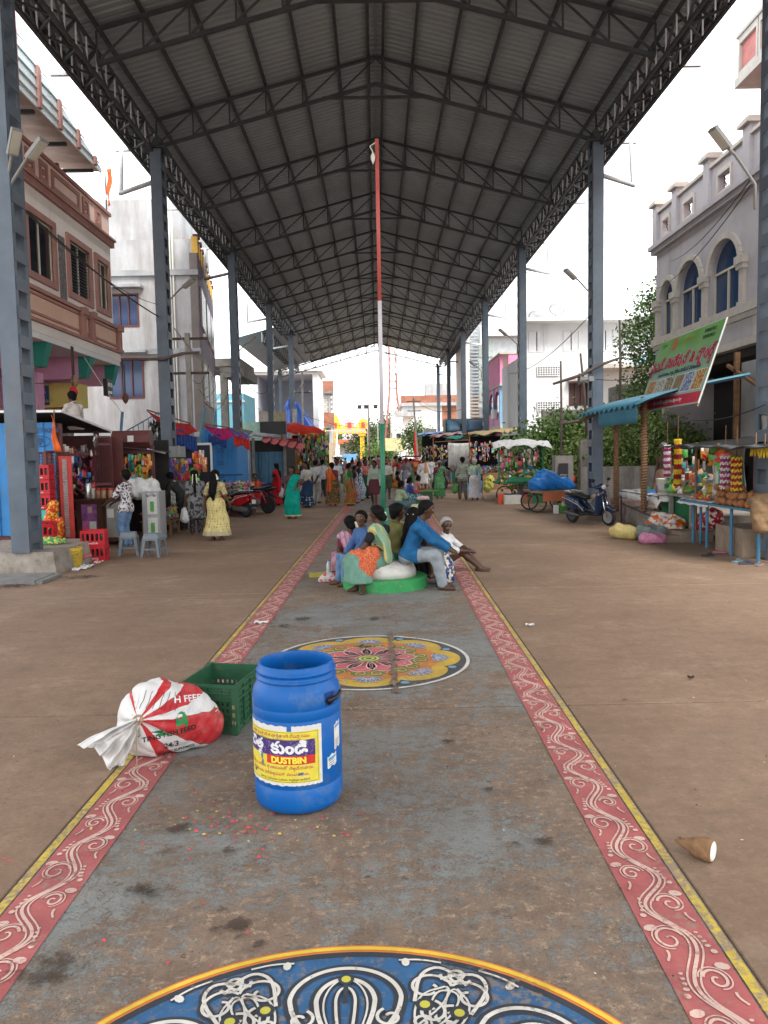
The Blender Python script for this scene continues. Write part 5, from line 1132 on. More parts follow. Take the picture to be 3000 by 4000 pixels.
# ---------------------------------------------------------------- trees and bushes
LEAF = [M('leaf_green', (.095, .170, .040), .55, .45, 1.3, spec=.3), M('leaf_dark', (.055, .095, .032), .6, .5, 1.0, spec=.3), M('leaf_light', (.150, .225, .055), .55, .4, 1.5, spec=.3)]
BARK = M('bark', (.11, .085, .065), .95, .35, 6, bmp=.5)
def tree(name, label, loc, blobs, n, leaf, mat, group=None, trunk=.12, cat='tree', droop=.3):
 o = thing(name, label, cat, loc, 0, group); loc = np.array(loc, float); top = np.mean([b[0] for b in blobs], 0)
 mb = MB(); p0 = D(0, 0, 0); pm = top*D(.5, .5, .45)+D(.05, .03, 0); mb.tube([p0, pm*.5+D(.04, 0, 0), pm, top*.8], [trunk, trunk*.85, trunk*.7, trunk*.3], 8)
 for b in blobs: c = np.array(b[0], float); mb.tube([pm, (pm+c)/2+D(0, 0, .12), c], [trunk*.5, trunk*.32, trunk*.1], 6)
 mb.build('trunk', BARK, o, True)
 wts = np.array([b[1]**2 for b in blobs]); ids = rng.choice(len(blobs), n, p=wts/wts.sum()); d = rng.normal(size=(n, 3)); d /= np.linalg.norm(d, axis=1, keepdims=True)
 rad = np.array([b[1] for b in blobs])[ids]*(.55+.5*rng.random(n)**.6)
 # twig clusters: leaves gather in clumps so sky shows between
 ncl = max(12, n//26); cid = rng.integers(0, ncl, n); cd_ = rng.normal(size=(ncl, 3)); cd_ /= np.linalg.norm(cd_, axis=1, keepdims=True); cb = rng.choice(len(blobs), ncl, p=wts/wts.sum())
 cc_ = np.array([b[0] for b in blobs], float)[cb]+cd_*np.array([b[1] for b in blobs])[cb][:, None]*(.45+.6*rng.random(ncl)**.7)[:, None]*D(1, 1, .85)
 P = cc_[cid]+rng.normal(size=(n, 3))*leaf*2.1
 ax_ = rng.normal(size=(n, 3))+D(0, 0, -droop); ax_ /= np.linalg.norm(ax_, axis=1, keepdims=True); sd = np.cross(ax_, rng.normal(size=(n, 3))); sd /= np.linalg.norm(sd, axis=1, keepdims=True)
 L = (leaf*(.6+.8*rng.random(n)))[:, None]; V = np.stack([P, P+ax_*L*.5+sd*L*.28, P+ax_*L, P+ax_*L*.5-sd*L*.28], 1).reshape(-1, 3)
 raw('crown', V, np.arange(n*4).reshape(n, 4).tolist(), mat, None, o); return o
tree('bush_tree', 'bushy green tree between the second and third right columns', (7.4, 32, 0), [((-.6, 0, 2.0), 1.1), ((.5, .3, 2.6), 1.0), ((1.3, .2, 1.9), .9), ((-.9, .2, 1.2), .9), ((.3, -.2, 1.3), 1.0)], 9000, .17, LEAF[0])
tree('bush_tree', 'dense leafy bush behind the low wall and the rope-wrapped posts', (9.3, 28.5, 0), [((-1.6, 0, 1.8), 1.0), ((-.4, 0, 2.3), 1.1), ((.9, .2, 2.2), 1.1), ((1.9, 0, 1.8), 1.0), ((-.3, -.4, 1.3), 1.0), ((1.3, -.3, 1.2), .9)], 11000, .14, LEAF[2])
tree('neem_tree', 'tall feathery neem tree between the white house and the mauve house', (11.4, 31.5, 0), [((.3, 0, 7.4), 1.1), ((-.3, .2, 6.3), 1.1), ((.5, 0, 5.3), 1.2), ((-.2, .2, 4.0), 1.1), ((.7, .1, 8.1), .8)], 11000, .14, LEAF[0], trunk=.16)
tree('far_tree', 'large dark tree beyond the temple arch lamp', (-1.2, 170, 0), [((0, 0, 5), 3.0), ((3.5, 1, 5.5), 3.2), ((6, 0, 6.5), 3.0), ((2, 0, 3.5), 3), ((-3, 0, 3.6), 2.2)], 9000, .6, LEAF[1], trunk=.4)
tree('far_tree', 'dark tree at the foot of the telecom mast', (5.5, 155, 0), [((0, 0, 6), 3.2), ((2.5, 0, 7.5), 2.8), ((-2.5, 0, 5), 2.8), ((0, 0, 3), 3)], 7000, .6, LEAF[1], trunk=.4)
tree('roadside_tree', 'small broad-leaved tree beside the leaning pole with the red banner', (4.3, 84, 0), [((0, 0, 4.2), .9), ((.8, 0, 3.6), .8), ((-.6, 0, 3.3), .8), ((.2, 0, 2.6), .8)], 3200, .24, LEAF[0])
tree('roadside_tree', 'low leafy tree behind the far blue-tarp stalls', (6.0, 92, 0), [((0, 0, 3.2), 1.3), ((1.3, 0, 2.6), 1.2), ((-1, 0, 2.4), 1.1)], 3200, .26, LEAF[2])
tree('roadside_shrub', 'green shrub beside the far lamp post', (.4, 118, 0), [((0, 0, 2), 1.5), ((1.6, 0, 1.6), 1.3), ((-1.2, 0, 1.4), 1.1)], 2500, .35, LEAF[0])
# palms and a tree line at the end of the road
tree('far_tree', 'pale green tree behind the gate house', (-14, 240, 0), [((0, 0, 6), 4), ((4, 0, 5), 4), ((-5, 0, 5), 4)], 4000, .9, LEAF[0], trunk=.4)
tree('far_tree', 'rounded tree at the end of the road', (4, 260, 0), [((0, 0, 6), 4), ((5, 0, 6), 4.5), ((-5, 0, 5), 4)], 4000, .9, LEAF[1], trunk=.4)
pm_ = thing('palm_tree', 'small palm behind the temple arch', 'tree', (-9, 220, 0)); MB().tube([(0, 0, 0), (.1, 0, 4), (0, 0, 7.5)], [.3, .22, .18], 8).build('trunk', BARK, pm_, True)
mb = MB()
for q in range(14):
 a = q*2.4; 
 for r in range(10):
  t0 = r/10; p = D(math.cos(a)*2.6*t0, math.sin(a)*2.6*t0, 7.5+1.2*t0-2.0*t0*t0); sd = D(-math.sin(a), math.cos(a), 0)
  for s in (-1, 1): mb.add([p, p+D(math.cos(a)*.25, math.sin(a)*.25, 0), p+sd*s*.55*(1-t0*.6)+D(0, 0, -.25)], [(0, 1, 2)])
mb.build('fronds', LEAF[1], pm_)
# ================================================================== things on the lane in front
# ---- blue drum used as a dustbin
BX, BY, BR = -.475, 4.24, .247
drum = thing('plastic_drum', 'bright blue plastic drum with a yellow dustbin notice pasted on it', 'drum', (BX, BY, .004))
MDRUM = M('drum_blue', (.003, .100, .36), .42, .10, 3, (.10, .16, .26), .22, spec=.28, obj=True)
prof = [(.19, .004), (.215, .006), (.237, .022), (.2455, .05), (.247, .075), (.247, .145), (.2445, .148), (.2445, .156), (.247, .160), (.247, .515), (.2445, .519), (.2445, .527), (.247, .531), (.2475, .575), (.2455, .579), (.2475, .583), (.246, .63), (.238, .665), (.222, .695), (.212, .708), (.210, .715), (.2235, .718), (.2245, .728), (.2115, .731), (.2105, .752), (.2205, .755), (.2215, .764), (.2105, .768), (.2105, .796), (.2075, .801), (.199, .801), (.1965, .795), (.1965, .72), (.225, .68), (.236, .60), (.236, .05), (.20, .03), (0, .03)]
MB().lathe(prof, 64).build('shell', MDRUM, drum, True)
bb = MB()
for q in range(40):
 a = 2*PI*q/40; bb.box((.222*math.cos(a), .222*math.sin(a), .7595), (.006, .008, .005), a)
tag(bb.build('rim_studs', MDRUM, drum), kind='stuff')
hd = MB(); a0 = R(-90+52); pc = lambda a, r, z: np.array([r*math.cos(a), r*math.sin(a), z])
hd.grid(6, 4, lambda s, t: pc(a0-.13+.26*s, .2485, .585+.075*t)); hd.build('handle_pad', M('handle_pad_navy', (.012, .045, .20), .5), drum)
hd = MB(); hd.tube([pc(a0-.10, .250, .615), pc(a0-.06, .268, .622), pc(a0+.06, .283, .634), pc(a0+.22, .275, .648), pc(a0+.30, .268, .652)], [.012, .016, .011, .010, .008], 8); hd.tube([pc(a0-.03, .25, .60), pc(a0-.02, .274, .625)], .012, 8); hd.build('handle', M('black_plastic', (.012, .012, .013), .45), drum, True)
# label: worn paper wrapped on the shell
LA0, LA1, LZ0, LZ1 = R(-90-80), R(-90+37), .178, .505; LAC = (LA0+LA1)/2; LW = (LA1-LA0)*BR
def lab(x, z, off): a = LAC+x/BR; return (math.cos(a)*(BR+off), math.sin(a)*(BR+off), z)
def lrect(mb, x0, x1, z0, z1, off, n=24, wob=0.):
 mb.grid(n, 2, lambda s, t: lab(x0+(x1-x0)*s, z0+(z1-z0)*t+(wob*math.sin(s*37)*(1 if t > .9 else -1 if t < .1 else 0)), off))
PAP = M('paper_white', (.62, .61, .58), .7, .1, 20, (.30, .30, .31), .12, obj=True); LYEL = M('label_yellow', (.66, .55, .05), .6, .12, 18, (.55, .52, .38), .22, obj=True)
h2 = LW/2; zc = (LZ0+LZ1)/2
mb = MB(); lrect(mb, -h2, h2*.24, LZ0, LZ1, .0012, 30, .003); lrect(mb, h2*.34, h2, LZ0, LZ1, .0012, 16, .002); lrect(mb, h2*.24, h2*.34, LZ0, LZ1-.03, .0012, 4); lb = mb.build('notice', PAP, drum)
mb = MB(); lrect(mb, -h2+.008, h2-.016, LZ0+.016, LZ1-.028, .0022, 40); mb.build('yellow_ground', LYEL, lb)
NAVY = M('label_navy', (.055, .025, .16), .6, .12, 25, (.45, .43, .5), .2, obj=True); LRED = M('label_red', (.55, .03, .015), .6, .1, 25, obj=True)
mb = MB(); lrect(mb, -h2+.010, h2-.040, LZ0+.163, LZ0+.252, .0030, 40); mb.build('navy_panel', NAVY, lb)
mb = MB(); lrect(mb, -.062, h2-.042, LZ0+.118, LZ0+.166, .0037, 24); mb.build('red_panel', LRED, lb)
mb = MB()
for z in (LZ0+.021, LZ1-.035): lrect(mb, -h2+.014, h2-.023, z, z+.0018, .0027, 40)
lrect(mb, h2-.0245, h2-.023, LZ0+.021, LZ1-.034, .0027, 2); mb.build('border_line', M('ink_black', (.02, .02, .02), .7), lb)
def lab_text(VF, x, z, off, mat, name='lettering', sx_=1., sk=0.):
 V, F = VF; P = []; FF = []; n = len(V)
 for q, (dx, dz) in enumerate(((0, 0), (sk, 0), (-sk, sk*.6), (sk*.5, -sk*.6)) if sk else ((0, 0),)):
  P += [lab(x+dx+v[0]*sx_, z+dz+v[1], off+.0003*q) for v in V]; FF += [[n*q+i for i in f] for f in F]
 raw(name, P, FF, mat, None, lb)
INKR = M('ink_crimson', (.42, .015, .06), .7, .1); INKB = M('ink_black', 0); LW_ = M('label_white', (.72, .72, .72), .6, .1); LY_ = M('label_lemon', (.80, .66, .06), .6, .1)
lab_text(telugu('శ్రీ మల్లికార్జునస్వామి కామాక్షితాయి దేవస్థానము', .0225, .012), -.02, LZ1-.060, .0031, INKR)
lab_text(telugu('జొన్నవాడ, బుచ్చిరెడ్డిపాళెం మం., శ్రీ పొట్టి శ్రీరాములు నెల్లూరు జిల్లా', .0135, .006), -.02, LZ1-.079, .0031, INKB)
lab_text(telugu('చెత్త', .080, .012), -.150, LZ0+.190, .0042, LW_, sk=.0032); lab_text(telugu('కుండి', .092, .012), .068, LZ0+.180, .0042, LW_, sk=.0034)
lab_text(text_mesh('DUSTBIN', .047, 'CENTER', .02), .065, LZ0+.126, .0050, LY_, sx_=1.0, sk=.002)
lab_text(telugu('దేవస్థానం పరిసర ప్రాంతములలో చెత్తవేయరాదు.', .0225, .012), -.012, LZ0+.092, .0031, INKR)
lab_text(telugu('పరిసరాలను పరిశుభ్రముగా వుంచవలెను.', .0235, .012), -.012, LZ0+.058, .0031, INKR)
lab_text(telugu('సహాయ కమీషనరు మరియు కార్యనిర్వహణాధికారి', .0155, .006), .03, LZ0+.030, .0031, INKB)
# torn strips of the notice: bare drum showing
mb = MB()
for (x, z, w_, h_) in ((-.10, .33, .012, .05), (-.095, .29, .01, .035), (-.17, .23, .02, .018), (.13, .245, .03, .012), (-.165, .40, .012, .022)): blob_pts = [lab(x+w_*.5*math.cos(t)*(1+.3*math.sin(3*t)), z+h_*.5*math.sin(t), .0052) for t in np.linspace(0, 2*PI, 9)[:-1]]; mb.add(blob_pts, [tuple(range(8))])
tag(mb.build('torn_spots', MDRUM, lb), kind='stuff')
for (a, z0, z1, wd) in ((R(-90+66), .33, .47, .06), (R(-90+54), .24, .305, .075)):
 mb = MB(); mb.grid(8, 5, lambda s, t: pc(a+(s-.5)*wd/BR, BR+.0015, z0+(z1-z0)*t+(.006*math.sin(40*s) if t in (0, 1) else 0)+.012*s)); l2 = mb.build('side_sticker', PAP, drum)
 mb = MB(); mb.grid(8, 1, lambda s, t: pc(a+(s*.8-.4)*wd/BR, BR+.0025, z1-.024+.014*t+.010*s)); mb.build('sticker_band', M('sticker_cyan', (.06, .30, .55), .6), l2)
 mb = MB()
 for q in range(4): mb.grid(6, 1, lambda s, t: pc(a+(s*.6-.35)*wd/BR, BR+.0024, z0+.012+.012*q+.003*t+.008*s))
 tag(mb.build('sticker_print', INKB, l2), kind='stuff')
# ---- green vegetable crate
MCR = M('crate_green', (.022, .095, .045), .5, .2, 5, (.12, .13, .09), .15, obj=True)
def crate(label, loc, rz, sx_, sy_, h, mat, holes=True, group=None, name='plastic_crate', letters=None):
 o = thing(name, label, 'crate', loc, rz, group); t = .012; x, y = sx_/2, sy_/2
 MB().bx(-x+t, x-t, -y+t, y-t, .004, .018).build('floor', mat, o)
 def side(L, place, nm):
  mb = MB(); nc = max(3, int(L/.036)); 
  for (z0, z1) in ((0, .06), (h-.11, h-.0)): mb.bx(-L/2, L/2, 0, t, z0, z1)
  if holes:
   rows = 4; hz = (h-.17)/rows
   for q in range(rows): mb.bx(-L/2, L/2, .001, t-.001, .06+hz*(q+.62), .06+hz*(q+1))
   for q in range(nc+1): xx = -L/2+(L)*(q/nc); mb.bx(max(-L/2, xx-.010), min(L/2, xx+.010), .0005, t-.0005, .06, h-.11)
  else: mb.bx(-L/2, L/2, .001, t-.001, .06, h-.11)
  o2 = mb.build('side_wall', mat, o); o2.matrix_local = place; tag(o2, kind='stuff')
  rb = MB()
  for zz in (h-.012, h-.055, h-.105, .05): rb.bx(-L/2-.012, L/2+.012, -.014, 0, zz-.006, zz+.006)
  for q in range(5): xx = -L/2+L*q/4; rb.bx(xx-.005, xx+.005, -.013, 0, .02, h-.02)
  o3 = rb.build('ribs', mat, o2); tag(o3, kind='stuff')
 side(sx_, Matrix.Translation((0, -y, 0)), 'a'); side(sx_, Matrix.Translation((0, y, 0)) @ Matrix.Rotation(PI, 4, 'Z'), 'b')
 side(sy_-.03, Matrix.Translation((x, 0, 0)) @ Matrix.Rotation(PI/2, 4, 'Z'), 'c'); side(sy_-.03, Matrix.Translation((-x, 0, 0)) @ Matrix.Rotation(-PI/2, 4, 'Z'), 'd')
 mb = MB(); [mb.bx(sx2*(x+.004)-.022, sx2*(x+.004)+.022, sy2*(y+.004)-.022, sy2*(y+.004)+.022, 0, h-.001) for sx2 in (-1, 1) for sy2 in (-1, 1)]
 for s1 in (-1, 1):
  for s2 in (-1, 1): MB().bx(s1*x-.02+.002*s1, s1*x+.02+.004*s1, s2*y-.02+.002*s2, s2*y+.02+.004*s2, 0, h-.002).build('corner_post', mat, o)
 if letters:
  for q, ch in enumerate(letters):
   V, F = text_mesh(ch, .04, 'CENTER', .02); raw('stencil_letter', np.stack([V[:, 0]+x-.002+.0, V[:, 2]*0-y-.0265, V[:, 1]+h-.16-.055*q], 1), F, M('stencil_tan', (.35, .28, .16), .8), None, o)
 return o
crate('green slatted plastic crate standing open behind the tied sack', (-1.17, 5.58, .004), R(-12), .42, .55, .345, MCR, letters='RBN')
MB().box((0, .268, .30), (.11, .004, .035)).build('handle_slot', M('slot_pale', (.32, .28, .22), .9), bpy.data.objects['plastic_crate'])
# ---- tied feed sack
def sack_mat():
 m, nt, b = base('feed_sack', .55, 0, .3); ob = _n(nt, 'ShaderNodeTexCoord').outputs['Object']; s = _n(nt, 'ShaderNodeSeparateXYZ'); nt.links.new(ob, s.inputs[0])
 # angle about the knot axis (knot in local coordinates)
 dx = math_(nt, 'ADD', s.outputs['X'], .085); dz = math_(nt, 'ADD', s.outputs['Z'], -.285); dy = math_(nt, 'ADD', s.outputs['Y'], .235)
 an = math_(nt, 'ARCTAN2', dz, math_(nt, 'ADD', dx, math_(nt, 'MULTIPLY', dy, .15)))
 an = math_(nt, 'ADD', an, math_(nt, 'MULTIPLY', math_(nt, 'SUBTRACT', noise(nt, 5, 2, vec=ob), .5), .25))
 f = math_(nt, 'FRACT', math_(nt, 'ADD', math_(nt, 'DIVIDE', an, 2*PI), .5))
 r = _n(nt, 'ShaderNodeValToRGB'); r.color_ramp.interpolation = 'CONSTANT'; W_ = (.66, .65, .63, 1); R_ = (.47, .025, .03, 1); E = r.color_ramp.elements
 st = [(0, W_), (.19, W_), (.33, W_), (.37, R_), (.455, W_), (.49, R_), (.545, W_), (.585, R_), (.62, W_), (.70, W_), (.775, R_), (.81, W_), (.90, W_)]
 E[0].position = 0; E[0].color = W_; E[1].position = .30; E[1].color = R_
 for p, c in [(.345, W_), (.40, R_), (.475, W_), (.515, R_), (.565, W_), (.60, R_), (.635, W_), (.76, W_), (.80, R_), (.83, W_)]:
  e = E.new(p); e.color = c
 nt.links.new(f, r.inputs[0]); c = mixc(nt, math_(nt, 'MULTIPLY', ramp(nt, noise(nt, 14, 5, vec=ob), .5, .8), .35), r.outputs[0], (.40, .38, .35))
 nt.links.new(c, b.inputs['Base Color']); bump(nt, b, noise(nt, 22, 6, vec=ob), .4, .012); return m
sack = thing('tied_sack', 'tied white sack with red stripes and printed lettering lying by the green crate', 'sack', (-1.47, 5.02, .004), R(8))
sack.scale = (1.18, 1.16, 1.06)
kn = D(-.085, -.235, .285)
def pleat(X, Y, Z):
 d = np.sqrt((X-kn[0])**2+(Y-kn[1])**2+(Z-kn[2])**2); a = np.arctan2(Z-kn[2], X-kn[0])
 return .018*(.6-np.abs(np.sin(a*6.5+1.5*np.sin(3*a))))*np.exp(-((d-.11)/.13)**2)+.012*(.6-np.abs(np.sin(X*13+Z*9+2*np.sin(Y*8+X*5))))+.007*(.6-np.abs(np.sin(Z*29-Y*17+3*np.sin(X*11))))
V, F = sdf_mesh([((-.01, .03, .21), (.07, .05, .20), .225, .20), ((-.06, 0, .13), (.19, .07, .12), .16, .14), ((-.02, -.08, .25), kn, .16, .02), ((.2, .09, .10), (.25, .1, .09), .10, .07)], .010, .08, 0, lambda X, Y, Z: .002-Z, pleat)
body = raw('sack_body', V, F, sack_mat(), None, sack, True)
WSACK = M('sack_white', (.66, .65, .63), .55, .12, 8, bmp=.3)
mb = MB(); wv = D(-.10, -.12, .26)
mb.slab(44, 14, lambda s, t: kn+D(-.19, -.06, -.15)*t**1.1+(wv*(s-.5)*1.2+D(-.02, 0, -.08)*(s-.5)**2*4)*(.12+1.0*t)+D(.25, -.9, .1)*(.026*math.sin(s*21+3*t)+.018*math.sin(s*33-4*t+1)+.01*math.sin(t*19+s*9))*(.3+t)-D(0, 0, .05)*max(0, t-.6), .004)
for i, p_ in enumerate(mb.v): mb.v[i] = (p_[0], p_[1], max(.008+.004*(i % 3), p_[2]))
mb.build('sack_mouth', WSACK, sack, False)
MB().tube([kn+.024*D(math.cos(t), .25*math.sin(t), math.sin(t)) for t in np.linspace(0, 2*PI, 12)[:-1]], .007, 6, closed=True).build('tie_string', M('jute', (.33, .24, .14), .9), sack)
MB().tube([kn+D(0, -.03, 0), kn+D(.0, -.075, -.12), kn+D(.005, -.12, -.235)], .003, 5).build('loose_string', M('jute', 0), sack)
# print on the sack: laid onto the surface
from mathutils.bvhtree import BVHTree
def decal(VF, target, org, ex, ey, dirn, mat, parent, off=.003, name='lettering', sub=0):
 me = target.data; bv = BVHTree.FromPolygons([v.co[:] for v in me.vertices], [p.vertices[:] for p in me.polygons])
 V, F = VF; P = []; dv = Vector(dirn).normalized()
 for v in V:
  p = Vector(np.array(org)+np.array(ex)*v[0]+np.array(ey)*v[1]); h = bv.ray_cast(p, dv); P.append(None if h[0] is None else h[0]-dv*off)
 F = [f for f in F if all(P[i] is not None for i in f)]; P = [tuple(p) if p is not None else (0, 0, .1) for p in P]
 return raw(name, P, F, mat, None, parent) if F else None
vdir = nrm((-.28, 1, -.33)); exv = nrm(np.cross(vdir, (0, 0, 1))); eyv = np.cross(exv, vdir); o0 = D(0, 0, .18)-vdir*.8
for s, x, z, sz, m_, rot in (('TING FISH FEED', .02, -.085, .042, 'ink_black', .10), ('24/3', .03, -.155, .045, 'ink_black', .1), ('VANAMI SUPERMIDA', .06, -.185, .022, 'ink_black', .12), ('H FEED', .14, .10, .055, 'label_white', -.05), ('HAT', -.20, .055, .04, 'label_white', .1), ('***', .13, .02, .06, 'label_white', -.3), ('Alle', .325, -.0, .045, 'label_white', -.4)):
 V, F = text_mesh(s, sz, 'CENTER', .02); V = V @ np.array([[math.cos(rot), math.sin(rot), 0], [-math.sin(rot), math.cos(rot), 0], [0, 0, 1]])
 decal((V, F), body, o0+exv*x+eyv*z, exv, eyv, vdir, M(m_, 0), sack)
for (x, z, w_, h_, m_) in ((.085, -.02, .035, .07, 'sack_green'), (-.02, -.06, .13, .018, 'sack_green'), (.325, .012, .05, .045, 'sack_green')):
 V = np.array([(w_*math.cos(t), h_*math.sin(t), 0) for t in np.linspace(0, 2*PI, 13)[:-1]]+[(0, 0, 0)]); decal((V, [(i, (i+1) % 12, 12) for i in range(12)]), body, o0+exv*x+eyv*z, exv, eyv, vdir, M('sack_green', (.03, .24, .07), .6), sack, .002, 'green_print')
ln = MB()
for q in range(7):
 t = np.linspace(0, 1, 12); x = -.13+.03*q+.05*t; z = .10+.10*t+.004*np.sin(9*t+q)-.012*q*.6; ribbon(ln, np.stack([x, z], 1), .0028, 0.)
decal((np.array(ln.v), ln.f), body, o0, exv, eyv, vdir, M('ink_black', 0), sack, .0025, 'line_print')
# ---- half coconut shell, scraps and petals
cc = thing('coconut_half', 'broken half coconut with white flesh and a tuft of husk', 'coconut', (1.52, 3.50, .0), R(-40)); cc.scale = (.85, .85, .85); HUSK = M('coconut_husk', (.21, .115, .055), .9, .4, 20, bmp=.6, obj=True)
cax = [[.2, .95, .2], [-.95, .15, .1], [.1, -.2, .97]]; cax = np.linalg.qr(np.array(cax).T)[0].T
MB().lathe([(.0, -.17), (.012, -.15), (.028, -.11), (.05, -.06), (.062, -.02), (.064, .02), (.06, .045), (.054, .045)], 18, (0, 0, .058), ax=[[0, 1, 0], [0, 0, 1], [1, 0, 0]]).build('husk', HUSK, cc, True)
MB().lathe([(.056, .044), (.048, .050), (.03, .051), (0, .051)], 18, (0, 0, .058), ax=[[0, 1, 0], [0, 0, 1], [1, 0, 0]]).build('flesh', M('coconut_white', (.75, .73, .68), .5), cc, True)
def scraps(n, cx, cy, sx_, sy_, size, z=.006, cur=.5):
 mb = MB()
 for q in range(n):
  x, y = cx+rng.normal()*sx_, cy+rng.normal()*sy_; a = rng.random()*6.3; s = size*(.5+rng.random()); h_ = s*cur*rng.random()
  c_, s_ = math.cos(a)*s, math.sin(a)*s; mb.add([(x-c_, y-s_, z), (x+s_*.6, y-c_*.6, z+h_), (x+c_, y+s_, z+h_*.3), (x-s_*.6, y+c_*.6, z)], [(0, 1, 2, 3)])
 return mb
tag(scraps(70, -.78, 3.95, .28, .17, .012).build('flower_petals', M('petal_pink', (.62, .06, .09), .6, .3, 30)), kind='stuff', label='pink flower petals scattered before the blue drum'); tag(scraps(34, -.75, 3.95, .35, .16, .010).build('flower_petals', M('petal_yellow', (.55, .45, .10), .6)), kind='stuff', label='yellow flower shreds scattered before the blue drum')
tag(scraps(26, -.7, 3.5, .8, .7, .009).build('flower_petals', M('petal_pink', 0)), kind='stuff', label='stray pink petals on the painted lane')
tag(scraps(600, 0, 7, 3.2, 5, .008, .005, .3).build('litter_specks', M('leaf_litter', (.07, .05, .035), .9, .4)), kind='stuff', label='dark leaf litter specks over the paved lane'); tag(scraps(120, .5, 7, 3.2, 4.5, .007, .005, .3).build('paper_specks', PAP), kind='stuff', label='tiny pale paper scraps over the pavement')
for (u, v, s, lb_) in ((1020, 2437, .16, 'crumpled white paper strip on the red border'), (2070, 2447, .09, 'small white paper scrap beyond the yellow line'), (2700, 2655, .05, 'dark scrap of rubbish on the bare concrete')):
 p = G(u, v); mb = MB(); mb.slab(10, 4, lambda a, b: (p[0]+(a-.5)*s, p[1]+(b-.5)*s*.5+.02*math.sin(a*9), .012+.02*abs(math.sin(a*7+b*4))), .003); tag(mb.build('paper_scrap', PAP if v != 2655 else M('leaf_litter', 0)), lb_, 'litter')
def stain_mat():
 m, nt, b = base('damp_stain', .8, 0, .3); b.inputs['Base Color'].default_value = (.058, .040, .029, 1)
 ob = _n(nt, 'ShaderNodeTexCoord').outputs['Object']; ln_ = _n(nt, 'ShaderNodeVectorMath', operation='LENGTH'); nt.links.new(ob, ln_.inputs[0])
 d = math_(nt, 'ADD', math_(nt, 'SUBTRACT', .92, ln_.outputs['Value']), math_(nt, 'MULTIPLY', math_(nt, 'SUBTRACT', noise(nt, 14, 6, .7), .55), 3.4))
 a = math_(nt, 'MULTIPLY', ramp(nt, d, .15, .6), .72); nt.links.new(a, b.inputs['Alpha']); return m
STM = stain_mat(); disc = None
for (u, v, r) in ((920, 3620, .13), (1020, 3690, .06), (620, 3490, .12), (700, 3240, .10), (650, 3330, .09), (180, 3800, .2), (880, 3560, .07), (2110, 3290, .10), (2010, 3300, .07), (1460, 2420, .2), (1180, 2420, .22), (1100, 2450, .2), (1420, 2530, .16), (560, 3480, .1), (900, 3330, .08), (1750, 2900, .07), (1900, 3090, .06), (60, 2290, .5), (330, 2255, .4), (2440, 2740, .05)):
 p = G(u, v)
 if disc is None: mb = MB(); blob(mb, (0, 0), 1.5, 0, 24); disc = mb.build('dark_stain', STM, lane); o_ = disc
 else: o_ = inst(disc, lane, Matrix())
 o_.matrix_local = Matrix.Translation((p[0], p[1], .0165 if p[1] > 6 else .0135)) @ Matrix.Diagonal((r, r*.75, 1, 1))
# ================================================================== stalls on the left
def bright(i, n=0):
 P = [(.55, .05, .05), (.70, .45, .04), (.10, .35, .08), (.05, .15, .45), (.60, .10, .30), (.68, .66, .62), (.70, .22, .03), (.25, .08, .35), (.20, .55, .10), (.05, .35, .40), (.45, .30, .20), (.03, .03, .04)]
 i %= len(P); return M('goods_%d' % i, P[i], .35, .25, 12)
GOODS = [bright(i) for i in range(12)]
def packets(name, n, c, s, size, parent=None, kind='stuff', label=None, flat=False, pal=None, hang=False):
 V = []; F = []; mi = []
 if hang: n = int(n*1.5); size *= .8
 for q in range(n):
  p = np.array(c)+np.array([(rng.random()-.5)*s[0], (rng.random()-.5)*s[1], (rng.random()**(1.6 if not hang else 1))*s[2]])
  a = rng.normal(size=3); a /= np.linalg.norm(a); b = np.cross(a, rng.normal(size=3)); b /= np.linalg.norm(b); n_ = np.cross(a, b); L = size*(.6+.8*rng.random()); w_ = L*(.4+.5*rng.random())
  if hang: a = np.array([0, 0, 1.]); b = nrm((math.cos(q*1.7), math.sin(q*1.7), 0)); n_ = np.cross(a, b)
  k = len(V); th = .09 if hang else .18; V += [p-a*L/2-b*w_/2, p-a*L/2+b*w_/2, p+a*L/2+b*w_/2, p+a*L/2-b*w_/2, p+n_*L*th, p-n_*L*th]
  for f in ((0, 1, 4), (1, 2, 4), (2, 3, 4), (3, 0, 4), (1, 0, 5), (2, 1, 5), (3, 2, 5), (0, 3, 5)): F.append([k+i for i in f]); mi.append((pal[q % len(pal)] if pal else int(rng.integers(0, 12))))
 o = raw(name, V, F, GOODS, mi, parent, world=True); tag(o, label, None, None, kind); return o
MAR = M('maroon_steel', (.115, .030, .028), .5, .25, 4, (.08, .05, .045), .2); REDP = M('stall_red', (.42, .028, .022), .45, .2, 4); BLS = M('blue_sheet', (.035, .22, .52), .5, .15, 2, (.12, .2, .3), .1)
INKD = M('print_dark_blue', (.02, .07, .17), .6)
def corr(mb, p0, p1, z0, z1, pit=.2, dep=.035):
 p0 = np.array(p0, float); p1 = np.array(p1, float); d = p1-p0; L = np.linalg.norm(d); e = d/L; nn = np.array([e[1], -e[0]]); P = []; s = 0.
 while s < L-1e-6:
  for ds, h in ((0, 0), (.55, 0), (.65, 1), (.9, 1)):
   if s+ds*pit < L: P.append((s+ds*pit, h*dep))
  s += pit
 P.append((L, 0)); Q = [p0+e*a+nn*h for a, h in P]; n = len(Q)
 mb.add([(q[0], q[1], z0) for q in Q]+[(q[0], q[1], z1) for q in Q], [(i, i+1, n+i+1, n+i) for i in range(n-1)])
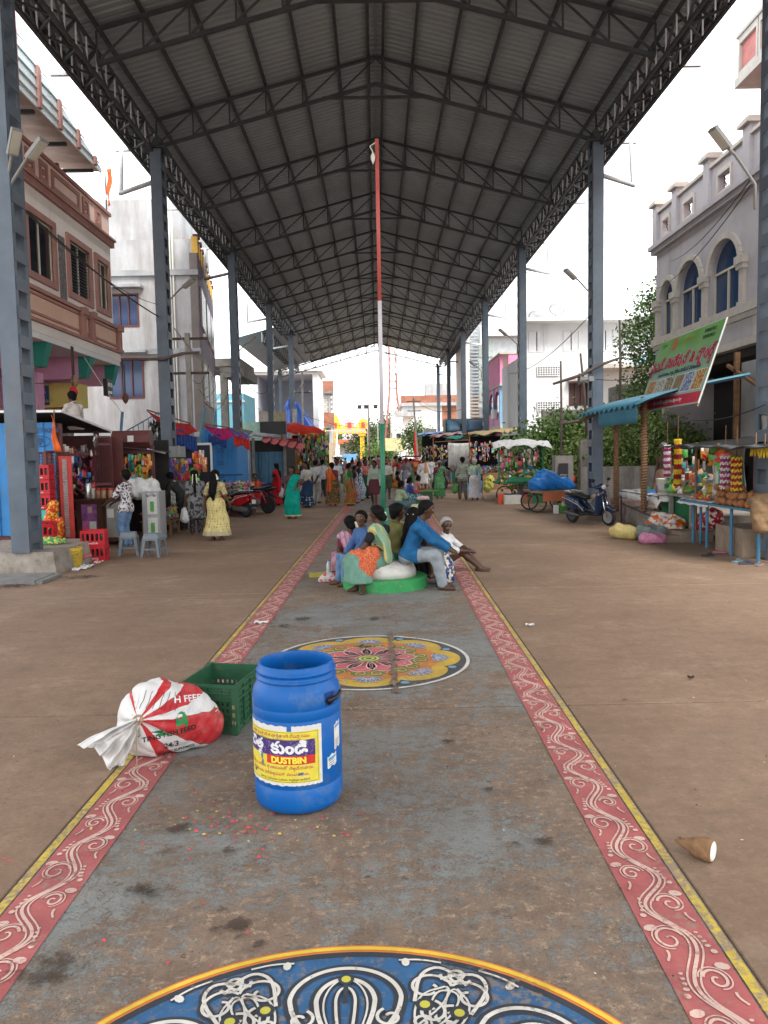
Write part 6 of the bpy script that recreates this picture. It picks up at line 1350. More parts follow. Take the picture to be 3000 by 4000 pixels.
# ---- betel and soft-drink kiosk
ki = thing('drinks_kiosk', 'maroon steel kiosk with open counter, grille door and blue sheet side', 'kiosk', (-7.2, 17.2, 0))
mb = MB(); corr(mb, (-8.2, 16.28), (-6.72, 16.28), .35, 2.72, .25); part(mb, 'blue_side', BLS, ki)
for (s, x, z, sz) in (('JINDAL SABRANG', -7.15, 2.60, .13), ('STERLING', -7.0, 1.42, .14)): 
 V, F = text_mesh(s, sz, 'CENTER', .01); V = np.stack([x-V[:, 0], V[:, 2]*0+16.225, z-V[:, 1]], 1); raw('printed_letters', (np.array(V)-D(-7.2, 17.2, 0)).tolist(), F, INKD, None, ki)
mb = MB(); t_ = np.linspace(0, 2*PI, 30); mb.tube([(-7.05+.23*math.cos(t), 16.225, 2.33+.11*math.sin(t)) for t in t_[:-1]], .006, 4, closed=True); mb.prism([(-.06, .08), (.06, .08), (.09, -.02), (.02, -.02), (.02, -.08), (-.02, -.08), (-.02, -.02), (-.09, -.02)], (-7.05, 16.222, 2.32), (1, 0, 0), (0, 0, 1), .004); part(mb, 'oval_mark', INKD, ki)
part(MB().bx(-8.3, -8.2, 16.3, 18.7, 0, 2.7), 'back_wall', MAR, ki); part(MB().bx(-8.2, -6.7, 18.62, 18.7, 0, 2.5), 'far_wall', MAR, ki); part(MB().bx(-6.7, -6.12, 18.62, 18.7, .1, 2.45), 'wing_wall', MAR, ki); part(MB().bx(-8.2, -6.75, 16.3, 18.6, .1, .35), 'floor', MAR, ki)
mb = MB(); mb.slab(1, 14, lambda a, b: (-8.5+2.05*a, 15.95+2.9*b, 2.93-.02*a-.33*b+.012*(int(b*14) % 2)), .02); part(mb, 'roof', M('roof_black', (.03, .03, .032), .6), ki)
mb = MB(); mb.bar((-6.44, 15.93, 2.93), (-6.44, 18.86, 2.60), .03, .05); mb.bar((-8.5, 15.93, 2.95), (-6.44, 15.93, 2.93), .03, .05); part(mb, 'roof_edge', WHT, ki)
for (x, y) in ((-6.7, 16.4), (-6.68, 18.5)): part(MB().bx(x-.05, x+.05, y-.05, y+.05, 0, 2.7), 'post', MAR, ki)
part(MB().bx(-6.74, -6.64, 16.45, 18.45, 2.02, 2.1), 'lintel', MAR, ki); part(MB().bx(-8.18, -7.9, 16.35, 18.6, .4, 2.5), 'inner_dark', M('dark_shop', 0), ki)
for z in (.9, 1.3, 1.7): part(MB().bx(-8.1, -7.6, 16.4, 18.5, z, z+.03), 'shelf', MAR, ki)
def grille(p0, p1, z0, z1, par, nm='grille_door', cloth_=None, nv=9):
 p0, p1 = D(*p0, 0), D(*p1, 0); mb = MB(); 
 for s in (0, 1): mb.bar(p0+(p1-p0)*s+D(0, 0, z0), p0+(p1-p0)*s+D(0, 0, z1), .06)
 for z in (z0, (z0+z1)*.4, (z0+z1)*.68, z1): mb.bar(p0+D(0, 0, z), p1+D(0, 0, z), .05)
 g_ = part(mb, nm, MAR, par); mb = MB()
 for q in range(1, nv): mb.bar(p0+(p1-p0)*q/nv+D(0, 0, z0), p0+(p1-p0)*q/nv+D(0, 0, z1), .014)
 for q in range(1, 26): z = z0+(z1-z0)*q/26; mb.bar(p0+D(0, 0, z), p1+D(0, 0, z), .010)
 tag(part(mb, 'grille_bars', MAR, g_), kind='stuff'); return g_
grille((-7.15, 15.75), (-6.72, 15.95), .35, 2.08, ki); grille((-6.66, 15.55), (-6.66, 16.2), .25, 2.1, ki, nv=5); grille((-6.62, 18.1), (-6.3, 18.35), .9, 2.45, ki, nv=6)
mb = MB(); mb.slab(6, 8, lambda a, b: (-7.12+.42*a, 15.83+.2*a+.03*math.sin(9*a+5*b), .5+1.25*b*(1-.25*a*0)), .01); part(mb, 'red_cloth', cloth('kiosk_red_cloth', (.50, .04, .02)), ki, True)
mb = MB(); mb.box((-6.33, 15.72, 1.15), (.24, .06, 1.72), .25); lt_ = part(mb, 'light_board', REDP, ki); mb = MB(); 
for q in range(46): mb.box((-6.33, 15.675, .38+.0345*q), (.085, .012, .022), .25)
tag(part(mb, 'mirror_strip', M('mirror_bits', (.55, .62, .60), .15, .5, 40, metal=.6), lt_), kind='stuff')
# counter with the purple poster, glass case beside it
ct = thing('shop_counter', 'dark brown wooden counter with a pasted purple poster', 'counter', (-6.35, 17.2, 0)); WDK = M('dark_wood', (.075, .028, .018), .45, .3, 5)
mb = MB(); mb.bx(-6.72, -6.14, 17.15, 18.0, .1, 1.0); part(mb, 'cabinet', WDK, ct); part(MB().bx(-6.78, -6.10, 17.08, 18.1, 1.0, 1.05), 'top', WDK, ct)
po = part(MB().bx(-6.60, -6.26, 17.143, 17.148, .33, .93), 'poster', M('poster_purple', (.30, .10, .28), .5, .5, 9), ct); part(MB().bx(-6.58, -6.44, 17.138, 17.143, .35, .56), 'poster_pink', M('poster_rose', (.62, .15, .35), .5), po); part(MB().bx(-6.43, -6.28, 17.138, 17.143, .36, .55), 'poster_white', PAP, po); part(MB().bx(-6.46, -6.36, 17.138, 17.143, .74, .88), 'poster_face', M('poster_skin', (.55, .35, .30), .5), po)
gc_ = thing('glass_case', 'low glass display case with cartons inside beside the counter', 'display case', (-5.85, 17.4, 0))
part(MB().bx(-6.12, -5.62, 17.2, 17.9, .1, .18), 'base', WDK, gc_); part(MB().bx(-6.13, -5.6, 17.18, 17.92, 1.0, 1.04), 'top', WDK, gc_)
for x in (-6.1, -5.64): part(MB().bx(x, x+.03, 17.2, 17.23, .18, 1.0), 'post', WDK, gc_)
part(MB().bx(-6.07, -5.64, 17.215, 17.222, .18, 1.0), 'glass', M('case_glass', (.30, .29, .26), .1, .2), gc_); part(MB().bx(-6.05, -5.9, 17.19, 17.2, .62, .82), 'carton', PAP, gc_)
for q, (x, m_) in enumerate(((-6.42, 5), (-6.30, 0), (-6.18, 0), (-6.02, 0), (-5.88, 0))):
 j = thing('biscuit_jar', ['clear jar of pale sweets at the counter end', 'clear jar of brown biscuits with a red lid', 'square jar of tan rusks with a red lid', 'wide red-lidded jar beside the glass case', 'small red-lidded jar over the glass case'][q], 'jar', (x, 17.4, 1.05)); MB().lathe([(.055, 0), (.06, .02), (.06, .17), (.05, .19)], 12).build('glass', M('jar_fill_%d' % q, ((.5, .45, .35), (.35, .16, .08), (.42, .24, .12), (.40, .2, .1), (.4, .28, .18))[q], .2), j, True); MB().lathe([(.052, .19), (.056, .20), (.056, .225), (.0, .23)], 12).build('lid', GOODS[m_], j, True)
fk = thing('tea_flask', 'steel tea flask with a black handle on the counter', 'flask', (-6.5, 17.3, 1.05)); MB().lathe([(.08, 0), (.085, .02), (.085, .30), (.07, .33), (.07, .36), (.03, .37)], 16).build('body', M('steel_bright', (.45, .45, .45), .25, .1, metal=.8), fk, True); MB().tube([(-.07, 0, .35), (-.12, -.02, .42), (0, -.03, .46), (.12, -.02, .42), (.16, -.03, .36)], .02, 8).build('handle', M('black_plastic', 0), fk, True)
packets('hanging_goods', 150, (-6.85, 17.5, 1.25), (.5, 1.7, .95), .16, ki, pal=[0, 3, 5, 11, 4, 10, 11, 7, 11, 0], hang=True)
packets('shelf_goods', 160, (-7.4, 17.5, .5), (.7, 2.0, 1.3), .16, ki, pal=[11, 10, 0, 11, 3, 11])
for q, (y, z) in enumerate(((16.75, 1.9), (17.9, 2.05))):
 b_ = thing('light_bulb', ('white bulb hanging at the kiosk front' if q == 0 else 'white bulb hanging by the steel scale pan'), 'bulb', (-6.6, y, z)); MB().lathe([(.012, .1), (.018, .06), (.03, .02), (.035, -.02), (.02, -.05), (0, -.06)], 10).build('glass', M('bulb_white', (.75, .75, .72), .3), b_, True); MB().tube([(0, 0, .1), (0, 0, .35)], .004, 4).build('cord', M('iron_black', 0), b_)
tag(MB().lathe([(0, -.03), (.11, -.02), (.17, .02), (.17, .025), (0, -.0)], 16, (-6.5, 17.9, 2.35), ax=[[0, 1, 0], [0, 0, 1], [1, 0, 0]]).build('scale_pan', M('steel_bright', 0), None, True), 'round steel scale pan hung under the kiosk roof', 'pan')
fg = thing('saffron_flag', 'folded saffron flag on a stick at the kiosk corner', 'flag', (-6.6, 15.9, 0)); MB().tube([(0, 0, 1.9), (.02, 0, 2.95)], .01, 5).build('stick', WOOD, fg); mb = MB(); mb.slab(5, 10, lambda a, b: (-.02+.16*a*b+.02*math.sin(8*b), -.03+.02*math.sin(11*a+5*b), 2.85-.75*b), .006); mb.build('cloth', cloth('saffron', (.72, .14, .03)), fg, True)
# soft-drink crates
MCRD = M('crate_red', (.50, .012, .022), .4, .1, 6)
def bottle_crate(label, loc, rz, h=.29, group='red soft-drink crates'):
 o = thing('bottle_crate', label, 'crate', loc, rz, group); x, y = .225, .16
 MB().bx(-x, x, -y, y, 0, .09).build('base', MCRD, o)
 for s in (-1, 1):
  mb = MB(); mb.bx(-x, x, s*y-.012 if s > 0 else -y, y if s > 0 else -y+.012, h-.06, h); mb.bx(s*x-.012 if s > 0 else -x, x if s > 0 else -x+.012, -y+.012, y-.012, h-.06, h); mb.build('rim', MCRD, o)
  for q in range(6): xx = -x+.0+q*(2*x-.03)/5; MB().bx(xx, xx+.03, s*y-.011 if s > 0 else -y+.001, y-.001 if s > 0 else -y+.011, .09, h-.06).build('slat', MCRD, o)
  for q in range(1, 4): yy = -y+q*2*y/4; MB().bx(s*x-.011 if s > 0 else -x+.001, x-.001 if s > 0 else -x+.011, yy-.015, yy+.015, .09, h-.06).build('slat', MCRD, o)
 mb = MB()
 for i in range(4):
  for j in range(3): mb.lathe([(.03, .09), (.03, .18), (.012, .24), (.012, h-.02)], 6, (-.165+.11*i, -.1+.1*j, 0))
 tag(mb.build('bottles', M('bottle_cola', (.06, .04, .035), .15), o), kind='stuff')
 V, F = text_mesh('CocaCola', .05, 'CENTER', .01); raw('white_lettering', np.stack([V[:, 0], V[:, 2]*0-y-.003, V[:, 1]+.03], 1), F, WHT, None, o); return o
bottle_crate('red bottle crate lying lowest beside the yellow bucket', (-5.45, 14.75, 0), R(4)); bottle_crate('red bottle crate stacked on another beside the yellow bucket', (-5.46, 14.77, .292), R(6))
for q in range(3): bottle_crate(['red crate low in the pile behind the column', 'red crate midway up the pile behind the column', 'red crate on top of the pile behind the column'][q], (-6.75, 15.5, .95+.30*q), R(3))
bottle_crate('red crate tipped on the green sack by the column foot', (-6.25, 14.3, .50), R(10)).rotation_euler = (.12, .08, R(10)); tag(MB().bx(-7.0, -6.5, 15.35, 15.7, .36, .94).build('teal_tub', M('teal_plastic', (.05, .45, .40), .4)), 'teal plastic tub under the pile of red crates', 'tub')
V, F = sdf_mesh([((-6.35, 14.2, .44), (-5.95, 14.15, .43), .10, .09), ((-6.1, 14.1, .42), (-5.85, 14.3, .42), .08, .06)], .03, .08, 0, lambda X, Y, Z: .382-Z, lambda X, Y, Z: .012*np.sin(X*40+Y*25)); tag(raw('green_sack', V, F, cloth('green_sack', (.08, .35, .12), (.62, .55, .12), 'print', .5), smooth=True), 'crumpled green and yellow plastic sack on the plinth', 'sack')
V, F = sdf_mesh([((-6.5, 15.2, .6), (-6.35, 15.1, 1.05), .14, .10), ((-6.3, 15.1, .5), (-6.2, 15.0, .75), .12, .08)], .03, .08, 0, None, lambda X, Y, Z: .015*np.sin(Z*38+X*30)); tag(raw('red_bag', V, F, cloth('red_bag', (.55, .06, .02), (.65, .4, .03), 'print', .5), smooth=True), 'red and yellow plastic bag beside the red crate pile', 'bag')
bk = thing('paint_bucket', 'dirty yellow paint bucket used for rubbish', 'bucket', (-5.50, 13.85, 0)); YB = M('bucket_yellow', (.55, .37, .04), .55, .2, 8, (.25, .18, .08), .25); MB().lathe([(.125, 0), (.13, .01), (.15, .30), (.158, .31), (.158, .335), (.152, .335), (.152, .355), (.145, .355), (.12, .05), (0, .05)], 24).build('tub', YB, bk, True); MB().tube([(.155*math.cos(t), -.155*abs(math.sin(t))*1.02, .32-.10*math.sin(t)) for t in np.linspace(0, PI, 12)], .004, 5).build('wire_handle', M('steel_bright', 0), bk)
V, F = text_mesh('ASIAN PAINTS', .028, 'CENTER', .01); raw('print', [(-math.sin(-v[0]/.142)*.1435, -math.cos(v[0]/.142)*.1435, v[1]+.17) for v in V], F, INKD, None, bk)
for q, (u, v, s) in enumerate(((340, 2215, .22), (300, 2228, .13), (385, 2200, .14), (330, 2222, .12), (230, 2218, .08))):
 p = G(u, v); mb = MB(); mb.slab(8, 6, lambda a, b: (p[0]+(a-.5)*s, p[1]+(b-.5)*s, .01+.05*abs(math.sin(a*9+q)*math.sin(b*7))), .003)
 tag(mb.build('litter_wrapper', [cloth('wrapper', (.6, .58, .56), (.25, .15, .3), 'print', .4, sc=2), PAP, cloth('wrapper2', (.6, .55, .5), (.6, .12, .03), 'print', .4), PAP, M('petal_yellow', 0)][q]), ['silvery printed wrapper heap beside the yellow bucket', 'white paper cup scrap near the yellow bucket', 'orange and white wrapper by the red crates', 'small white wrapper in the litter by the bucket', 'yellow scrap at the plinth corner'][q], 'litter')
tag(MB().box((-5.5, 14.2, .12), (.35, .3, .03), .3, ax=[[.95, .1, .3], [-.1, .99, 0], [-.3, 0, .95]]).build('serving_tray', GOODS[0]), 'red serving tray leaning on the crates by the bucket', 'tray')
# two grey plastic stools
MST_ = M('stool_grey', (.155, .185, .205), .5, .12, 6)
def stool(label, loc, rz):
 o = thing('plastic_stool', label, 'stool', loc, rz, 'grey plastic stools'); h = .46
 mb = MB(); mb.add([(sx2*.145, sy2*.145, h-.03) for sx2, sy2 in ((-1, -1), (1, -1), (1, 1), (-1, 1))]+[(sx2*.14, sy2*.14, h) for sx2, sy2 in ((-1, -1), (1, -1), (1, 1), (-1, 1))]+[(sx2*.165, sy2*.165, h-.09) for sx2, sy2 in ((-1, -1), (1, -1), (1, 1), (-1, 1))], [(4, 5, 6, 7), (0, 1, 5, 4), (1, 2, 6, 5), (2, 3, 7, 6), (3, 0, 4, 7), (8, 9, 1, 0), (9, 10, 2, 1), (10, 11, 3, 2), (11, 8, 0, 3)]); mb.build('seat', MST_, o)
 for sx2, sy2 in ((-1, -1), (1, -1), (1, 1), (-1, 1)):
  mb = MB(); a = np.array([sx2*.165, sy2*.165, h-.085]); b = np.array([sx2*.205, sy2*.205, 0])
  for d_ in (D(-sx2, 0, 0), D(0, -sy2, 0)):
   nn = D(0, -sy2, 0) if d_[0] else D(-sx2, 0, 0); w0, w1 = .075, .05
   V = [a, a+d_*w0, b+d_*w1, b]; V += [p+nn*.012 for p in V]; mb.add(V, [(0, 1, 2, 3), (7, 6, 5, 4), (0, 4, 5, 1), (1, 5, 6, 2), (2, 6, 7, 3), (3, 7, 4, 0)])
  mb.build('leg', MST_, o)
 for q in range(4):
  a = q*PI/2; mb = MB(); c_ = D(math.cos(a), math.sin(a), 0)*.172; mb.box(c_+D(0, 0, h-.11), (.012, .30, .04), a); mb.box(D(math.cos(a), math.sin(a), 0)*.19+D(0, 0, .16), (.012, .3, .03), a); mb.build('apron', MST_, o)
 return o
stool('grey plastic stool in front of the man in the leaf-print shirt', (-5.02, 15.45, 0), R(12)); stool('grey plastic stool standing clear on the road side', (-4.42, 15.1, 0), R(-8))
# ---- second kiosk with rolled maroon shutter
k2 = thing('toy_kiosk', 'small kiosk with a rolled maroon shutter hood and hanging toys', 'kiosk', (-6.3, 19.9, 0))
mb = MB(); mb.lathe([(.23, -.47), (.23, .47)], 8, (-6.15, 19.55, 2.42), ax=[[0, .92, .38], [0, -.38, .92], [1, 0, 0]]); part(mb, 'shutter_roll', MAR, k2); part(MB().bx(-6.2, -6.05, 19.3, 19.31, 2.35, 2.5), 'hood_sticker', PAP, k2)
for x in (-6.62, -5.66): part(MB().bx(x-.04, x+.04, 19.5, 19.58, 0, 2.25), 'post', MAR, k2)
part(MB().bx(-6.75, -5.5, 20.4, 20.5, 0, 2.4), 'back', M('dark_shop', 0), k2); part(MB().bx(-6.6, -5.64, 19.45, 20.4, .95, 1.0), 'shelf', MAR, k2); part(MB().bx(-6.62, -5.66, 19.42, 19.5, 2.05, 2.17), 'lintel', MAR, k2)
mb = MB(); mb.bar((-6.7, 19.5, 2.25), (-5.3, 19.9, 2.08), .9, .02); part(mb, 'eave', M('roof_black', 0), k2); mb = MB(); mb.tube([(-5.75, 19.4, 2.16), (-5.35, 19.6, 2.05)], .02, 8); part(mb, 'tube_light', WHT, k2)
packets('hanging_toys', 170, (-6.15, 19.5, 1.15), (.9, .25, .85), .17, k2, pal=[6, 1, 5, 0, 2, 11, 1, 8, 9, 5, 6, 11], hang=True); packets('shelf_toys', 60, (-6.1, 19.8, 1.0), (.9, .5, .3), .16, k2)
# cloth-covered cool box and white-fronted cabinet
V, F = sdf_mesh([((-5.9, 18.4, 1.32), (-5.35, 18.5, 1.30), .16, .14), ((-5.7, 18.4, 1.15), (-5.3, 18.5, 1.05), .2, .16)], .03, .1, 0, lambda X, Y, Z: .98+.06*np.sin(X*9)-Z, lambda X, Y, Z: .02*np.sin(X*23+Z*11)); tag(raw('white_cover', V, F, cloth('white_cloth', (.62, .62, .60)), smooth=True), 'rumpled white plastic cover thrown over the shop cabinet', 'cover')
cb = thing('white_cabinet', 'narrow white cabinet with four picture panels beside the stools', 'cabinet', (-5.35, 18.2, 0)); part(MB().bx(-5.52, -5.12, 18.05, 18.6, 0, 1.15), 'body', M('cabinet_grey', (.36, .37, .37), .5, .1), cb)
for q, z in enumerate((.12, .62)): pn_ = part(MB().bx(-5.40, -5.17, 18.035, 18.045, z, z+.42), 'picture_panel', PAP, cb); part(MB().bx(-5.33, -5.24, 18.028, 18.034, z+.06, z+.3), 'green_motif', GOODS[2], pn_)
for x in (-5.37, -5.22): mb = MB(); mb.lathe([(.025, 0), (.04, .004), (.04, .012), (.028, .014)], 14, (x, 18.04, 1.07), ax=[[1, 0, 0], [0, 0, 1], [0, -1, 0]]); part(mb, 'knob_ring', M('steel_bright', 0), cb)
# low benches heaped with bagged toys
def bench(label, x0, x1, y0, y1, h):
 o = thing('low_bench', label, 'bench', ((x0+x1)/2, (y0+y1)/2, 0)); W_ = M('bench_wood', (.22, .115, .055), .7, .3, 6); part(MB().bx(x0, x1, y0, y1, h-.035, h), 'top', W_, o)
 for x in (x0+.04, x1-.08):
  for y in (y0+.03, y1-.07): part(MB().bx(x, x+.05, y, y+.05, 0, h-.035), 'leg', W_, o)
 part(MB().bx(x0+.05, x1-.05, y0+.04, y0+.06, h-.10, h-.04), 'apron', W_, o); return o
bench('low wooden bench heaped with bagged toys nearer the kiosk', -5.95, -5.15, 19.2, 20.1, .36); bench('low wooden bench heaped with bagged toys by the sheet fence', -5.75, -4.75, 20.4, 21.3, .40)
packets('toy_heap', 190, (-5.55, 19.65, .36), (.75, .85, .28), .12, label='heap of bagged toys on the bench nearer the kiosk'); packets('toy_heap', 170, (-5.25, 20.85, .40), (.95, .85, .22), .12, label='heap of bagged toys on the bench by the fence')
# grey sheet fence with hanging goods
fe = thing('sheet_fence', 'grey corrugated sheet fence behind the hanging toys', 'fence', (-5.9, 22, 0)); mb = MB(); corr(mb, (-6.55, 21.95), (-5.42, 21.95), .25, 2.25, .19); part(mb, 'sheet', M('sheet_grey', (.26, .27, .265), .5, .15, 2), fe)
for z in (.75, 1.9): part(MB().bx(-6.6, -5.4, 21.84, 21.88, z, z+.04), 'rail', M('iron_black', 0), fe)
for q, (x0, z0, n, c0_, lb_) in enumerate(((-5.95, 1.72, 12, 2, 'strip of pale green foil packets hung on the fence'), (-5.72, 1.25, 6, 5, 'strip of white printed cards hung on the fence'))):
 o = thing('packet_strip', lb_, 'packets', (x0, 21.6, 0))
 for k in range(n):
  for j in range(3 if q == 0 else 2): MB().slab(3, 3, lambda a, b: (-.12+.1*j+.095*a+.02*math.sin(k), -.015*math.sin(a*PI)*math.sin(b*PI)-.02*j*0, z0-.11*k+.10*b-.05*q*j), .004).build('packet', M('foil_green', (.38, .50, .30), .25, .3, 20) if q == 0 else PAP, o)
packets('fence_toys', 46, (-5.5, 21.6, 1.35), (.5, .2, .5), .17, fe, pal=[1, 3, 0, 7], hang=True); packets('fence_toys', 30, (-5.15, 21.7, 1.2), (.18, .15, .35), .2, fe, pal=[2, 8], hang=True); packets('fence_toys', 40, (-5.0, 21.8, 1.55), (.3, .15, .5), .18, fe, pal=[6, 6, 0, 5], hang=True)
# dark panel, blue container, cloth canopies, leaning poles
pn = thing('partition_screen', 'tall navy screen with a white edge behind the shoppers', 'screen', (-5.6, 24, 0)); part(MB().bx(-6.1, -5.15, 24.0, 24.08, .1, 2.35), 'sheet', M('navy_sheet', (.012, .016, .028), .6), pn); part(MB().bx(-6.1, -5.12, 23.96, 24.0, 2.3, 2.37), 'top_edge', WHT, pn); part(MB().bx(-5.16, -5.1, 23.96, 24.0, .1, 2.3), 'side_edge', WHT, pn)
cn = thing('blue_container', 'bright blue corrugated sheet booth with dark stamped marks', 'booth', (-5.4, 27.5, 0)); mb = MB(); corr(mb, (-6.25, 27.6), (-5.0, 27.6), .1, 2.9, .18); part(mb, 'front', BLS, cn); part(MB().bx(-6.3, -5.0, 27.7, 30, 0, 2.85), 'body', BLS, cn); part(MB().bx(-6.25, -4.8, 27.52, 27.55, 1.25, 1.3), 'bar', M('print_dark_blue', 0), cn)
for q in range(5): mb = MB(); frame_rect(mb, D(-5.62, 27.55, .75+.45*q), D(1, 0, 0), D(0, 0, 1), .12, .09, .02, -.004); part(mb, 'stamp', INKD, cn)
RDC = cloth('canopy_red', (.42, .03, .035), rough=.6); PKC = cloth('canopy_pink', (.42, .02, .13), rough=.6); BLC2 = cloth('canopy_blue', (.03, .08, .28), rough=.7); VIO = cloth('canopy_violet', (.13, .10, .36))
def swag(label, a, b, drop, mat, mat2, sag=.1, drop2=.5, fr=(.25, 1.)):
 a, b = D(*a), D(*b); o = thing('cloth_canopy', label, 'canopy', tuple(a)); mb = MB()
 mb.slab(24, 6, lambda s, t: a+(b-a)*s+D(.25*t, -.15*t+.03*math.sin(s*40), -sag*math.sin(PI*s)-drop*t*(.55+.45*math.sin(PI*s))), .01); mb.build('valance', mat, o, True, world=True)
 if mat2: mb = MB(); mb.slab(40, 4, lambda s, t: a+(b-a)*(fr[0]+(fr[1]-fr[0])*s)+D(.2, -.1+.035*math.sin(s*70), -sag-drop*.62-drop2*t-.05*math.sin(s*9)), .01); mb.build('pleated_skirt', mat2, o, True, world=True)
 mb = MB(); mb.tube([a+D(0, .02, .03), b+D(0, .02, .03)], .025, 6); mb.build('bamboo', WOOD, o, world=True); return o
swag('sagging red cloth canopy with a blue pleated skirt beside the laced column', (-6.9, 23.4, 3.35), (-5.75, 24.0, 2.95), .42, RDC, BLC2); swag('pink cloth canopy with a blue skirt beyond the column', (-5.6, 25.0, 2.98), (-4.85, 25.4, 2.85), .40, PKC, BLC2, .05, .35, (0, .7)); swag('violet and red cloth end of the canopy between leaning poles', (-4.85, 25.4, 2.85), (-4.45, 26.0, 2.7), .25, VIO, cloth('canopy_scarlet', (.6, .04, .03)), .02, .35, (0, 1))
BPL = M('pole_blue', (.10, .26, .36), .6)
for q, (u0, v0, u1, v1, y, lb_) in enumerate(((745, 1960, 800, 1595, 24.6, 'leaning blue pole in front of the navy panel'), (808, 1960, 842, 1605, 25.6, 'leaning blue pole beside the blue booth'), (470, 1720, 478, 1610, 23.2, 'short blue pole holding the red canopy'))):
 a, b = AY(u0, v0, y), AY(u1, v1, y+.3); a[2] = max(0, a[2]) if q < 2 else a[2]; tag(MB().tube([a-(b-a)*0, b], .045, 8).build('leaning_pole', BPL, None, True), lb_, 'pole')
ga = thing('hanging_leaves', 'bunch of dry dark leaves tied under the red canopy', 'leaves', (-6.9, 23.3, 0)); Vn = 220; P = np.stack([-6.75+.55*rng.random(Vn), np.full(Vn, 23.2)+.1*rng.random(Vn), 2.55+.55*rng.random(Vn)], 1); A_ = rng.normal(size=(Vn, 3))*.4+D(0, 0, -1); A_ /= np.linalg.norm(A_, axis=1, keepdims=True); S_ = np.cross(A_, rng.normal(size=(Vn, 3))); S_ /= np.linalg.norm(S_, axis=1, keepdims=True)
tag(raw('leaves', np.stack([P, P+A_*.1+S_*.025, P+A_*.2, P+A_*.1-S_*.025], 1).reshape(-1, 3), np.arange(Vn*4).reshape(Vn, 4).tolist(), M('dry_leaf', (.035, .04, .022), .8), None, ga, world=True), kind='stuff')
rl = thing('iron_railing', 'arched iron railing with gold spikes above the kiosk roof', 'railing', (-7.6, 24, 0))
for q in range(8): part(MB().tube([(-7.9+.16*q, 24.2, 2.3), (-7.9+.16*q, 24.2, 2.75+.08*q)], .015, 5), 'bar', M('pole_blue', 0), rl)
part(MB().tube([(-7.95, 24.2, 2.7), (-7.3, 24.2, 3.05), (-6.75, 24.2, 3.35)], .02, 5), 'top_rail', M('pole_blue', 0), rl)
# toys heaped along the roadside by the blue booth
packets('toy_heap', 420, (-4.9, 25.6, .35), (1.4, 1.6, .75), .14, label='long heap of bagged toys before the blue booth'); tag(MB().bx(-5.7, -4.2, 24.9, 26.5, .0, .36).build('display_table', WDK), 'low display platform under the toy heap before the blue booth', 'table')
# ---- closed stall under the grey pipe, small red awning, red tarp stall
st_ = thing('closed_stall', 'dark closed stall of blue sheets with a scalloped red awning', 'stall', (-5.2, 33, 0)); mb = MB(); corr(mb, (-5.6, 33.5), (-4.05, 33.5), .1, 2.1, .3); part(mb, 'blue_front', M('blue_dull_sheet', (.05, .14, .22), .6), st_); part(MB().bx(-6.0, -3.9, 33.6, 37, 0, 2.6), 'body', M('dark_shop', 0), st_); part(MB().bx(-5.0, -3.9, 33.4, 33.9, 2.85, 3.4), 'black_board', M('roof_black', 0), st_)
for x in (-5.85, -5.3, -3.95): part(MB().bx(x-.06, x+.06, 33.2, 33.32, 0, 2.7), 'post', M('raw_concrete', 0), st_)
for q in range(5): mb = MB(); mb.slab(5, 3, lambda a, b: (-4.85+.36*(q+a), 33.2-.5*b, 2.75-.08*q-.18*b-.10*b*math.sin(PI*a)), .01); part(mb, 'awning_scallop', cloth('awning_rose', (.48, .12, .12)), st_, True)
tag(MB().tube([G(995, 1960)*D(1, 1, 0)+D(-.2, 0, 0), G(995, 1960)*D(1, 1, 0)+D(-.2, 0, 2.7), G(995, 1960)*D(1, 1, 0)+D(0, .2, 2.85), G(995, 1960)*D(1, 1, 0)+D(1.0, 1, 2.75)], .09, 10).build('grey_drainpipe', M('pvc_grey', (.36, .38, .40), .5), None, True), 'fat grey plastic pipe bending over the closed stall', 'pipe')
V, F = sdf_mesh([((-4.7, 30.6, .45), (-3.9, 30.9, .5), .42, .40), ((-4.9, 31, .3), (-3.5, 31, .3), .35, .32)], .05, .15, 0, lambda X, Y, Z: .01-Z, lambda X, Y, Z: .03*np.sin(X*11+Z*13)*np.sin(Y*9)); tag(raw('covered_goods', V, F, cloth('navy_tarp', (.018, .025, .09), rough=.35), smooth=True), 'low mound of goods under a navy tarpaulin', 'covered goods')
rt_ = thing('red_tarp_stall', 'stall roofed with a draped bright red tarpaulin', 'stall', (-4, 41, 0)); mb = MB(); mb.slab(16, 10, lambda a, b: (-4.9+2.3*a, 40.2+2.2*b, 3.45+.25*math.sin(PI*b)-.55*a*a+.05*math.sin(a*13+b*8)-(.35*(1-b)**3)), .01); part(mb, 'tarp', cloth('red_tarp', (.66, .045, .025), rough=.45), rt_, True); part(MB().bx(-4.8, -3.9, 40.3, 40.4, 0, 2.8), 'red_side_cloth', cloth('red_side', (.45, .03, .025)), rt_)
for x in (-4.9, -2.7): part(MB().tube([(x, 40.2, 0), (x, 40.2, 3.3)], .04, 6), 'post', WOOD, rt_)
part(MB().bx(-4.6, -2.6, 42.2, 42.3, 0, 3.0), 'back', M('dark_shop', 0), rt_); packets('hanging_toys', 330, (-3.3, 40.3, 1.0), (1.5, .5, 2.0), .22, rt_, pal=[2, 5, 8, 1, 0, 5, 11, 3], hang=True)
part(MB().bx(-4.4, -4.0, 40.25, 40.3, 1.0, 2.2), 'goddess_picture', M('picture_gold', (.45, .25, .08), .6, .5, 6), rt_)
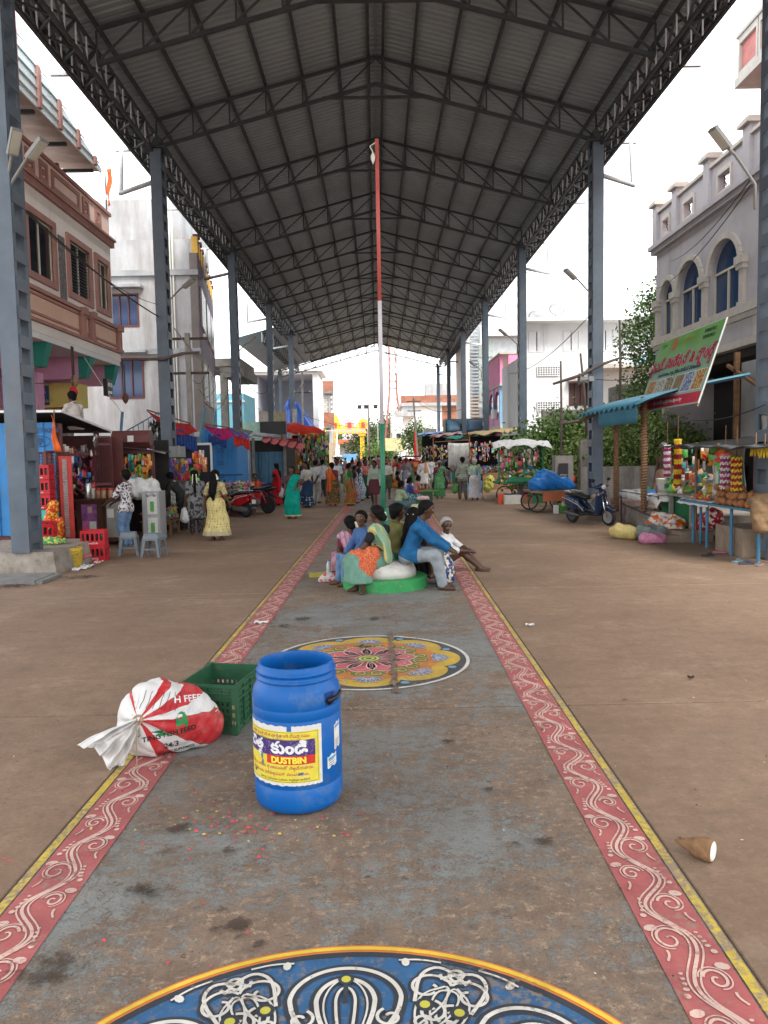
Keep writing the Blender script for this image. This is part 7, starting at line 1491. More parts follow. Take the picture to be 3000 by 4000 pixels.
for q, (x, y, z0, z1, wd, lb_) in enumerate(((-5.0, 34.5, 2.75, 3.9, .5, 'tilted faded sign board beside the third left column'), (-5.5, 44.5, 2.6, 4.4, .75, 'cream painted board fixed around the fourth left column'), (-4.75, 44.2, 2.3, 3.6, .6, 'white printed poster board next to the fourth left column'), (-4.2, 44.4, 2.5, 3.5, .5, 'pinkish poster board above the red tarpaulin'), (-4.7, 44.9, 3.5, 4.6, .25, 'narrow white leaning placard above the poster boards'))):
 o = tag(MB().box((x, y, (z0+z1)/2), (wd, .05, z1-z0), .35 if q else .9).build('poster_board', M('board_%d' % q, ((.50, .45, .38), (.48, .42, .28), (.60, .58, .56), (.55, .42, .42), (.65, .64, .62))[q], .7, .3, 5, (.4, .12, .10), .15)), lb_, 'board')
# ================================================================== stalls on the right
# ---- printed flower-decoration banner (parallel to the road, leaning back)
bn = thing('shop_banner', 'large green and red printed flower-decoration banner leaning over the stall', 'banner', (7, 18, 2.9))
Q0, Q1, Q2 = D(6.7, 19.7, 2.87), D(6.7, 16.05, 2.87), D(7.28, 19.7, 4.62)       # lower far, lower near, upper far
ux, uz = nrm(Q1-Q0), nrm(Q2-Q0); BWd, BHt = np.linalg.norm(Q1-Q0), np.linalg.norm(Q2-Q0); bnv = nrm(np.cross(ux, uz))
def bpt(x, z, off=0): return Q0+ux*x+uz*z+bnv*off
def bquad(x0, x1, z0, z1, off, mat, name, par, sk=0.):
 mb = MB(); mb.add([bpt(x0, z0, off), bpt(x1, z0, off), bpt(x1+sk, z1, off), bpt(x0+sk, z1, off)], [(0, 1, 2, 3)]); return part(mb, name, mat, par)
mb = MB(); V = [bpt(0, 0), bpt(BWd, 0), bpt(BWd, BHt), bpt(0, BHt)]; V += [p-bnv*.03 for p in V]; mb.add(V, [(0, 1, 2, 3), (7, 6, 5, 4), (0, 4, 5, 1), (1, 5, 6, 2), (2, 6, 7, 3), (3, 7, 4, 0)])
bnb = part(mb, 'vinyl', M('banner_pale', (.42, .52, .48), .5, .08), bn)
def grad_mat():
 m, nt, b = base('banner_green', .5); tcn = _n(nt, 'ShaderNodeTexCoord').outputs['Generated']; s = _n(nt, 'ShaderNodeSeparateXYZ'); nt.links.new(tcn, s.inputs[0])
 c = mixc(nt, ramp(nt, s.outputs['Z'], 0, 1), (.30, .42, .42), (.10, .30, .02)); c = mixc(nt, ramp(nt, noise(nt, .9, 3), .45, .7), c, (.20, .42, .12)); nt.links.new(c, b.inputs['Base Color']); return m
bquad(.03, BWd-.03, .28, BHt-.03, .004, grad_mat(), 'green_ground', bnb); bquad(.03, BWd-.03, .03, .27, .004, M('banner_red', (.50, .02, .05), .5), 'red_foot', bnb)
def btext(VF, x, z, mat, off=.008, sk=.0, bd=0.):
 V, F = VF; P = []; FF = []; n = len(V)
 for q, (dx, dz) in enumerate(((0, 0), (bd, 0), (-bd, bd*.6)) if bd else ((0, 0),)): P += [bpt(x+dx+v[0]+sk*v[1], z+dz+v[1], off+.002*q) for v in V]; FF += [[n*q+i for i in f] for f in F]
 part_ = raw('lettering', P, FF, mat, None, bnb, world=True); return part_
BRD_ = M('banner_crimson', (.42, .015, .05), .5, .1); BWH = M('label_white', 0); BGR = M('banner_ink', (.03, .10, .05), .6)
btext(telugu('ఫ్లవర్ డెకరేషన్ & హైరర్స్', .36, .012), BWd*.5, 1.02, BWH, .007, .12, .026); btext(telugu('ఫ్లవర్ డెకరేషన్ & హైరర్స్', .36, .012), BWd*.5, 1.02, BRD_, .016, .12, .013)
btext(telugu('మండపములు, కార్లు, స్టేజీలు డెకరేషన్ చేయబడును', .12, .012), BWd*.52, .84, M('banner_navy', (.03, .04, .12), .6), .008, 0, .004); btext(telugu('కోట్ల వారి వీధి, బుచ్చిరెడ్డిపాళెం, నెల్లూరు జిల్లా', .10, .012), BWd*.5, .12, BWH, .008, 0, .003)
btext(text_mesh('9700457812', .12, 'CENTER', .012), BWd*.83, BHt-.20, BGR, .008, 0, .003); btext(text_mesh('9391019413', .12, 'CENTER', .012), BWd*.83, BHt-.34, BGR, .008, 0, .003); btext(telugu('శ్రీ మల్లికార్జున', .17, .012), BWd*.50, BHt-.26, M('banner_olive', (.25, .34, .06), .6), .008, .1, .004); btext(telugu('ప్రోప్రైటర్', .10, .012), BWd*.12, BHt-.2, BGR, .008)
bquad(BWd*.26, BWd*.33, BHt-.36, BHt-.06, .008, M('banner_deity', (.45, .13, .04), .5, .4, 14), 'deity_picture', bnb)
for q in range(6):
 x0 = .12+q*.575; f_ = bquad(x0, x0+.52, .32, .78, .007, M('label_white', 0), 'photo_frame', bnb, .06); bquad(x0+.02, x0+.50, .335, .765, .0095, cloth('photo_%d' % q, ((.34, .16, .05), (.48, .45, .40), (.13, .09, .05), (.30, .10, .08), (.10, .14, .30), (.35, .12, .05))[q], ((.5, .3, .1), (.2, .2, .18), (.4, .35, .2), (.10, .28, .10), (.4, .45, .5), (.5, .42, .12))[q], 'print', .5, sc=.8), 'stall_photo', f_, .06)
mb = MB(); [mb.bar(bpt(x, -.05, -.05), bpt(x, BHt+.05, -.05), .04) for x in (.1, BWd/2, BWd-.1)]; mb.bar(bpt(0, .0, -.05), D(6.9, 19.7, 2.6), .04); tag(part(mb, 'batten_frame', WOOD, bn), kind='stuff')
# ---- flower stall: blue corrugated awning on rope-wrapped posts
fs = thing('flower_stall', 'flower stall with wavy blue sheet awning on two rope-wrapped posts', 'stall', (6.6, 19.5, 0)); BAW = M('awning_blue', (.055, .19, .27), .5, .2, 2)
mb = MB(); mb.slab(8, 72, lambda a, b: (5.85+2.6*a, 17.4+5.0*b, 3.02+.55*a**.8-.10*(1-a)**4+.045*math.sin(b*72*2*PI/6)), .012); part(mb, 'awning', BAW, fs, True)
mb = MB(); mb.slab(60, 3, lambda a, b: (5.92+.02*math.sin(a*60*2*PI/3), 17.5+3.0*a, 2.95-.42*b), .01); part(mb, 'hanging_sheet', BAW, fs, True)
ROPE = M('coir_rope', (.19, .105, .055), .95, .35, 30, bmp=.6)
for (y, z0) in ((20.2, .3), (18.1, .45)):
 mb = MB(); t = np.arange(0, 2.7, .012); mb.lathe([(.06, z0), (.06, 3.0)], 10, (6.3, y, 0)); mb.tube([(6.3+.068*math.cos(u*95), y+.068*math.sin(u*95), z0+u) for u in t], .022, 5); part(mb, 'rope_post', ROPE, fs, True)
stp = thing('stone_steps', 'three worn pinkish stone steps behind the blue scooter', 'steps', (7, 21, 0))
for q in range(3): part(MB().bx(6.55+.12*q, 8.6, 20.4+.32*q, 22.3, .17*q, .17*(q+1)-.003), 'step', M('pink_stone', (.27, .19, .165), .85, .25, 4, bmp=.2), stp)
part(MB().bx(6.3+.3, 9.6, 16.8, 20.35, 0, .42), 'platform', base_mat, stp)
ft = thing('cloth_table', 'rickety iron table covered with a crumpled white plastic cloth', 'table', (6.75, 18.9, 0)); IRN = M('rusty_iron', (.09, .06, .05), .7, .4, 8)
mb = MB(); mb.slab(16, 20, lambda a, b: (6.42+.85*a, 17.6+2.9*b, .86+.012*math.sin(a*20+b*9)-.17*max(0, (.10-a)/.10)-.14*max(0, (.06-b)/.06)-.02*math.sin(b*40)*max(0, (.12-a)/.12)), .008); part(mb, 'cloth', cloth('plastic_white', (.60, .60, .58), rough=.35), ft, True)
for (x, y) in ((6.5, 17.7), (7.2, 17.7), (6.5, 20.4), (7.2, 20.4)): part(MB().tube([(x, y, 0), (x, y, .84)], .022, 6), 'leg', IRN, ft)
mb = MB(); mb.bar((6.5, 17.7, .3), (6.5, 20.4, .5), .03); mb.bar((6.5, 17.7, .82), (6.5, 20.4, .82), .03); tag(part(mb, 'brace', IRN, ft), kind='stuff')
bq = thing('plaster_bucket', 'big white plaster bucket with purple print on the cloth table', 'bucket', (6.7, 17.85, .865)); MB().lathe([(.15, 0), (.155, .02), (.185, .34), (.195, .35), (.195, .375), (.18, .375), (.16, .05), (0, .05)], 20).build('tub', M('bucket_white', (.55, .53, .46), .5, .15, 6), bq, True); MB().grid(6, 2, lambda a, b: (-.178*math.cos(-.5+.7*a)*1.01, -.178*math.sin(-.5+.7*a)*1.01, .08+.14*b)).build('purple_print', M('print_violet', (.22, .15, .35), .6), bq)
for q, (p, d_, c_, lb_) in enumerate((((6.6, 18.6, .90), (.26, .2, .09), (.03, .12, .30), 'small blue plastic tray on the cloth table'), ((6.75, 18.95, .93), (.25, .25, .14), (.06, .20, .10), 'green basket of leaves on the cloth table'), ((6.6, 19.3, .9), (.2, .2, .06), (.5, .5, .48), 'pale plastic box on the cloth table'))): tag(MB().box(p, d_, .1*q).build('plastic_tray', M('tray_%d' % q, c_, .5)), lb_, 'tray')
def garland(label, x, y, z0, z1, c1, c2, n=2, r=.055, band=4, dark=False):
 o = thing('flower_garland', label, 'garland', (x, y, z1))
 for s in range(n):
  A = [], [], []
  V = []; F = []; mi = []; N = int((z1-z0)/.018)
  for k in range(N):
   zz = -(k*.018); for_c = 1 if (k//band) % 2 else 0
   for j in range(7):
    a = j*.9+k*.6; c_ = D((s-(n-1)/2)*r*.3, (s-(n-1)/2)*r*2.2, zz)+D(math.cos(a), math.sin(a), 0)*r*(.6+.45*rng.random()); q0 = len(V); rr = .020
    V += [c_+D(rr, 0, 0), c_+D(0, rr, 0), c_-D(rr, 0, 0), c_-D(0, rr, 0), c_+D(0, 0, rr), c_-D(0, 0, rr)]
    for f in ((0, 1, 4), (1, 2, 4), (2, 3, 4), (3, 0, 4), (1, 0, 5), (2, 1, 5), (3, 2, 5), (0, 3, 5)): F.append([q0+i for i in f]); mi.append(for_c)
  tag(raw('flower_strand', V, F, [c1, c2], mi, o), kind='stuff')
 MB().tube([(0, 0, 0), (0, 0, .55)], .008, 5).build('cord', ROPE, o); return o
FY = M('marigold_yellow', (.68, .48, .03), .7, .2, 20); FR = M('rose_red', (.30, .01, .02), .7, .2, 20); FWH = M('flower_white', (.68, .65, .60), .7, .15, 20); FM = M('flower_magenta', (.33, .03, .16), .7, .2, 20)
garland('white and maroon rose garland at the far flower counter', 6.62, 17.5, 1.25, 2.0, FWH, FM, 2); garland('yellow marigold garland with red bands at the far flower counter', 6.55, 16.7, 1.1, 2.12, FY, FR, 2, .06, 6)
garland('white and magenta garland hung over the coconuts', 6.25, 13.75, 1.18, 1.78, FWH, FM, 1, .085, 3); garland('yellow and red garland hung over the coconuts', 6.3, 13.42, 1.15, 1.76, FY, FR, 1, .085, 3)
packets('stall_goods', 90, (7.1, 17.3, .95), (.9, 1.2, .45), .2, fs, pal=[5, 2, 10, 1, 9, 5, 11]); packets('hanging_bags', 30, (6.9, 16.9, 1.15), (.5, .8, .75), .2, fs, pal=[5, 2, 0, 9, 10, 6], hang=True)
# ---- coconut stall under black plastic
cs = thing('coconut_stall', 'coconut and banana stall roofed with black plastic sheet', 'stall', (7, 14.2, 0)); BPL_ = cloth('black_plastic_sheet', (.022, .022, .024), rough=.3)
mb = MB(); mb.slab(10, 16, lambda a, b: (5.95+3.2*a, 11.9+4.4*b, 2.02+.18*a-.05*(1-b)+.02*math.sin(b*17+a*6)+.015*math.sin(a*23)-.05*(1-a)**3*(1+.5*math.sin(b*31))), .012); part(mb, 'roof_sheet', BPL_, cs, True)
V, F = sdf_mesh([((6.9, 13.4, 2.35), (7.6, 12.9, 2.45), .22, .2)], .05, .1, 0, None, lambda X, Y, Z: .04*np.sin(X*14+Z*17)); part(MB().add(V, F), 'roof_bundle', M('grey_plastic', (.36, .35, .34), .5), cs, True)
for (x, y) in ((6.62, 12.2), (6.62, 15.9), (8.6, 12.3), (8.6, 16.1)): part(MB().tube([(x, y, 0), (x, y, 2.05)], .03, 6), 'pole', WOOD, cs)
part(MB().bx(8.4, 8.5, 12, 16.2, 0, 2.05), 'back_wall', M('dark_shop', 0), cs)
mb = MB(); mb.slab(12, 16, lambda a, b: (6.75-.35*b*0+.12*a+.03*math.sin(a*14+b*5), 15.45-1.15*a, .98+1.02*b), .01); hc_ = part(mb, 'feed_sack_curtain', M('curtain_white', (.55, .54, .50), .6, .15, 3), cs, True)
mb = MB(); mb.slab(8, 10, lambda a, b: (6.73+.1*a, 15.1-.8*a, 1.15+.62*b), .004); part(mb, 'green_print', M('print_teal', (.02, .25, .16), .6), hc_); V, F = text_mesh('GOOD LUCK FEEDS', .085, 'LEFT', .01); raw('lettering', (np.stack([np.full(len(V), 6.735)+V[:, 1]*.03, 15.32-V[:, 1], 1.92-V[:, 0]], 1)-D(7, 14.2, 0)).tolist(), F, M('print_teal_dark', (.02, .12, .09), .6), None, hc_)
mb = MB(); mb.slab(12, 2, lambda a, b: (6.72, 14.75+.22*math.cos(2*PI*a), 1.48+(.13+.05*b)*math.sin(2*PI*a)), .004); part(mb, 'red_ring_print', M('print_red', (.40, .03, .03), .6), hc_)
tb = thing('fruit_table', 'blue-legged stall table edged with a white sheet', 'table', (6.75, 14.2, 0)); LBL = M('leg_blue', (.045, .17, .28), .5, .2, 5)
mb = MB(); mb.bx(6.2, 6.6, 12.55, 15.7, .86, .90); part(mb, 'top', LBL, tb); mb = MB(); mb.slab(6, 14, lambda a, b: (6.18+.6*a, 14.35+1.45*b, .912-.09*max(0, .15-a)/.15+.01*math.sin(b*20)), .006); part(mb, 'white_sheet', cloth('plastic_white', 0), tb, True)
for (x, y) in ((6.35, 12.7), (6.33, 13.65), (6.37, 14.76), (6.45, 15.6), (6.56, 12.7), (6.56, 15.5)): part(MB().tube([(x, y, 0), (x, y, .86)], .03, 8), 'leg', LBL, tb)
co = MB(); co.lathe([(0, -.075), (.045, -.06), (.07, -.01), (.066, .04), (.035, .085), (.012, .12), (0, .125)], 12); COCO = M('coconut_fibre', (.27, .115, .045), .9, .4, 25, bmp=.6, obj=True); proto_c = None
for q in range(46):
 lay = 0 if q < 24 else 1 if q < 38 else 2; n_ = (24, 14, 8)[lay]; k = q-(0, 24, 38)[lay]; row = k % (4, 3, 2)[lay]; cl = k//(4, 3, 2)[lay]
 p = (6.19+.125*row+.04*lay+.03*rng.random(), 12.75+.22*cl+.1*lay+.04*rng.random()+(.5 if lay == 2 else .2*lay), .975+.115*lay); rt3 = (rng.random()*2.2, rng.random()*6, rng.random()*6)
 if proto_c is None: proto_c = co.build('coconut', COCO, None, True); o = proto_c
 else: o = bpy.data.objects.new('coconut', proto_c.data); link(o)
 o.location = p; o.rotation_euler = rt3; tag(o, 'husked brown coconut in the heap on the blue-legged table', 'coconut', 'coconuts heaped on the fruit table')
V, F = sdf_mesh([((6.28, 12.72, 1.02), (6.5, 12.7, 1.05), .12, .14), ((6.22, 12.55, .95), (6.27, 12.5, .62), .10, .12), ((6.45, 12.55, .95), (6.5, 12.5, .66), .12, .12)], .03, .12, 0, None, lambda X, Y, Z: .012*np.sin(X*26+Z*19)+.008*np.sin(Z*40)); tag(raw('jute_sack', V, F, M('jute_sack', (.20, .125, .065), .95, .3, 14, bmp=.6), smooth=True), 'empty brown jute sack draped over the coconut heap', 'sack')
for q, (y, z, x) in enumerate(((12.95, 1.98, 6.4), (12.55, 1.95, 6.35), (12.6, 1.62, 6.9))):
 o = thing('banana_bunch', ['bunch of yellow bananas hung beside the garlands', 'large bunch of yellow bananas at the stall corner', 'bunch of ripe bananas deep inside the coconut stall'][q], 'bananas', (x, y, z)); MB().tube([(0, 0, 0), (0, 0, .2)], .012, 5).build('stalk', WOOD, o)
 for k in range(11): a = k*.57; r = .09; t = np.linspace(0, 1, 6); MB().tube([(r*math.cos(a)*(.3+.9*u-.3*u*u), r*math.sin(a)*(.3+.9*u-.3*u*u)*1.3, -.03*(k % 2)-.17*u) for u in t], [.008, .017, .02, .02, .016, .006], 6).build('banana', M('banana_yellow', (.62, .44, .03), .5, .15, 20), o, True)
packets('incense_packets', 26, (6.35, 14.3, 1.55), (.2, .9, .4), .22, cs, pal=[1, 6, 2, 0]); packets('fruit_tray', 120, (6.5, 15.1, .93), (.4, .7, .09), .07, tb, pal=[10, 1, 2, 0, 10]); packets('shelf_packets', 60, (8.0, 14, .6), (.6, 3, 1.2), .2, cs, pal=[11, 10, 5, 11, 0])
for q, (x, y, s3, lb_) in enumerate(((6.9, 13.9, (1.0, 1.1, .5), 'tan stone block under the fruit table'), (6.35, 16.3, (.55, .4, .22), 'rough stone block at the stall foot'), (6.55, 15.95, (.7, .5, .22), 'second rough stone block beside the table leg'), (6.3, 15.9, (.9, .35, .14), 'flat stone in front of the stall blocks'))): tag(MB().box((x, y, s3[2]/2), s3, .06*q).build('stone_block', M('tan_stone', (.25, .19, .14), .9, .25, 4, bmp=.5)), lb_, 'stone')
def slipper(label, u, v, col, rz):
 p = G(u, v); o = thing('slipper', label, 'slipper', (p[0], p[1], .004), rz, 'slippers by the coconut table'); mb = MB(); mb.prism([(-.13, -.03), (-.08, -.042), (.02, -.035), (.10, -.048), (.135, -.02), (.13, .03), (.06, .045), (-.05, .035), (-.12, .03)], (0, 0, 0), (1, 0, 0), (0, 1, 0), .022); mb.build('sole', M('slip_'+label[:9], col, .7), o); MB().tube([(.09, 0, .022), (.06, .0, .05), (.02, .035, .03)], .008, 5).build('strap', M('slip_'+label[:9], 0), o); MB().tube([(.09, 0, .022), (.06, 0, .05), (.02, -.035, .03)], .008, 5).build('strap', M('slip_'+label[:9], 0), o)
for lb_, u, v, c_, a in (('black slipper with grey strap on the road by the stall', 2765, 2172, (.03, .03, .035), .3), ('pink slipper resting on the black one', 2815, 2160, (.45, .14, .20), -.5), ('light blue slipper before the stone block', 2880, 2195, (.18, .30, .36), .6), ('navy slipper under the fruit table', 2915, 2205, (.04, .05, .10), .1), ('tan sandal by the nearest table leg', 2945, 2165, (.36, .25, .15), -.4), ('dusty grey slipper at the table leg', 2965, 2210, (.22, .18, .16), .8)): slipper(lb_, u, v, c_, a)
def lump(label, name, prims, mat, h=.022, k=.07, amp=.028, fr=21, cat='bag'):
 V, F = sdf_mesh(prims, h, k, 0, lambda X, Y, Z: .004-Z, lambda X, Y, Z: amp*np.sin(X*fr+Z*fr*.7)*np.sin(Y*fr*.8+Z*9)); return tag(raw(name, V, F, mat, smooth=True), label, cat)
lump('yellow flowers in a clear plastic bag on the road', 'flower_bag', [((5.2, 16.55, .16), (5.5, 16.4, .14), .17, .15)], cloth('bag_yellow', (.55, .40, .06), (.50, .47, .36), 'print', .3, sc=2.5)); lump('dark grey plastic bag between the flower bags', 'flower_bag', [((5.65, 16.2, .17), (5.95, 16.1, .15), .18, .16)], cloth('bag_grey', (.16, .18, .18), rough=.25)); lump('pink petals in a clear plastic bag on the road', 'flower_bag', [((5.45, 15.6, .10), (5.8, 15.6, .09), .12, .11)], cloth('bag_pink', (.52, .12, .28), (.52, .34, .40), 'print', .3, sc=3))
lump('orange and white printed sack heap under the cloth table', 'printed_sack', [((6.25, 17.0, .3), (6.5, 16.7, .25), .24, .24), ((6.1, 16.6, .18), (6.4, 16.4, .16), .18, .16)], cloth('sack_orange', (.55, .53, .50), (.55, .12, .02), 'print', .4, sc=.5)); lump('red printed sack behind the blue table legs', 'printed_sack', [((6.8, 16.0, .3), (6.9, 15.7, .5), .2, .2)], cloth('sack_red', (.40, .02, .03), (.6, .55, .5), 'print', .4, sc=.5))
mb = MB(); mb.slab(14, 6, lambda a, b: (6.75+.03*math.sin(a*40), 16.3+1.9*a, .15+.7*b), .01); tag(mb.build('green_curtain', cloth('green_cloth', (.02, .13, .05)), None, True), 'dark green cloth hung round the flower counter legs', 'curtain')
cu = thing('flower_counter', 'wooden flower counter with a grey top behind the green cloth', 'counter', (7.2, 16.6, 0)); part(MB().bx(6.6, 7.7, 16.1, 17.4, .88, .93), 'top', M('grey_wood', 0), cu)
for y in (16.15, 17.3): part(MB().bx(6.62, 6.70, y, y+.08, 0, .88), 'leg', M('grey_wood', 0), cu)
# ---- hand cart under the blue tarpaulin
hc2 = thing('hand_cart', 'four-wheeled hand cart with its load under a blue tarpaulin', 'cart', (5.5, 24.5, 0))
part(MB().bx(4.8, 6.15, 23.9, 25.3, .62, .68), 'deck', WOOD, hc2); part(MB().bx(5.15, 5.85, 23.82, 23.9, .36, .62), 'orange_crate', M('crate_orange', (.38, .10, .04), .6, .2), hc2)
def cycle_wheel(par, c, r, ax='y', nm='wheel', tw=.02):
 A_ = [[1, 0, 0], [0, 0, 1], [0, -1, 0]]; mb = MB(); mb.tube([(c[0]+(r-tw)*math.cos(t), c[1], c[2]+(r-tw)*math.sin(t)) for t in np.linspace(0, 2*PI, 33)[:-1]], tw, 7, closed=True); w_ = mb.build(nm, M('tyre_rubber', (.018, .018, .018), .85, .2), par, True, world=True); mb = MB()
 for q in range(10): a = q*PI/5; mb.bar((c[0], c[1], c[2]), (c[0]+(r-tw)*math.cos(a), c[1], c[2]+(r-tw)*math.sin(a)), .006)
 mb.tube([(c[0]+(r-2*tw)*math.cos(t), c[1], c[2]+(r-2*tw)*math.sin(t)) for t in np.linspace(0, 2*PI, 25)[:-1]], .01, 5, closed=True); tag(mb.build('spokes', IRN, w_, world=True), kind='stuff'); return w_
for x in (5.0, 5.95):
 for y in (23.95, 25.2): cycle_wheel(hc2, (x, y, .30), .30)
V, F = sdf_mesh([((5.1, 24.3, .85), (5.9, 24.6, .85), .30, .26), ((5.3, 24.5, 1.08), (5.6, 24.6, 1.05), .26, .24), ((5.9, 24.7, .8), (6.15, 24.6, .78), .22, .18)], .035, .12, 0, lambda X, Y, Z: .66+.03*np.sin(X*11)-Z, lambda X, Y, Z: .022*np.sin(X*13+Z*11+2*np.sin(Y*7))+.010*np.sin(Z*37+X*21)); part(MB().add(V, F), 'tarpaulin', cloth('tarp_blue', (.018, .15, .46), rough=.35), hc2, True)
V, F = sdf_mesh([((6.1, 25.9, 1.0), (6.5, 26, .95), .22, .22)], .05, .1); tag(raw('red_tarp_bundle', V, F, cloth('red_tarp', 0), smooth=True), 'red and blue tarpaulin bundle behind the hand cart', 'tarp')
tag(MB().lathe([(.13, 0), (.16, .28), (.17, .28), (.17, .30), (.15, .30), (.12, .03), (0, .03)], 16, (5.72, 23.5, 0)).build('green_bucket', M('bucket_green', (.10, .42, .06), .4), None, True), 'bright green bucket under the blue-tarp cart', 'bucket'); tag(MB().bx(5.42, 5.56, 23.5, 23.62, 0, .26).build('pale_jug', PAP), 'pale plastic jug beside the green bucket', 'jug')
# ---- vegetable cart with white canopy
vc = thing('vegetable_cart', 'green vegetable cart under a torn white canopy', 'cart', (5.3, 29.4, 0)); GRP_ = M('paint_green', (.02, .16, .08), .5, .2)
part(MB().bx(4.55, 6.3, 28.9, 30.2, .70, .78), 'deck', GRP_, vc); part(MB().bx(4.9, 6.3, 28.84, 28.9, .78, .95), 'side_board', GRP_, vc)
for x in (4.6, 5.55, 6.25): part(MB().bx(x-.03, x+.03, 28.9, 28.96, .7, 2.2), 'post', GRP_, vc)
mb = MB(); mb.slab(12, 8, lambda a, b: (4.35+2.2*a, 28.6+1.9*b, 2.15+.25*math.sin(PI*b)*.5+.10*math.sin(PI*a)+.05*math.sin(a*17+b*7)-(.12*(1-b)**4)*(1+.4*math.sin(a*31))), .01); part(mb, 'canopy', cloth('canopy_white', (.60, .60, .60)), vc, True)
packets('vegetables', 220, (5.4, 29.4, .8), (1.5, .9, .38), .16, vc, pal=[2, 10, 8, 0, 6, 2, 5, 9]); packets('hanging_packs', 60, (5.3, 28.9, 1.35), (1.5, .2, .6), .2, vc, pal=[0, 5, 10, 2, 4], hang=True)
cycle_wheel(vc, (4.8, 28.95, .32), .32); cycle_wheel(vc, (5.95, 28.95, .32), .32)
for q, (x, y, d_, c_, nm, lb_) in enumerate(((4.55, 28.3, (.2, .2, .36), (.55, .07, .03), 'paint_tin', 'orange tin standing before the vegetable cart'), (4.95, 28.2, (.62, .4, .32), (.55, .54, .50), 'cloth_bundle', 'low table draped in white cloth before the cart'), (5.45, 28.3, (.45, .35, .22), (.20, .11, .05), 'wooden_stand', 'small wooden stand beside the white-draped table'), (5.9, 28.4, (.5, .4, .55), (.03, .14, .06), 'green_crate', 'tall green crate under the vegetable cart'), (5.1, 28.75, (.6, .3, .35), (.03, .06, .07), 'dark_crate', 'dark crate under the vegetable cart'), (5.45, 28.6, (.4, .3, .3), (.35, .05, .07), 'red_tub', 'red tub under the vegetable cart'))): tag(MB().box((x, y, d_[2]/2), d_, .05*q).build(nm, M(nm, c_, .6, .2, 5)), lb_, 'crate' if 'crate' in nm else 'box')
bxo = thing('melon_box', 'sky blue wooden box heaped with green melons', 'box', (4.6, 37, 0)); part(MB().bx(4.15, 5.0, 36.6, 37.4, 0, 1.05), 'box', M('sky_box', (.10, .30, .55), .6), bxo)
for q in range(16): tag(MB().lathe([(0, -.09), (.07, -.06), (.10, 0), (.07, .07), (0, .09)], 10, (4.28+.18*(q % 4)+.03*(q//8), 36.75+.2*((q//4) % 3), 1.12+.13*(q//12))).build('melon', M('melon_green', (.12, .17, .06), .5, .3, 20), None, True), 'green melon piled on the sky blue box', 'melon', 'melons on the sky blue box')
lump('yellow printed sack standing beside the melon box', 'printed_sack', [((5.25, 36.4, .25), (5.35, 36.4, .6), .24, .22)], cloth('sack_yellow', (.55, .48, .08), (.3, .4, .1), 'print', .5, sc=.6), .04)
cl_ = thing('hanging_sheet', 'white bed sheet hung on a rope line across the far stalls', 'sheet', (4.4, 42, 0)); mb = MB(); mb.slab(20, 8, lambda a, b: (3.9+1.45*a, 42+.04*math.sin(a*21+b*3), 2.45-.05*math.sin(PI*a)-1.35*b), .01); part(mb, 'cloth', cloth('white_cloth', 0), cl_, True); part(MB().tube([(3.2, 42, 2.5), (6.0, 42, 2.6)], .025, 6), 'pole', WOOD, cl_)
# ---- the row of far stalls with tarpaulin roofs
for q, (x0, x1, y, zt_, m_, lb_) in enumerate(((4.6, 7.2, 39, 2.75, cloth('tarp_tan', (.34, .25, .13)), 'stall with a tan and yellow tarpaulin roof behind the melon box'), (4.4, 6.4, 47, 2.7, cloth('tarp_teal', (.05, .28, .26)), 'stall with a teal cloth roof further along'), (3.9, 6.0, 54, 3.0, cloth('tarp_patched', (.36, .34, .34), (.45, .05, .05), 'print', sc=.1), 'stall with a patched red and white cloth roof'), (3.4, 5.8, 62, 3.3, cloth('tarp_blue', 0), 'far stall with a bright blue tarpaulin roof'))):
 o = thing('market_stall', lb_, 'stall', ((x0+x1)/2, y, 0), 0, 'stalls along the right kerb'); mb = MB(); mb.slab(10, 6, lambda a, b: (x0+(x1-x0)*a, y-.6+2.8*b, zt_+.2*a+.15*math.sin(PI*b)+.07*math.sin(a*15+b*9+q)), .012); part(mb, 'roof', m_, o, True); part(MB().bx(x0+.4, x1, y+2.2, y+2.3, 0, zt_), 'back', M('dark_shop', 0), o); part(MB().bx(x1-.1, x1, y-.3, y+2.2, 0, zt_), 'side', M('dark_shop', 0), o)
 for x in (x0+.05, x1-.05): part(MB().tube([(x, y-.5, 0), (x, y-.5, zt_+.1)], .035, 6), 'post', WOOD, o)
 part(MB().bx(x0+.3, x1-.1, y-.1, y+1.2, 0, .85), 'counter', [WOOD, GRP_, BLS, WDK][q], o); packets('goods', 130, ((x0+x1)/2, y+.3, .85), (x1-x0-.5, 1.0, .35), .2, o); packets('hung_goods', 90, ((x0+x1)/2, y-.35, 1.5), (x1-x0, .2, .9), .22, o, hang=True)
aw = thing('blue_awning_shop', 'shop with two rounded blue sheet awnings above the stalls', 'shop', (6, 58, 0))
for x in (5.2, 6.7): mb = MB(); mb.slab(8, 8, lambda a, b: (x+1.5*a, 57.6-1.3*math.sin(b*PI/2), 4.3-.9*(1-math.cos(b*PI/2))), .02); part(mb, 'awning', M('awning_navy', (.06, .14, .22), .5), aw, True)
part(MB().bx(5.2, 9, 57.7, 60, 0, 4.4), 'front', M('shop_greenish', (.12, .17, .15), .8), aw); part(MB().bx(7.0, 7.6, 57.6, 57.7, 2.6, 3.4), 'yellow_board', GOODS[1], aw)
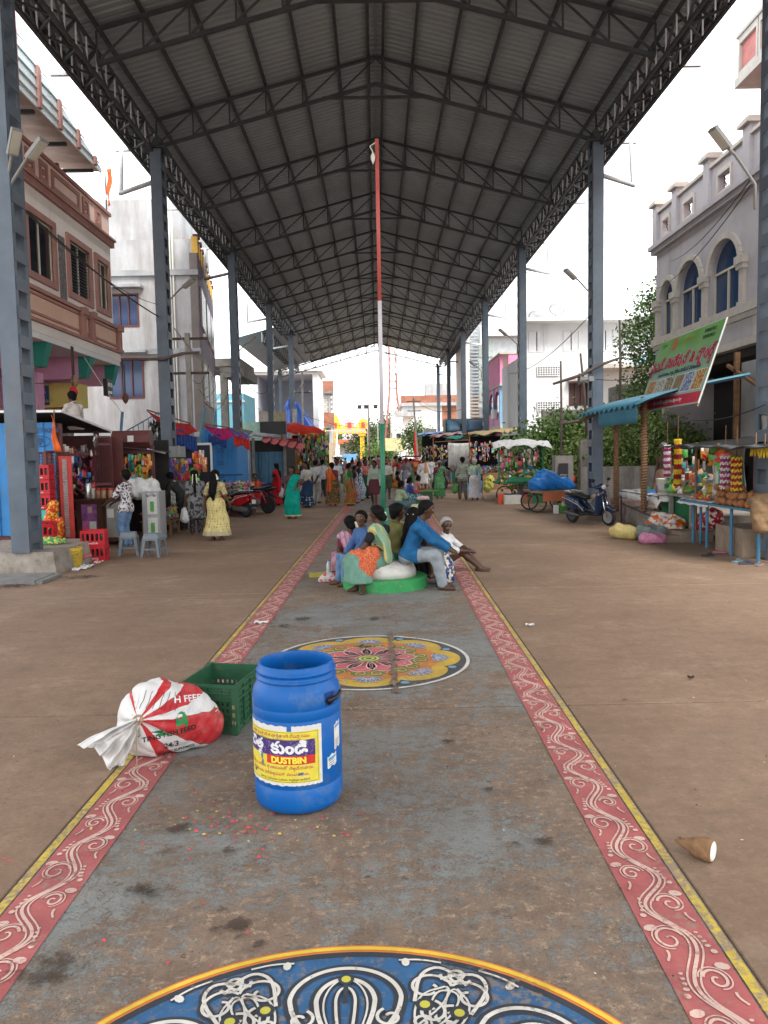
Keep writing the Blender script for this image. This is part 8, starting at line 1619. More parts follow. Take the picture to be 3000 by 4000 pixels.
for q, (x0, x1, z1) in enumerate(((4.6, 5.8, 4.2), (5.9, 6.9, 3.9), (7.0, 9, 4.0))): tag(MB().bx(x0, x1, 74+q, 76+q, 0, z1).build('sheet_shack', [M('shack_white', (.45, .47, .46), .7), M('shack_dark', (.05, .05, .055), .7), M('shack_tan', (.42, .35, .2), .7)][q]), ['pale grey sheet shack behind the far columns', 'dark sheet shack behind the far columns', 'tan and grey shack behind the far columns'][q], 'shack')
# ================================================================== two-wheelers
RUB = M('tyre_rubber', 0); CHR = M('chrome', (.55, .55, .55), .2, .1, metal=.9); BLKP = M('black_plastic', 0); SEATM = M('seat_vinyl', (.02, .02, .022), .45, .2, 10); GREYP = M('engine_grey', (.10, .10, .105), .5, .2)
def wheel(o, x, r, wd, rim, spokes=6, nm='wheel'):
 mb = MB(); mb.tube([(x+(r-wd)*math.cos(t), 0, r+(r-wd)*math.sin(t)) for t in np.linspace(0, 2*PI, 29)[:-1]], wd, 9, closed=True); w_ = mb.build('tyre' if 0 else nm, RUB, o, True)
 mb = MB(); A_ = [[1, 0, 0], [0, 0, 1], [0, -1, 0]]
 mb.lathe([(r-2*wd, -.03), (r-1.6*wd, -.035), (r-1.6*wd, .035), (r-2*wd, .03)], 24, (x, 0, r), ax=A_)
 for q in range(spokes): a = q*2*PI/spokes; mb.bar((x+.04*math.cos(a), 0, r+.04*math.sin(a)), (x+(r-1.8*wd)*math.cos(a), 0, r+(r-1.8*wd)*math.sin(a)), .03, .035)
 mb.lathe([(.05, -.04), (.05, .04)], 14, (x, 0, r), ax=A_); mb.build('rim', rim, w_); return w_
def sp(o, nm, prims, mat, h=.02, k=.05, cut=None, disp=None):
 V, F = sdf_mesh(prims, h, k, 0, cut, disp); return raw(nm, V, F, mat, None, o, True)
yv = (0, 1, 0)
def scooter(label, loc, rz, col, seat2=None, lean=.06, tail_red=False):
 o = thing('scooter', label, 'scooter', loc, rz); o.rotation_euler = (lean, 0, rz)
 wheel(o, .64, .225, .048, M('alloy_grey', (.33, .33, .34), .35, .1, metal=.5), 8); wheel(o, -.62, .225, .05, M('alloy_dark', (.08, .08, .085), .4), 6)
 for s in (-1, 1):
  sp(o, 'side_panel', [((-.80, s*.10, .70), (-.35, s*.15, .58), .05, .11, yv, 1.5), ((-.4, s*.14, .55), (-.12, s*.12, .42), .11, .06, yv, 1.5), ((-.72, s*.10, .55), (-.4, s*.14, .42), .07, .09, yv, 1.5)], col, .02, .06)
  MB().tube([(-.78, s*.20, .70), (-.45, s*.235, .62), (-.2, s*.225, .52), (-.02, s*.20, .36)], .010, 5).build('pale_stripe', M('silver_trim', (.50, .50, .50), .4), o, True)
 sp(o, 'floor_board', [((-.15, 0, .30), (.30, 0, .28), .10, .10, (0, 0, 1), 2.2), ((-.15, .09, .30), (.3, .09, .28), .09, .08, (0, 0, 1), 2.2), ((-.15, -.09, .30), (.3, -.09, .28), .09, .08, (0, 0, 1), 2.2)], BLKP, .02)
 sp(o, 'front_apron', [((.33, .10, .30), (.43, .12, .78), .06, .08, (1, 0, 0), 1.7), ((.33, -.10, .30), (.43, -.12, .78), .06, .08, (1, 0, 0), 1.7), ((.36, 0, .34), (.47, 0, .82), .08, .10, (1, 0, 0), 1.3)], col, .02, .06)
 sp(o, 'mudguard', [((.50, 0, .46), (.64, 0, .485), .055, .06), ((.64, 0, .485), (.82, 0, .40), .06, .045)], col, .018)
 MB().tube([(.66, .07, .225), (.56, .07, .50), (.50, .05, .75)], .018, 7).build('fork', CHR, o, True); MB().tube([(.66, -.07, .225), (.56, -.07, .50), (.50, -.05, .75)], .018, 7).build('fork', CHR, o, True)
 sp(o, 'handlebar_cowl', [((.42, -.16, .98), (.42, .16, .98), .05, .05), ((.44, 0, .85), (.45, 0, 1.0), .07, .085)], col if not tail_red else BLKP, .018)
 mb = MB(); mb.lathe([(0, .03), (.06, .02), (.075, -.02)], 14, (.53, 0, .985), ax=[[0, 1, 0], [0, 0, 1], [1, 0, 0]]); mb.build('headlight', M('lamp_glass', (.55, .57, .58), .15), o, True)
 for s in (-1, 1):
  MB().tube([(.41, s*.16, .985), (.36, s*.33, 1.0)], .016, 7).build('grip', BLKP, o, True); MB().tube([(.40, s*.2, 1.0), (.42, s*.26, 1.14)], .006, 5).build('mirror_stem', BLKP, o); mb = MB(); mb.lathe([(0, -.012), (.05, -.008), (.055, .008), (0, .012)], 12, (.42, s*.28, 1.17), ax=[[0, 1, 0], [0, 0, 1], [1, 0, 0]], sx=1.2, sy=.8); mb.build('mirror', BLKP, o, True)
  mb = MB(); mb.lathe([(0, -.03), (.03, 0), (0, .03)], 8, (.47, s*.15, .80), sx=.6); mb.build('indicator', M('amber', (.6, .2, .02), .3), o, True)
 sp(o, 'seat', [((-.66, 0, .78), (-.36, 0, .77), .10, .12, (0, 0, 1), 1.9), ((-.36, 0, .77), (-.10, 0, .70), .12, .11, (0, 0, 1), 1.7)], seat2 or SEATM, .018)
 sp(o, 'engine', [((-.62, .08, .24), (-.25, .10, .30), .09, .10, yv, 1.5)], GREYP, .02); MB().tube([(-.85, -.13, .30), (-.55, -.14, .27), (-.25, -.12, .22)], [.045, .05, .025], 9).build('exhaust', GREYP, o, True)
 sp(o, 'tail_lamp', [((-.86, -.05, .66), (-.86, .05, .66), .035, .035)], M('lamp_red', (.45, .02, .02), .2), .015); MB().tube([(-.45, .19, .84), (-.75, .16, .86), (-.84, 0, .84), (-.75, -.16, .86), (-.45, -.19, .84)], .014, 6).build('grab_rail', CHR, o, True)
 MB().box((-.90, 0, .50), (.012, .20, .13)).build('number_plate', PAP, o); MB().tube([(-.1, .12, .28), (-.02, .24, .01)], .012, 6).build('stand', GREYP, o); return o
NAVY_ = M('scooter_navy', (.012, .025, .065), .22, .1, spec=.6); REDS = M('scooter_red', (.35, .008, .014), .2, .1, spec=.6)
ra, fa = G(2220, 2040), G(2380, 2055); scooter('dark blue parked scooter with a black seat before the second right column', ((ra[0]+fa[0])/2+.05, (ra[1]+fa[1])/2, .0), math.atan2(fa[1]-ra[1], fa[0]-ra[0]), NAVY_, lean=.05)
V, F = sdf_mesh([((5.62, 20.2, .62), (5.7, 20.1, .72), .09, .07)], .025, .05); tag(raw('cloth_bag', V, F, cloth('bag_tan', (.38, .33, .25)), smooth=True), 'small tan bag on the dark blue scooter floor', 'bag')
scooter('red scooter with a black seat seen from its tail beside the toys', (-4.72, 24.55, 0), R(155), REDS, lean=.06, tail_red=True); scooter('dark scooter half hidden behind the red scooter', (-5.1, 25.3, 0), R(150), M('scooter_black', (.015, .015, .017), .3), lean=.06)
mb_ = thing('motorbike', 'black motorbike with alloy wheels parked behind the red scooter', 'motorbike', (-4.25, 26.0, 0), R(152)); mb_.rotation_euler = (.08, 0, R(152)); wheel(mb_, .66, .30, .045, M('alloy_black', (.03, .03, .03), .4), 5); wheel(mb_, -.66, .30, .055, M('alloy_black', 0), 5)
sp(mb_, 'tank', [((.30, 0, .80), (.02, 0, .82), .12, .13, yv, 1.1)], M('scooter_black', 0)); sp(mb_, 'seat', [((.0, 0, .82), (-.45, 0, .84), .09, .10, (0, 0, 1), 1.8), ((-.45, 0, .84), (-.72, 0, .92), .10, .06, (0, 0, 1), 1.8)], SEATM, .018); sp(mb_, 'engine', [((.15, 0, .38), (-.12, 0, .36), .16, .15), ((.2, 0, .5), (.1, 0, .62), .10, .09)], GREYP); sp(mb_, 'tail', [((-.55, 0, .78), (-.95, 0, .86), .07, .035)], M('scooter_black', 0)); sp(mb_, 'rear_mudguard', [((-.72, 0, .68), (-.98, 0, .55), .05, .04)], BLKP)
for s in (-1, 1): MB().tube([(.66, s*.09, .30), (.50, s*.09, .85)], .022, 7).build('fork', CHR, mb_, True); MB().tube([(-.66, s*.10, .32), (-.45, s*.12, .72)], .03, 7).build('shock', REDS, mb_, True); MB().tube([(.46, 0, .98), (.44, s*.2, 1.02), (.34, s*.34, 1.0)], .013, 6).build('handlebar', CHR, mb_, True)
MB().tube([(.05, -.15, .3), (-.4, -.17, .32), (-.75, -.18, .42)], [.025, .045, .045], 9).build('exhaust', CHR, mb_, True); sp(mb_, 'headlight', [((.56, 0, .92), (.62, 0, .92), .09, .08)], M('lamp_glass', 0)); MB().bar((.3, 0, .75), (-.5, 0, .70), .05).build('frame', BLKP, mb_)
def far_bike(label, loc, rz, col): 
 o = thing('motorbike', label, 'motorbike', loc, rz); wheel(o, .62, .29, .05, GREYP, 5); wheel(o, -.62, .29, .05, GREYP, 5); sp(o, 'body', [((.35, 0, .8), (-.1, 0, .78), .13, .11), ((-.1, 0, .8), (-.75, 0, .85), .09, .07), ((.1, 0, .4), (-.1, 0, .4), .16, .15), ((.6, 0, .3), (.48, 0, .95), .03, .05)], col, .035); MB().tube([(.4, -.33, 1.0), (.47, 0, 1.0), (.4, .33, 1.0)], .015, 6).build('handlebar', CHR, o); return o
far_bike('motorbike parked by the hanging white sheet', (3.1, 38.5, 0), R(70), GREYP); far_bike('motorbike parked among the far stalls on the kerb', (3.3, 40.2, 0), R(60), M('scooter_black', 0)); far_bike('motorbike standing behind the woman in teal', (-3.5, 31.6, 0), R(20), GREYP); far_bike('red motorbike parked by the temple arch', (-3.4, 120, 0), R(10), REDS); far_bike('white motorbike in the far crowd', (.6, 52, 0), R(80), WHT); far_bike('motorbike parked before the temple arch pillar', (-5.2, 112, 0), R(30), M('scooter_black', 0))
def car(label, loc, rz, col, L=3.6, H=1.5, nm='car'):
 o = thing(nm, label, 'car', loc, rz); sp(o, 'body', [((-L/2+.4, 0, .62), (L/2-.4, 0, .6), .40, .36), ((-L/2+.4, .45, .62), (L/2-.4, .45, .6), .34, .3), ((-L/2+.4, -.45, .62), (L/2-.4, -.45, .6), .34, .3), ((-.9, .35, H-.35), (.5, .35, H-.35), .3, .25), ((-.9, -.35, H-.35), (.5, -.35, H-.35), .3, .25)], col, .07, .15)
 for s in (-1, 1):
  for x in (-L/2+.6, L/2-.6): MB().lathe([(.3, -.1), (.3, .1)], 16, (x, s*.72, .3), ax=[[1, 0, 0], [0, 0, 1], [0, -1, 0]]).build('wheel', RUB, o)
  MB().box((-.2, s*.66, H-.3), (1.7, .03, .34)).build('side_window', MGLASS, o); MB().box((L/2-.02, s*.5, .68), (.06, .25, .14)).build('headlight', M('lamp_glass', 0), o)
 MB().box((.78, 0, H-.32), (.04, 1.1, .40), 0, ax=[[.8, 0, .6], [0, 1, 0], [-.6, 0, .8]]).build('windscreen', MGLASS, o); return o
car('silver car half hidden by the crowd beyond the flag pole', (2.2, 66, 0), R(190), M('car_silver', (.45, .47, .48), .3, .08)); car('white van-like car in the far crowd', (-4.6, 92, 0), R(-85), M('car_white', (.60, .60, .58), .3), 3.6, 1.8); car('dark red people carrier under the gate house', (-6.5, 190, 0), R(-90), M('car_maroon', (.22, .05, .05), .3), 4.4, 1.9)
au = thing('auto_rickshaw', 'red auto rickshaw with orange lettered tailboard', 'auto rickshaw', (2.7, 60, 0)); sp(au, 'body', [((-.5, 0, .7), (.6, 0, .7), .55, .5)], M('auto_red', (.35, .03, .03), .4), .07, .1); MB().bx(-.75, .75, -.7, -.62, .45, 1.35).build('tailboard', M('auto_red', 0), au); MB().bx(-.5, .5, -.74, -.70, .85, 1.2).build('orange_panel', GOODS[6], au); MB().bx(-.7, .7, -.6, 1.2, 1.6, 1.7).build('roof', M('roof_black', 0), au)
for s in (-1, 1): MB().lathe([(.24, -.06), (.24, .06)], 14, (s*.6, -.3, .24), ax=[[0, 1, 0], [0, 0, 1], [1, 0, 0]]).build('wheel', RUB, au); MB().bx(s*.66-.03, s*.66+.03, -.6, -.54, 1.3, 1.6).build('post', BLKP, au)
V, F = telugu('శ్రీ మల్లికార్జున', .2, .012); raw('lettering', np.stack([V[:, 0], V[:, 2]*0-.75, V[:, 1]+.97], 1), F, LYEL, None, au)
# ================================================================== flag pole on its round seat
pp = thing('flag_pole', 'tall flag pole painted red, white and green on a round plinth', 'pole', (.09, 11.2, 0)); PGR = M('pedestal_green', (.03, .27, .075), .6, .2, 5, (.25, .3, .2), .2, bmp=.2)
PZ = ((1.0, 2.37, (.02, .16, .09), 'green_shaft', .034), (2.37, 4.12, (.60, .57, .60), 'white_shaft', .029), (4.12, 6.36, (.50, .10, .085), 'red_shaft', .027))
for z0, z1, c_, nm, r in PZ: MB().lathe([(r, z0), (r, z1)], 14, (-.003, 0, 0)).build(nm, M(nm, c_, .5, .15, 3), pp, True)
MB().lathe([(.30, .42), (.12, .5), (.075, .55), (.075, 1.14), (.034, 1.15)], 16).build('sleeve', M('green_shaft', 0), pp, True)
MB().tube([(-.03, -.03, 6.3), (-.10, -.04, 6.25), (-.05, -.04, 6.15)], .008, 5).build('halyard', M('pvc_white', 0), pp); MB().lathe([(0, -.1), (.03, -.03), (.03, .02), (0, .08)], 8, (-.06, -.04, 6.1)).build('knot', M('pvc_white', 0), pp, True)
ps = thing('round_seat', 'round concrete seat, white dome on a green disc, around the flag pole', 'seat', (.09, 11.2, 0)); MB().lathe([(.62, 0), (.62, .15), (.60, .165), (.40, .168)], 48).build('green_disc', PGR, ps); MB().lathe([(.46, .165), (.455, .25), (.42, .33), (.34, .385), (.22, .41), (0, .42)], 48).build('white_dome', M('pedestal_white', (.58, .56, .52), .7, .15, 4, (.35, .3, .25), .2), ps, True)
# ================================================================== people
c = cloth
DEN = c('denim_shirt', (.055, .12, .27)); JEAN = c('jeans_blue', (.12, .20, .33)); BLUS = c('blue_shirt', (.012, .10, .24)); GRYT = c('grey_trousers', (.25, .28, .30)); WSH = c('white_shirt', (.60, .60, .60)); BLK = c('black_cloth', (.014, .012, .014))
SEAG = c('sea_green_saree', (.13, .26, .20)); ORP = c('orange_pallu', (.50, .085, .045), (.56, .20, .07), 'print', sc=2.2); GRB = c('green_gold_pallu', (.20, .33, .22), (.55, .42, .12), 'stripe', sc=.6)
LUNB = c('blue_check_lungi', (.06, .10, .20), (.25, .30, .38), 'check', sc=1.6); MUST = c('mustard_shirt', (.33, .21, .06)); PNKW = c('pink_white_saree', (.48, .28, .32), (.25, .1, .25), 'stripe'); OLV = c('olive_shirt', (.16, .15, .05))
S_ = dict(res=.0125)
person('woman in sea-green saree with orange pallu seated on the round plinth', (.02, 11.0, 0), R(72), 1.6, SKIN2, pelvis=(0, -.04, .47), lean=.10, twist=-.25, hyaw=.2, hands=((-.30, .34, .46), (-.10, .44, .48)), feet=((-.46, .12, .08), (-.38, .24, .10)), knees=((-.4, 1, .6), (0, 1, .6)), toes=((-.9, -.1, 0), (-.7, .5, 0)), wear=(('skirt', SEAG, .8, .03), ('blouse', BLK), ('pallu', GRB), ('flower_knot', JASM)), hair='bun', **S_)
V, F = sdf_mesh([((-.30, 10.80, .46), (-.24, 10.72, .24), .15, .14), ((-.1, 10.86, .50), (-.2, 10.76, .35), .14, .15)], .016, .08, 0, None, lambda X, Y, Z: .009*np.sin(X*50+Z*20)); raw('saree_fall', (np.array(V)), F, ORP, None, None, True).parent = None
sf = bpy.data.objects['saree_fall']; wp = [o for o in bpy.data.objects if o.name.startswith('person')][0]; sf.parent = wp; sf.matrix_parent_inverse = WM[wp.name].inverted()
person('boy in a denim shirt seated beside the sea-green saree looking at the camera', (-.20, 11.5, 0), R(118), 1.5, SKIN, pelvis=(0, 0, .44), lean=.1, hyaw=.75, hands=((-.16, .36, .42), (.20, .34, .42)), feet=((-.12, .44, .08), (.12, .44, .08)), wear=(('shirt', DEN, 1.7), ('trousers', JEAN)), **S_)
person('girl in pink and white with a flower bun, back turned, on the plinth edge', (-.42, 12.0, 0), R(25), 1.5, SKIN2, pelvis=(0, 0, .30), lean=.05, hands=((-.1, .35, .4), (.12, .35, .4)), feet=((-.1, .5, .08), (.12, .5, .08)), wear=(('skirt', PNKW, 1.), ('blouse', c('maroon_blouse', (.16, .03, .05))), ('pallu', PNKW), ('flower_knot', JASM)), hair='bun', **S_)
person('man with curly hair in olive looking sideways behind the saree woman', (.30, 11.75, 0), R(-60), 1.62, SKIN2, pelvis=(0, -.05, .42), lean=.05, hyaw=-.25, hands=((-.1, .35, .5), (.12, .35, .5)), feet=((-.1, .45, .08), (.12, .45, .08)), wear=(('shirt', OLV), ('trousers', BLK)), hair='curly', **S_)
person('man in a mustard shirt seated lower behind the pole', (.42, 12.75, 0), R(120), 1.6, SKIN2, pelvis=(0, 0, .38), lean=.3, hpitch=-.2, hands=((-.15, .3, .45), (.15, .3, .45)), feet=((-.1, .4, .08), (.12, .4, .08)), wear=(('shirt', MUST), ('trousers', BLK)), hair='curly', **S_)
person('woman in dark dress with two jasmine strings down her long hair', (.52, 11.55, 0), R(-35), 1.55, SKIN2, pelvis=(0, -.05, .43), lean=.12, hyaw=.1, hands=((-.1, .35, .45), (.12, .35, .45)), feet=((-.1, .4, .08), (.12, .4, .08)), wear=(('kurta', c('dark_dress', (.03, .022, .025)), .3), ('flowers', JASM, .40)), hair='long', **S_)
person('man in a bright blue shirt and grey trousers leaning forward on the plinth', (.50, 10.98, 0), R(-104), 1.72, SKIN2, pelvis=(0, -.08, .50), lean=.42, hyaw=.12, hands=((-.07, .56, .54), (.07, .56, .54)), elb=((-.5, -.2, -1), (.5, -.2, -1)), feet=((-.10, .38, .08), (.12, .44, .08)), knees=((-.1, 1, .6), (.15, 1, .6)), wear=(('shirt', BLUS, 1.85, -.05), ('trousers', GRYT, .95)), **S_)
person('old man with white moustache in white shirt and blue lungi sitting with knees up', (1.06, 12.55, 0), R(-118), 1.6, SKIN2, pelvis=(0, 0, .14), lean=.12, hyaw=-.85, hands=((-.16, .44, .36), (-.02, .46, .36)), elb=((-.6, 0, -.5), (.6, 0, -.5)), feet=((-.34, .56, .06), (-.16, .62, .06)), knees=((-.2, .3, 1), (0, .3, 1)), toes=((-.4, 1, 0), (-.1, 1, 0)), wear=(('shirt', WSH, 1.2, -.02), ('lungi', LUNB, .15), ('moustache', GREYH)), hairm=GREYH, **S_)
bgp = G(1745, 2285); lump('flower-patterned cloth bag in clear plastic beside the blue-shirted man', 'carry_bag', [((bgp[0]-.02, bgp[1]+.1, .15), (bgp[0]-.08, bgp[1]+.15, .48), .16, .10)], c('bag_floral', (.03, .05, .16), (.60, .56, .45), 'print', .4, sc=.9), .02); lump('crumpled pink and white cloth on the floor by the plinth', 'cloth_heap', [((-.85, 11.65, .05), (-.5, 11.7, .06), .08, .1)], c('heap_cloth', (.50, .44, .40), (.42, .06, .12), 'print', sc=.8), .015, .05, .02); tag(MB().box((-.82, 12.35, .008), (.62, .5, .008), .1).build('yellow_mat', c('mat_yellow', (.42, .37, .06))), 'small yellow mat spread on the painted floor', 'mat')
wb = thing('water_bottle', 'clear plastic water bottle standing on the yellow mat', 'bottle', (-.80, 12.2, .014)); MB().lathe([(.035, 0), (.038, .02), (.038, .16), (.03, .2), (.015, .23)], 12).build('body', M('bottle_clear', (.45, .48, .48), .1), wb, True); MB().lathe([(.016, .23), (.016, .25)], 10).build('cap', BLS, wb)
# shoppers and passers-by: (u, v of the feet, height, facing, skin, clothes, options, label)
def sar(n, col, col2=None, kind='plain', bord=None, bl=None, pal=None, **k): m = c('saree_'+n, col, col2, kind, border=bord, bz=.12); return (('skirt', m, 1., .05), ('blouse', bl or BLK), ('pallu', pal or m, None, 1.35))
def tr(n, col, bot=GRYT, sl=.8, kind='plain', col2=None): return (('shirt', c('shirt_'+n, col, col2, kind), sl), ('trousers', bot))
def lun(n, col, low, f=1., sl=.8): return (('shirt', c('shirt_'+n, col), sl, -.16), ('lungi', c('lungi_'+n, low), f))
BACK, CAMF = 0, 180
MIDP = [
(500, 2140, 1.66, 75, SKIN2, tr('leaf', (.60, .58, .60), JEAN, .85, 'print', (.06, .04, .06)), dict(hands=((-.2, .38, 1.0), (.15, .42, 1.0)), hpitch=-.2, res=.016), 'man in a black and white leaf-print shirt and jeans at the counter'),
(722, 2072, 1.66, 75, SKIN2, tr('bend', (.03, .03, .03), BLK, 1.7), dict(lean=.75, hands=((-.25, .55, .75), (.2, .3, .7)), hpitch=-.3), 'man in black bending over the toy bench'),
(768, 2088, 1.58, 12, SKIN, (('kurta', c('kurta_grey', (.20, .20, .20), (.04, .04, .045), 'print', sc=.6), .42), ('trousers', c('legging_dot', (.02, .02, .025), (.4, .4, .4), 'dots', sc=2)), ('flowers', JASM)), dict(hair='plait', hands=((-.28, .05, .80), (.26, .22, .95))), 'woman in a grey printed tunic with a flowered plait holding a carrier bag'),
(848, 2110, 1.60, -12, SKIN, (('skirt', c('frock_yellow', (.62, .52, .22), (.10, .07, .05), 'dots', border=(.42, .36, .22), bz=.22), .9, .12), ('tshirt', c('frock_top', (.50, .42, .2), (.25, .2, .1), 'print')), ('flower_knot', JASM)), dict(hair='long', hands=((-.3, .02, .85), (.3, .1, .92)), res=.016), 'woman in a yellow flowered frock with long loose hair'),
(1000, 1990, 1.55, 185, SKIN, (('tshirt', c('red_tunic', (.50, .02, .02))), ('skirt', c('red_skirt', (.4, .02, .02)), 1.), ('towel', ORP)), dict(pelvis=(0, 0, .62), feet=((-.1, .45, .2), (.12, .45, .2)), hands=((-.2, .4, .6), (.3, .3, .65))), 'woman in red seated among the parked bikes'),
(1085, 1975, 1.6, 60, SKIN, sar('red', (.42, .008, .015)), dict(hair='plait', hands=((-.25, .1, .8), (.26, -.02, .80))), 'woman in a plain red saree holding a white bag'),
(1145, 2025, 1.56, 165, SKIN, sar('teal', (.0, .30, .23), bord=(.55, .45, .22), bl=c('teal_blouse', (.10, .05, .05))), dict(hair='bun', build=1.12, hands=((-.16, .2, 1.0), (.27, .08, .80))), 'woman in a turquoise saree with a pale gold border facing the camera'),
(1205, 1982, 1.6, 130, SKIN, (('tshirt', c('cream_top', (.50, .46, .40))), ('skirt', c('indigo_skirt', (.015, .04, .09), (.40, .45, .46), 'rings'), 1., .10), ('shawl', c('dupatta_cream', (.48, .45, .40)), .28)), dict(hair='bun', lean=.12, hpitch=-.3, hands=((-.1, .3, 1.0), (.2, .3, .85)), build=1.1), 'woman in a cream top and indigo ring-patterned skirt'),
(1192, 1958, 1.62, 150, SKIN, sar('maroon', (.28, .05, .08), (.5, .45, .42), 'print'), dict(hair='bun'), 'woman in maroon and white behind the turquoise saree'),
(1236, 1966, 1.7, -25, SKIN2, tr('dove', (.42, .42, .40), c('trousers_dove', (.38, .37, .34))), dict(hands=((-.05, -.16, .85), (.08, -.17, .88)), elb=((-1, -.5, 0), (1, -.5, 0))), 'man in a pale grey shirt and trousers with hands behind his back'),
(1262, 1940, 1.68, 10, SKIN2, tr('pale', (.55, .55, .58), c('trousers_dark', (.06, .06, .07))), {}, 'man in a white shirt beyond the grey-shirted man'),
(1300, 1976, 1.60, -8, SKIN, sar('bottle', (.025, .07, .035), (.35, .12, .03), 'print', bord=(.45, .13, .03), bl=c('maroon_blouse', 0), pal=c('pallu_flame', (.52, .12, .02), (.35, .02, .02), 'stripe', sc=.5)), dict(hair='bun', hyaw=.5), 'woman in a bottle-green saree with flame orange pallu seen from behind'),
(1318, 1950, 1.7, 160, SKIN2, tr('check_w', (.55, .55, .55), GRYT), {}, 'man in a white shirt facing the green-saree woman'),
(1366, 1976, 1.58, -70, SKIN, sar('rust', (.42, .075, .025), (.08, .20, .06), 'print', bord=(.42, .32, .06), bl=c('green_blouse', (.03, .12, .05)), pal=c('pallu_green', (.10, .25, .08), (.5, .38, .1), 'stripe', sc=.5)), dict(hair='bun'), 'woman in a rust and green silk saree'),
(1388, 1966, 1.45, -100, SKIN, sar('lilac', (.25, .18, .30), (.5, .45, .5), 'print'), dict(hair='plait'), 'girl in a lilac print beside the rust saree'),
(1405, 1956, 1.60, -105, SKIN2, sar('azure', (.50, .56, .58), (.03, .16, .26), 'print'), dict(hair='bun'), 'woman in a blue and white printed saree'),
(1428, 1948, 1.66, 215, SKIN2, (('shirt', c('shirt_redcheck', (.42, .06, .05), (.6, .3, .25), 'check'), .8), ('lungi', c('lungi_pine', (.02, .06, .035)), .9)), {}, 'man in a red checked shirt and dark green lungi'),
(1465, 1981, 1.64, 160, SKIN2, lun('sage', (.30, .37, .29), (.10, .025, .035), -.02, 1.9), dict(feet=((-.12, .2, .08), (.12, -.15, .10))), 'man in a sage green shirt and folded maroon lungi walking'),
(1512, 1950, 1.66, -10, SKIN2, (('shirt', c('shirt_ivory', (.56, .54, .46)), .8), ('lungi', c('lungi_moss', (.07, .09, .05)), .05), ('cap', c('cap_brown', (.25, .12, .06)))), {}, 'man in an ivory shirt with a cloth on his head beyond the pole'),
(1545, 1878, 1.66, 10, SKIN2, tr('ochre', (.45, .26, .03), c('trousers_ochre', (.40, .24, .03))), {}, 'man dressed in ochre walking away beyond the flower sellers'),
(1562, 1882, 1.56, 20, SKIN, sar('emerald', (.01, .13, .08)), dict(hair='plait'), 'woman in an emerald saree beyond the flower sellers'),
(1588, 1915, 1.66, 175, SKIN2, (('shirt', c('shirt_plaid', (.10, .08, .10), (.35, .3, .3), 'check', sc=1.4), 1.8), ('lungi', c('lungi_slate', (.20, .23, .28)), .9), ('cap', c('cap_red', (.4, .06, .04)))), dict(hands=((-.25, .1, .8), (.34, .2, .95))), 'man in a dark plaid shirt and slate lungi with a stick'),
(1655, 1928, 1.68, 175, SKIN2, (('shirt', WSH, 1.5), ('dhoti', c('dhoti_white', (.58, .57, .54)), .02), ('towel', c('towel_orange', (.58, .22, .10)))), dict(hands=((-.32, .06, .82), (.30, .08, .80)), feet=((-.10, .12, .08), (.12, -.1, .08))), 'man in white shirt and short dhoti with an orange shoulder towel'),
(1683, 1908, 1.68, 170, SKIN2, tr('snow', (.60, .60, .60), c('trousers_snow', (.5, .5, .48)), 1.2), {}, 'man all in white walking behind the orange-towel man'),
(1718, 1946, 1.55, 172, SKIN2, sar('leaf', (.055, .19, .07), (.12, .3, .14), 'print', bl=c('maroon_blouse', 0)), dict(hair='bun', hairm=GREYH, build=1.1, hyaw=.4, hands=((-.30, .02, .82), (.29, .03, .80)), feet=((-.1, .1, .08), (.12, -.06, .08))), 'grey-haired woman in a leaf-green saree walking forward'),
(1752, 1888, 1.62, 10, SKIN, (('tshirt', BLK), ('trousers', c('jeans_pale', (.35, .37, .40)))), dict(hair='long'), 'woman in black top and pale jeans by the stalls'),
(1738, 1880, 1.7, 20, SKIN2, tr('dusk', (.05, .05, .06), BLK), {}, 'man in dark clothes beside the woman in pale jeans'),
(1808, 1950, 1.70, -3, SKIN2, (('shirt', c('shirt_tartan', (.33, .35, .28), (.10, .10, .10), 'check', sc=.9), 1.6, -.17), ('trousers', c('trousers_khaki', (.13, .10, .075)))), dict(feet=((-.12, .05, .08), (.12, -.12, .08)), hands=((-.27, .06, .80), (.26, .04, .80)), res=.016), 'man in a green and black tartan shirt walking away'),
(1855, 1954, 1.62, -6, SKIN2, (('shirt', c('shirt_mint', (.33, .42, .34)), .9, -.18), ('lungi', c('lungi_white', (.60, .58, .60)), .93)), dict(hairm=GREYH, hands=((-.24, .05, .82), (.30, .18, .92)), res=.016), 'old man in a mint shirt and white lungi with a walking stick'),
]
for (u, v, H, f, sk, wr, op, lb_) in MIDP:
 p = G(u, v); op = dict(op); op.setdefault('res', .022); person(lb_, (p[0], p[1], 0), R(f), H, sk, wear=wr, **op)
def carry(label, u, v, dx, z, m, h=.34, w_=.13, dy=0.): p = G(u, v); lump_ = sdf_mesh([((p[0]+dx, p[1]+dy, z), (p[0]+dx, p[1]+dy, z+h*.55), w_, w_*.7)], .025, .05, 0, None, lambda X, Y, Z: .008*np.sin(X*60+Z*35)); o = raw('carrier_bag', *lump_, m, None, None, True); tag(o, label, 'bag'); MB().tube([(p[0]+dx-.04, p[1]+dy, z+h*.6), (p[0]+dx, p[1]+dy, z+h), (p[0]+dx+.04, p[1]+dy, z+h*.6)], .006, 5).build('handle', m, o)
carry('white carrier bag held by the woman in grey', 768, 2088, -.27, .42, c('bag_white', (.6, .6, .6), rough=.4)); carry('white carrier bag held by the woman in red saree', 1085, 1975, .16, .42, c('bag_white', 0)); carry('green shopping bag held by the tartan-shirted man', 1808, 1950, -.32, .36, c('bag_green', (.06, .2, .06)), dy=.05)
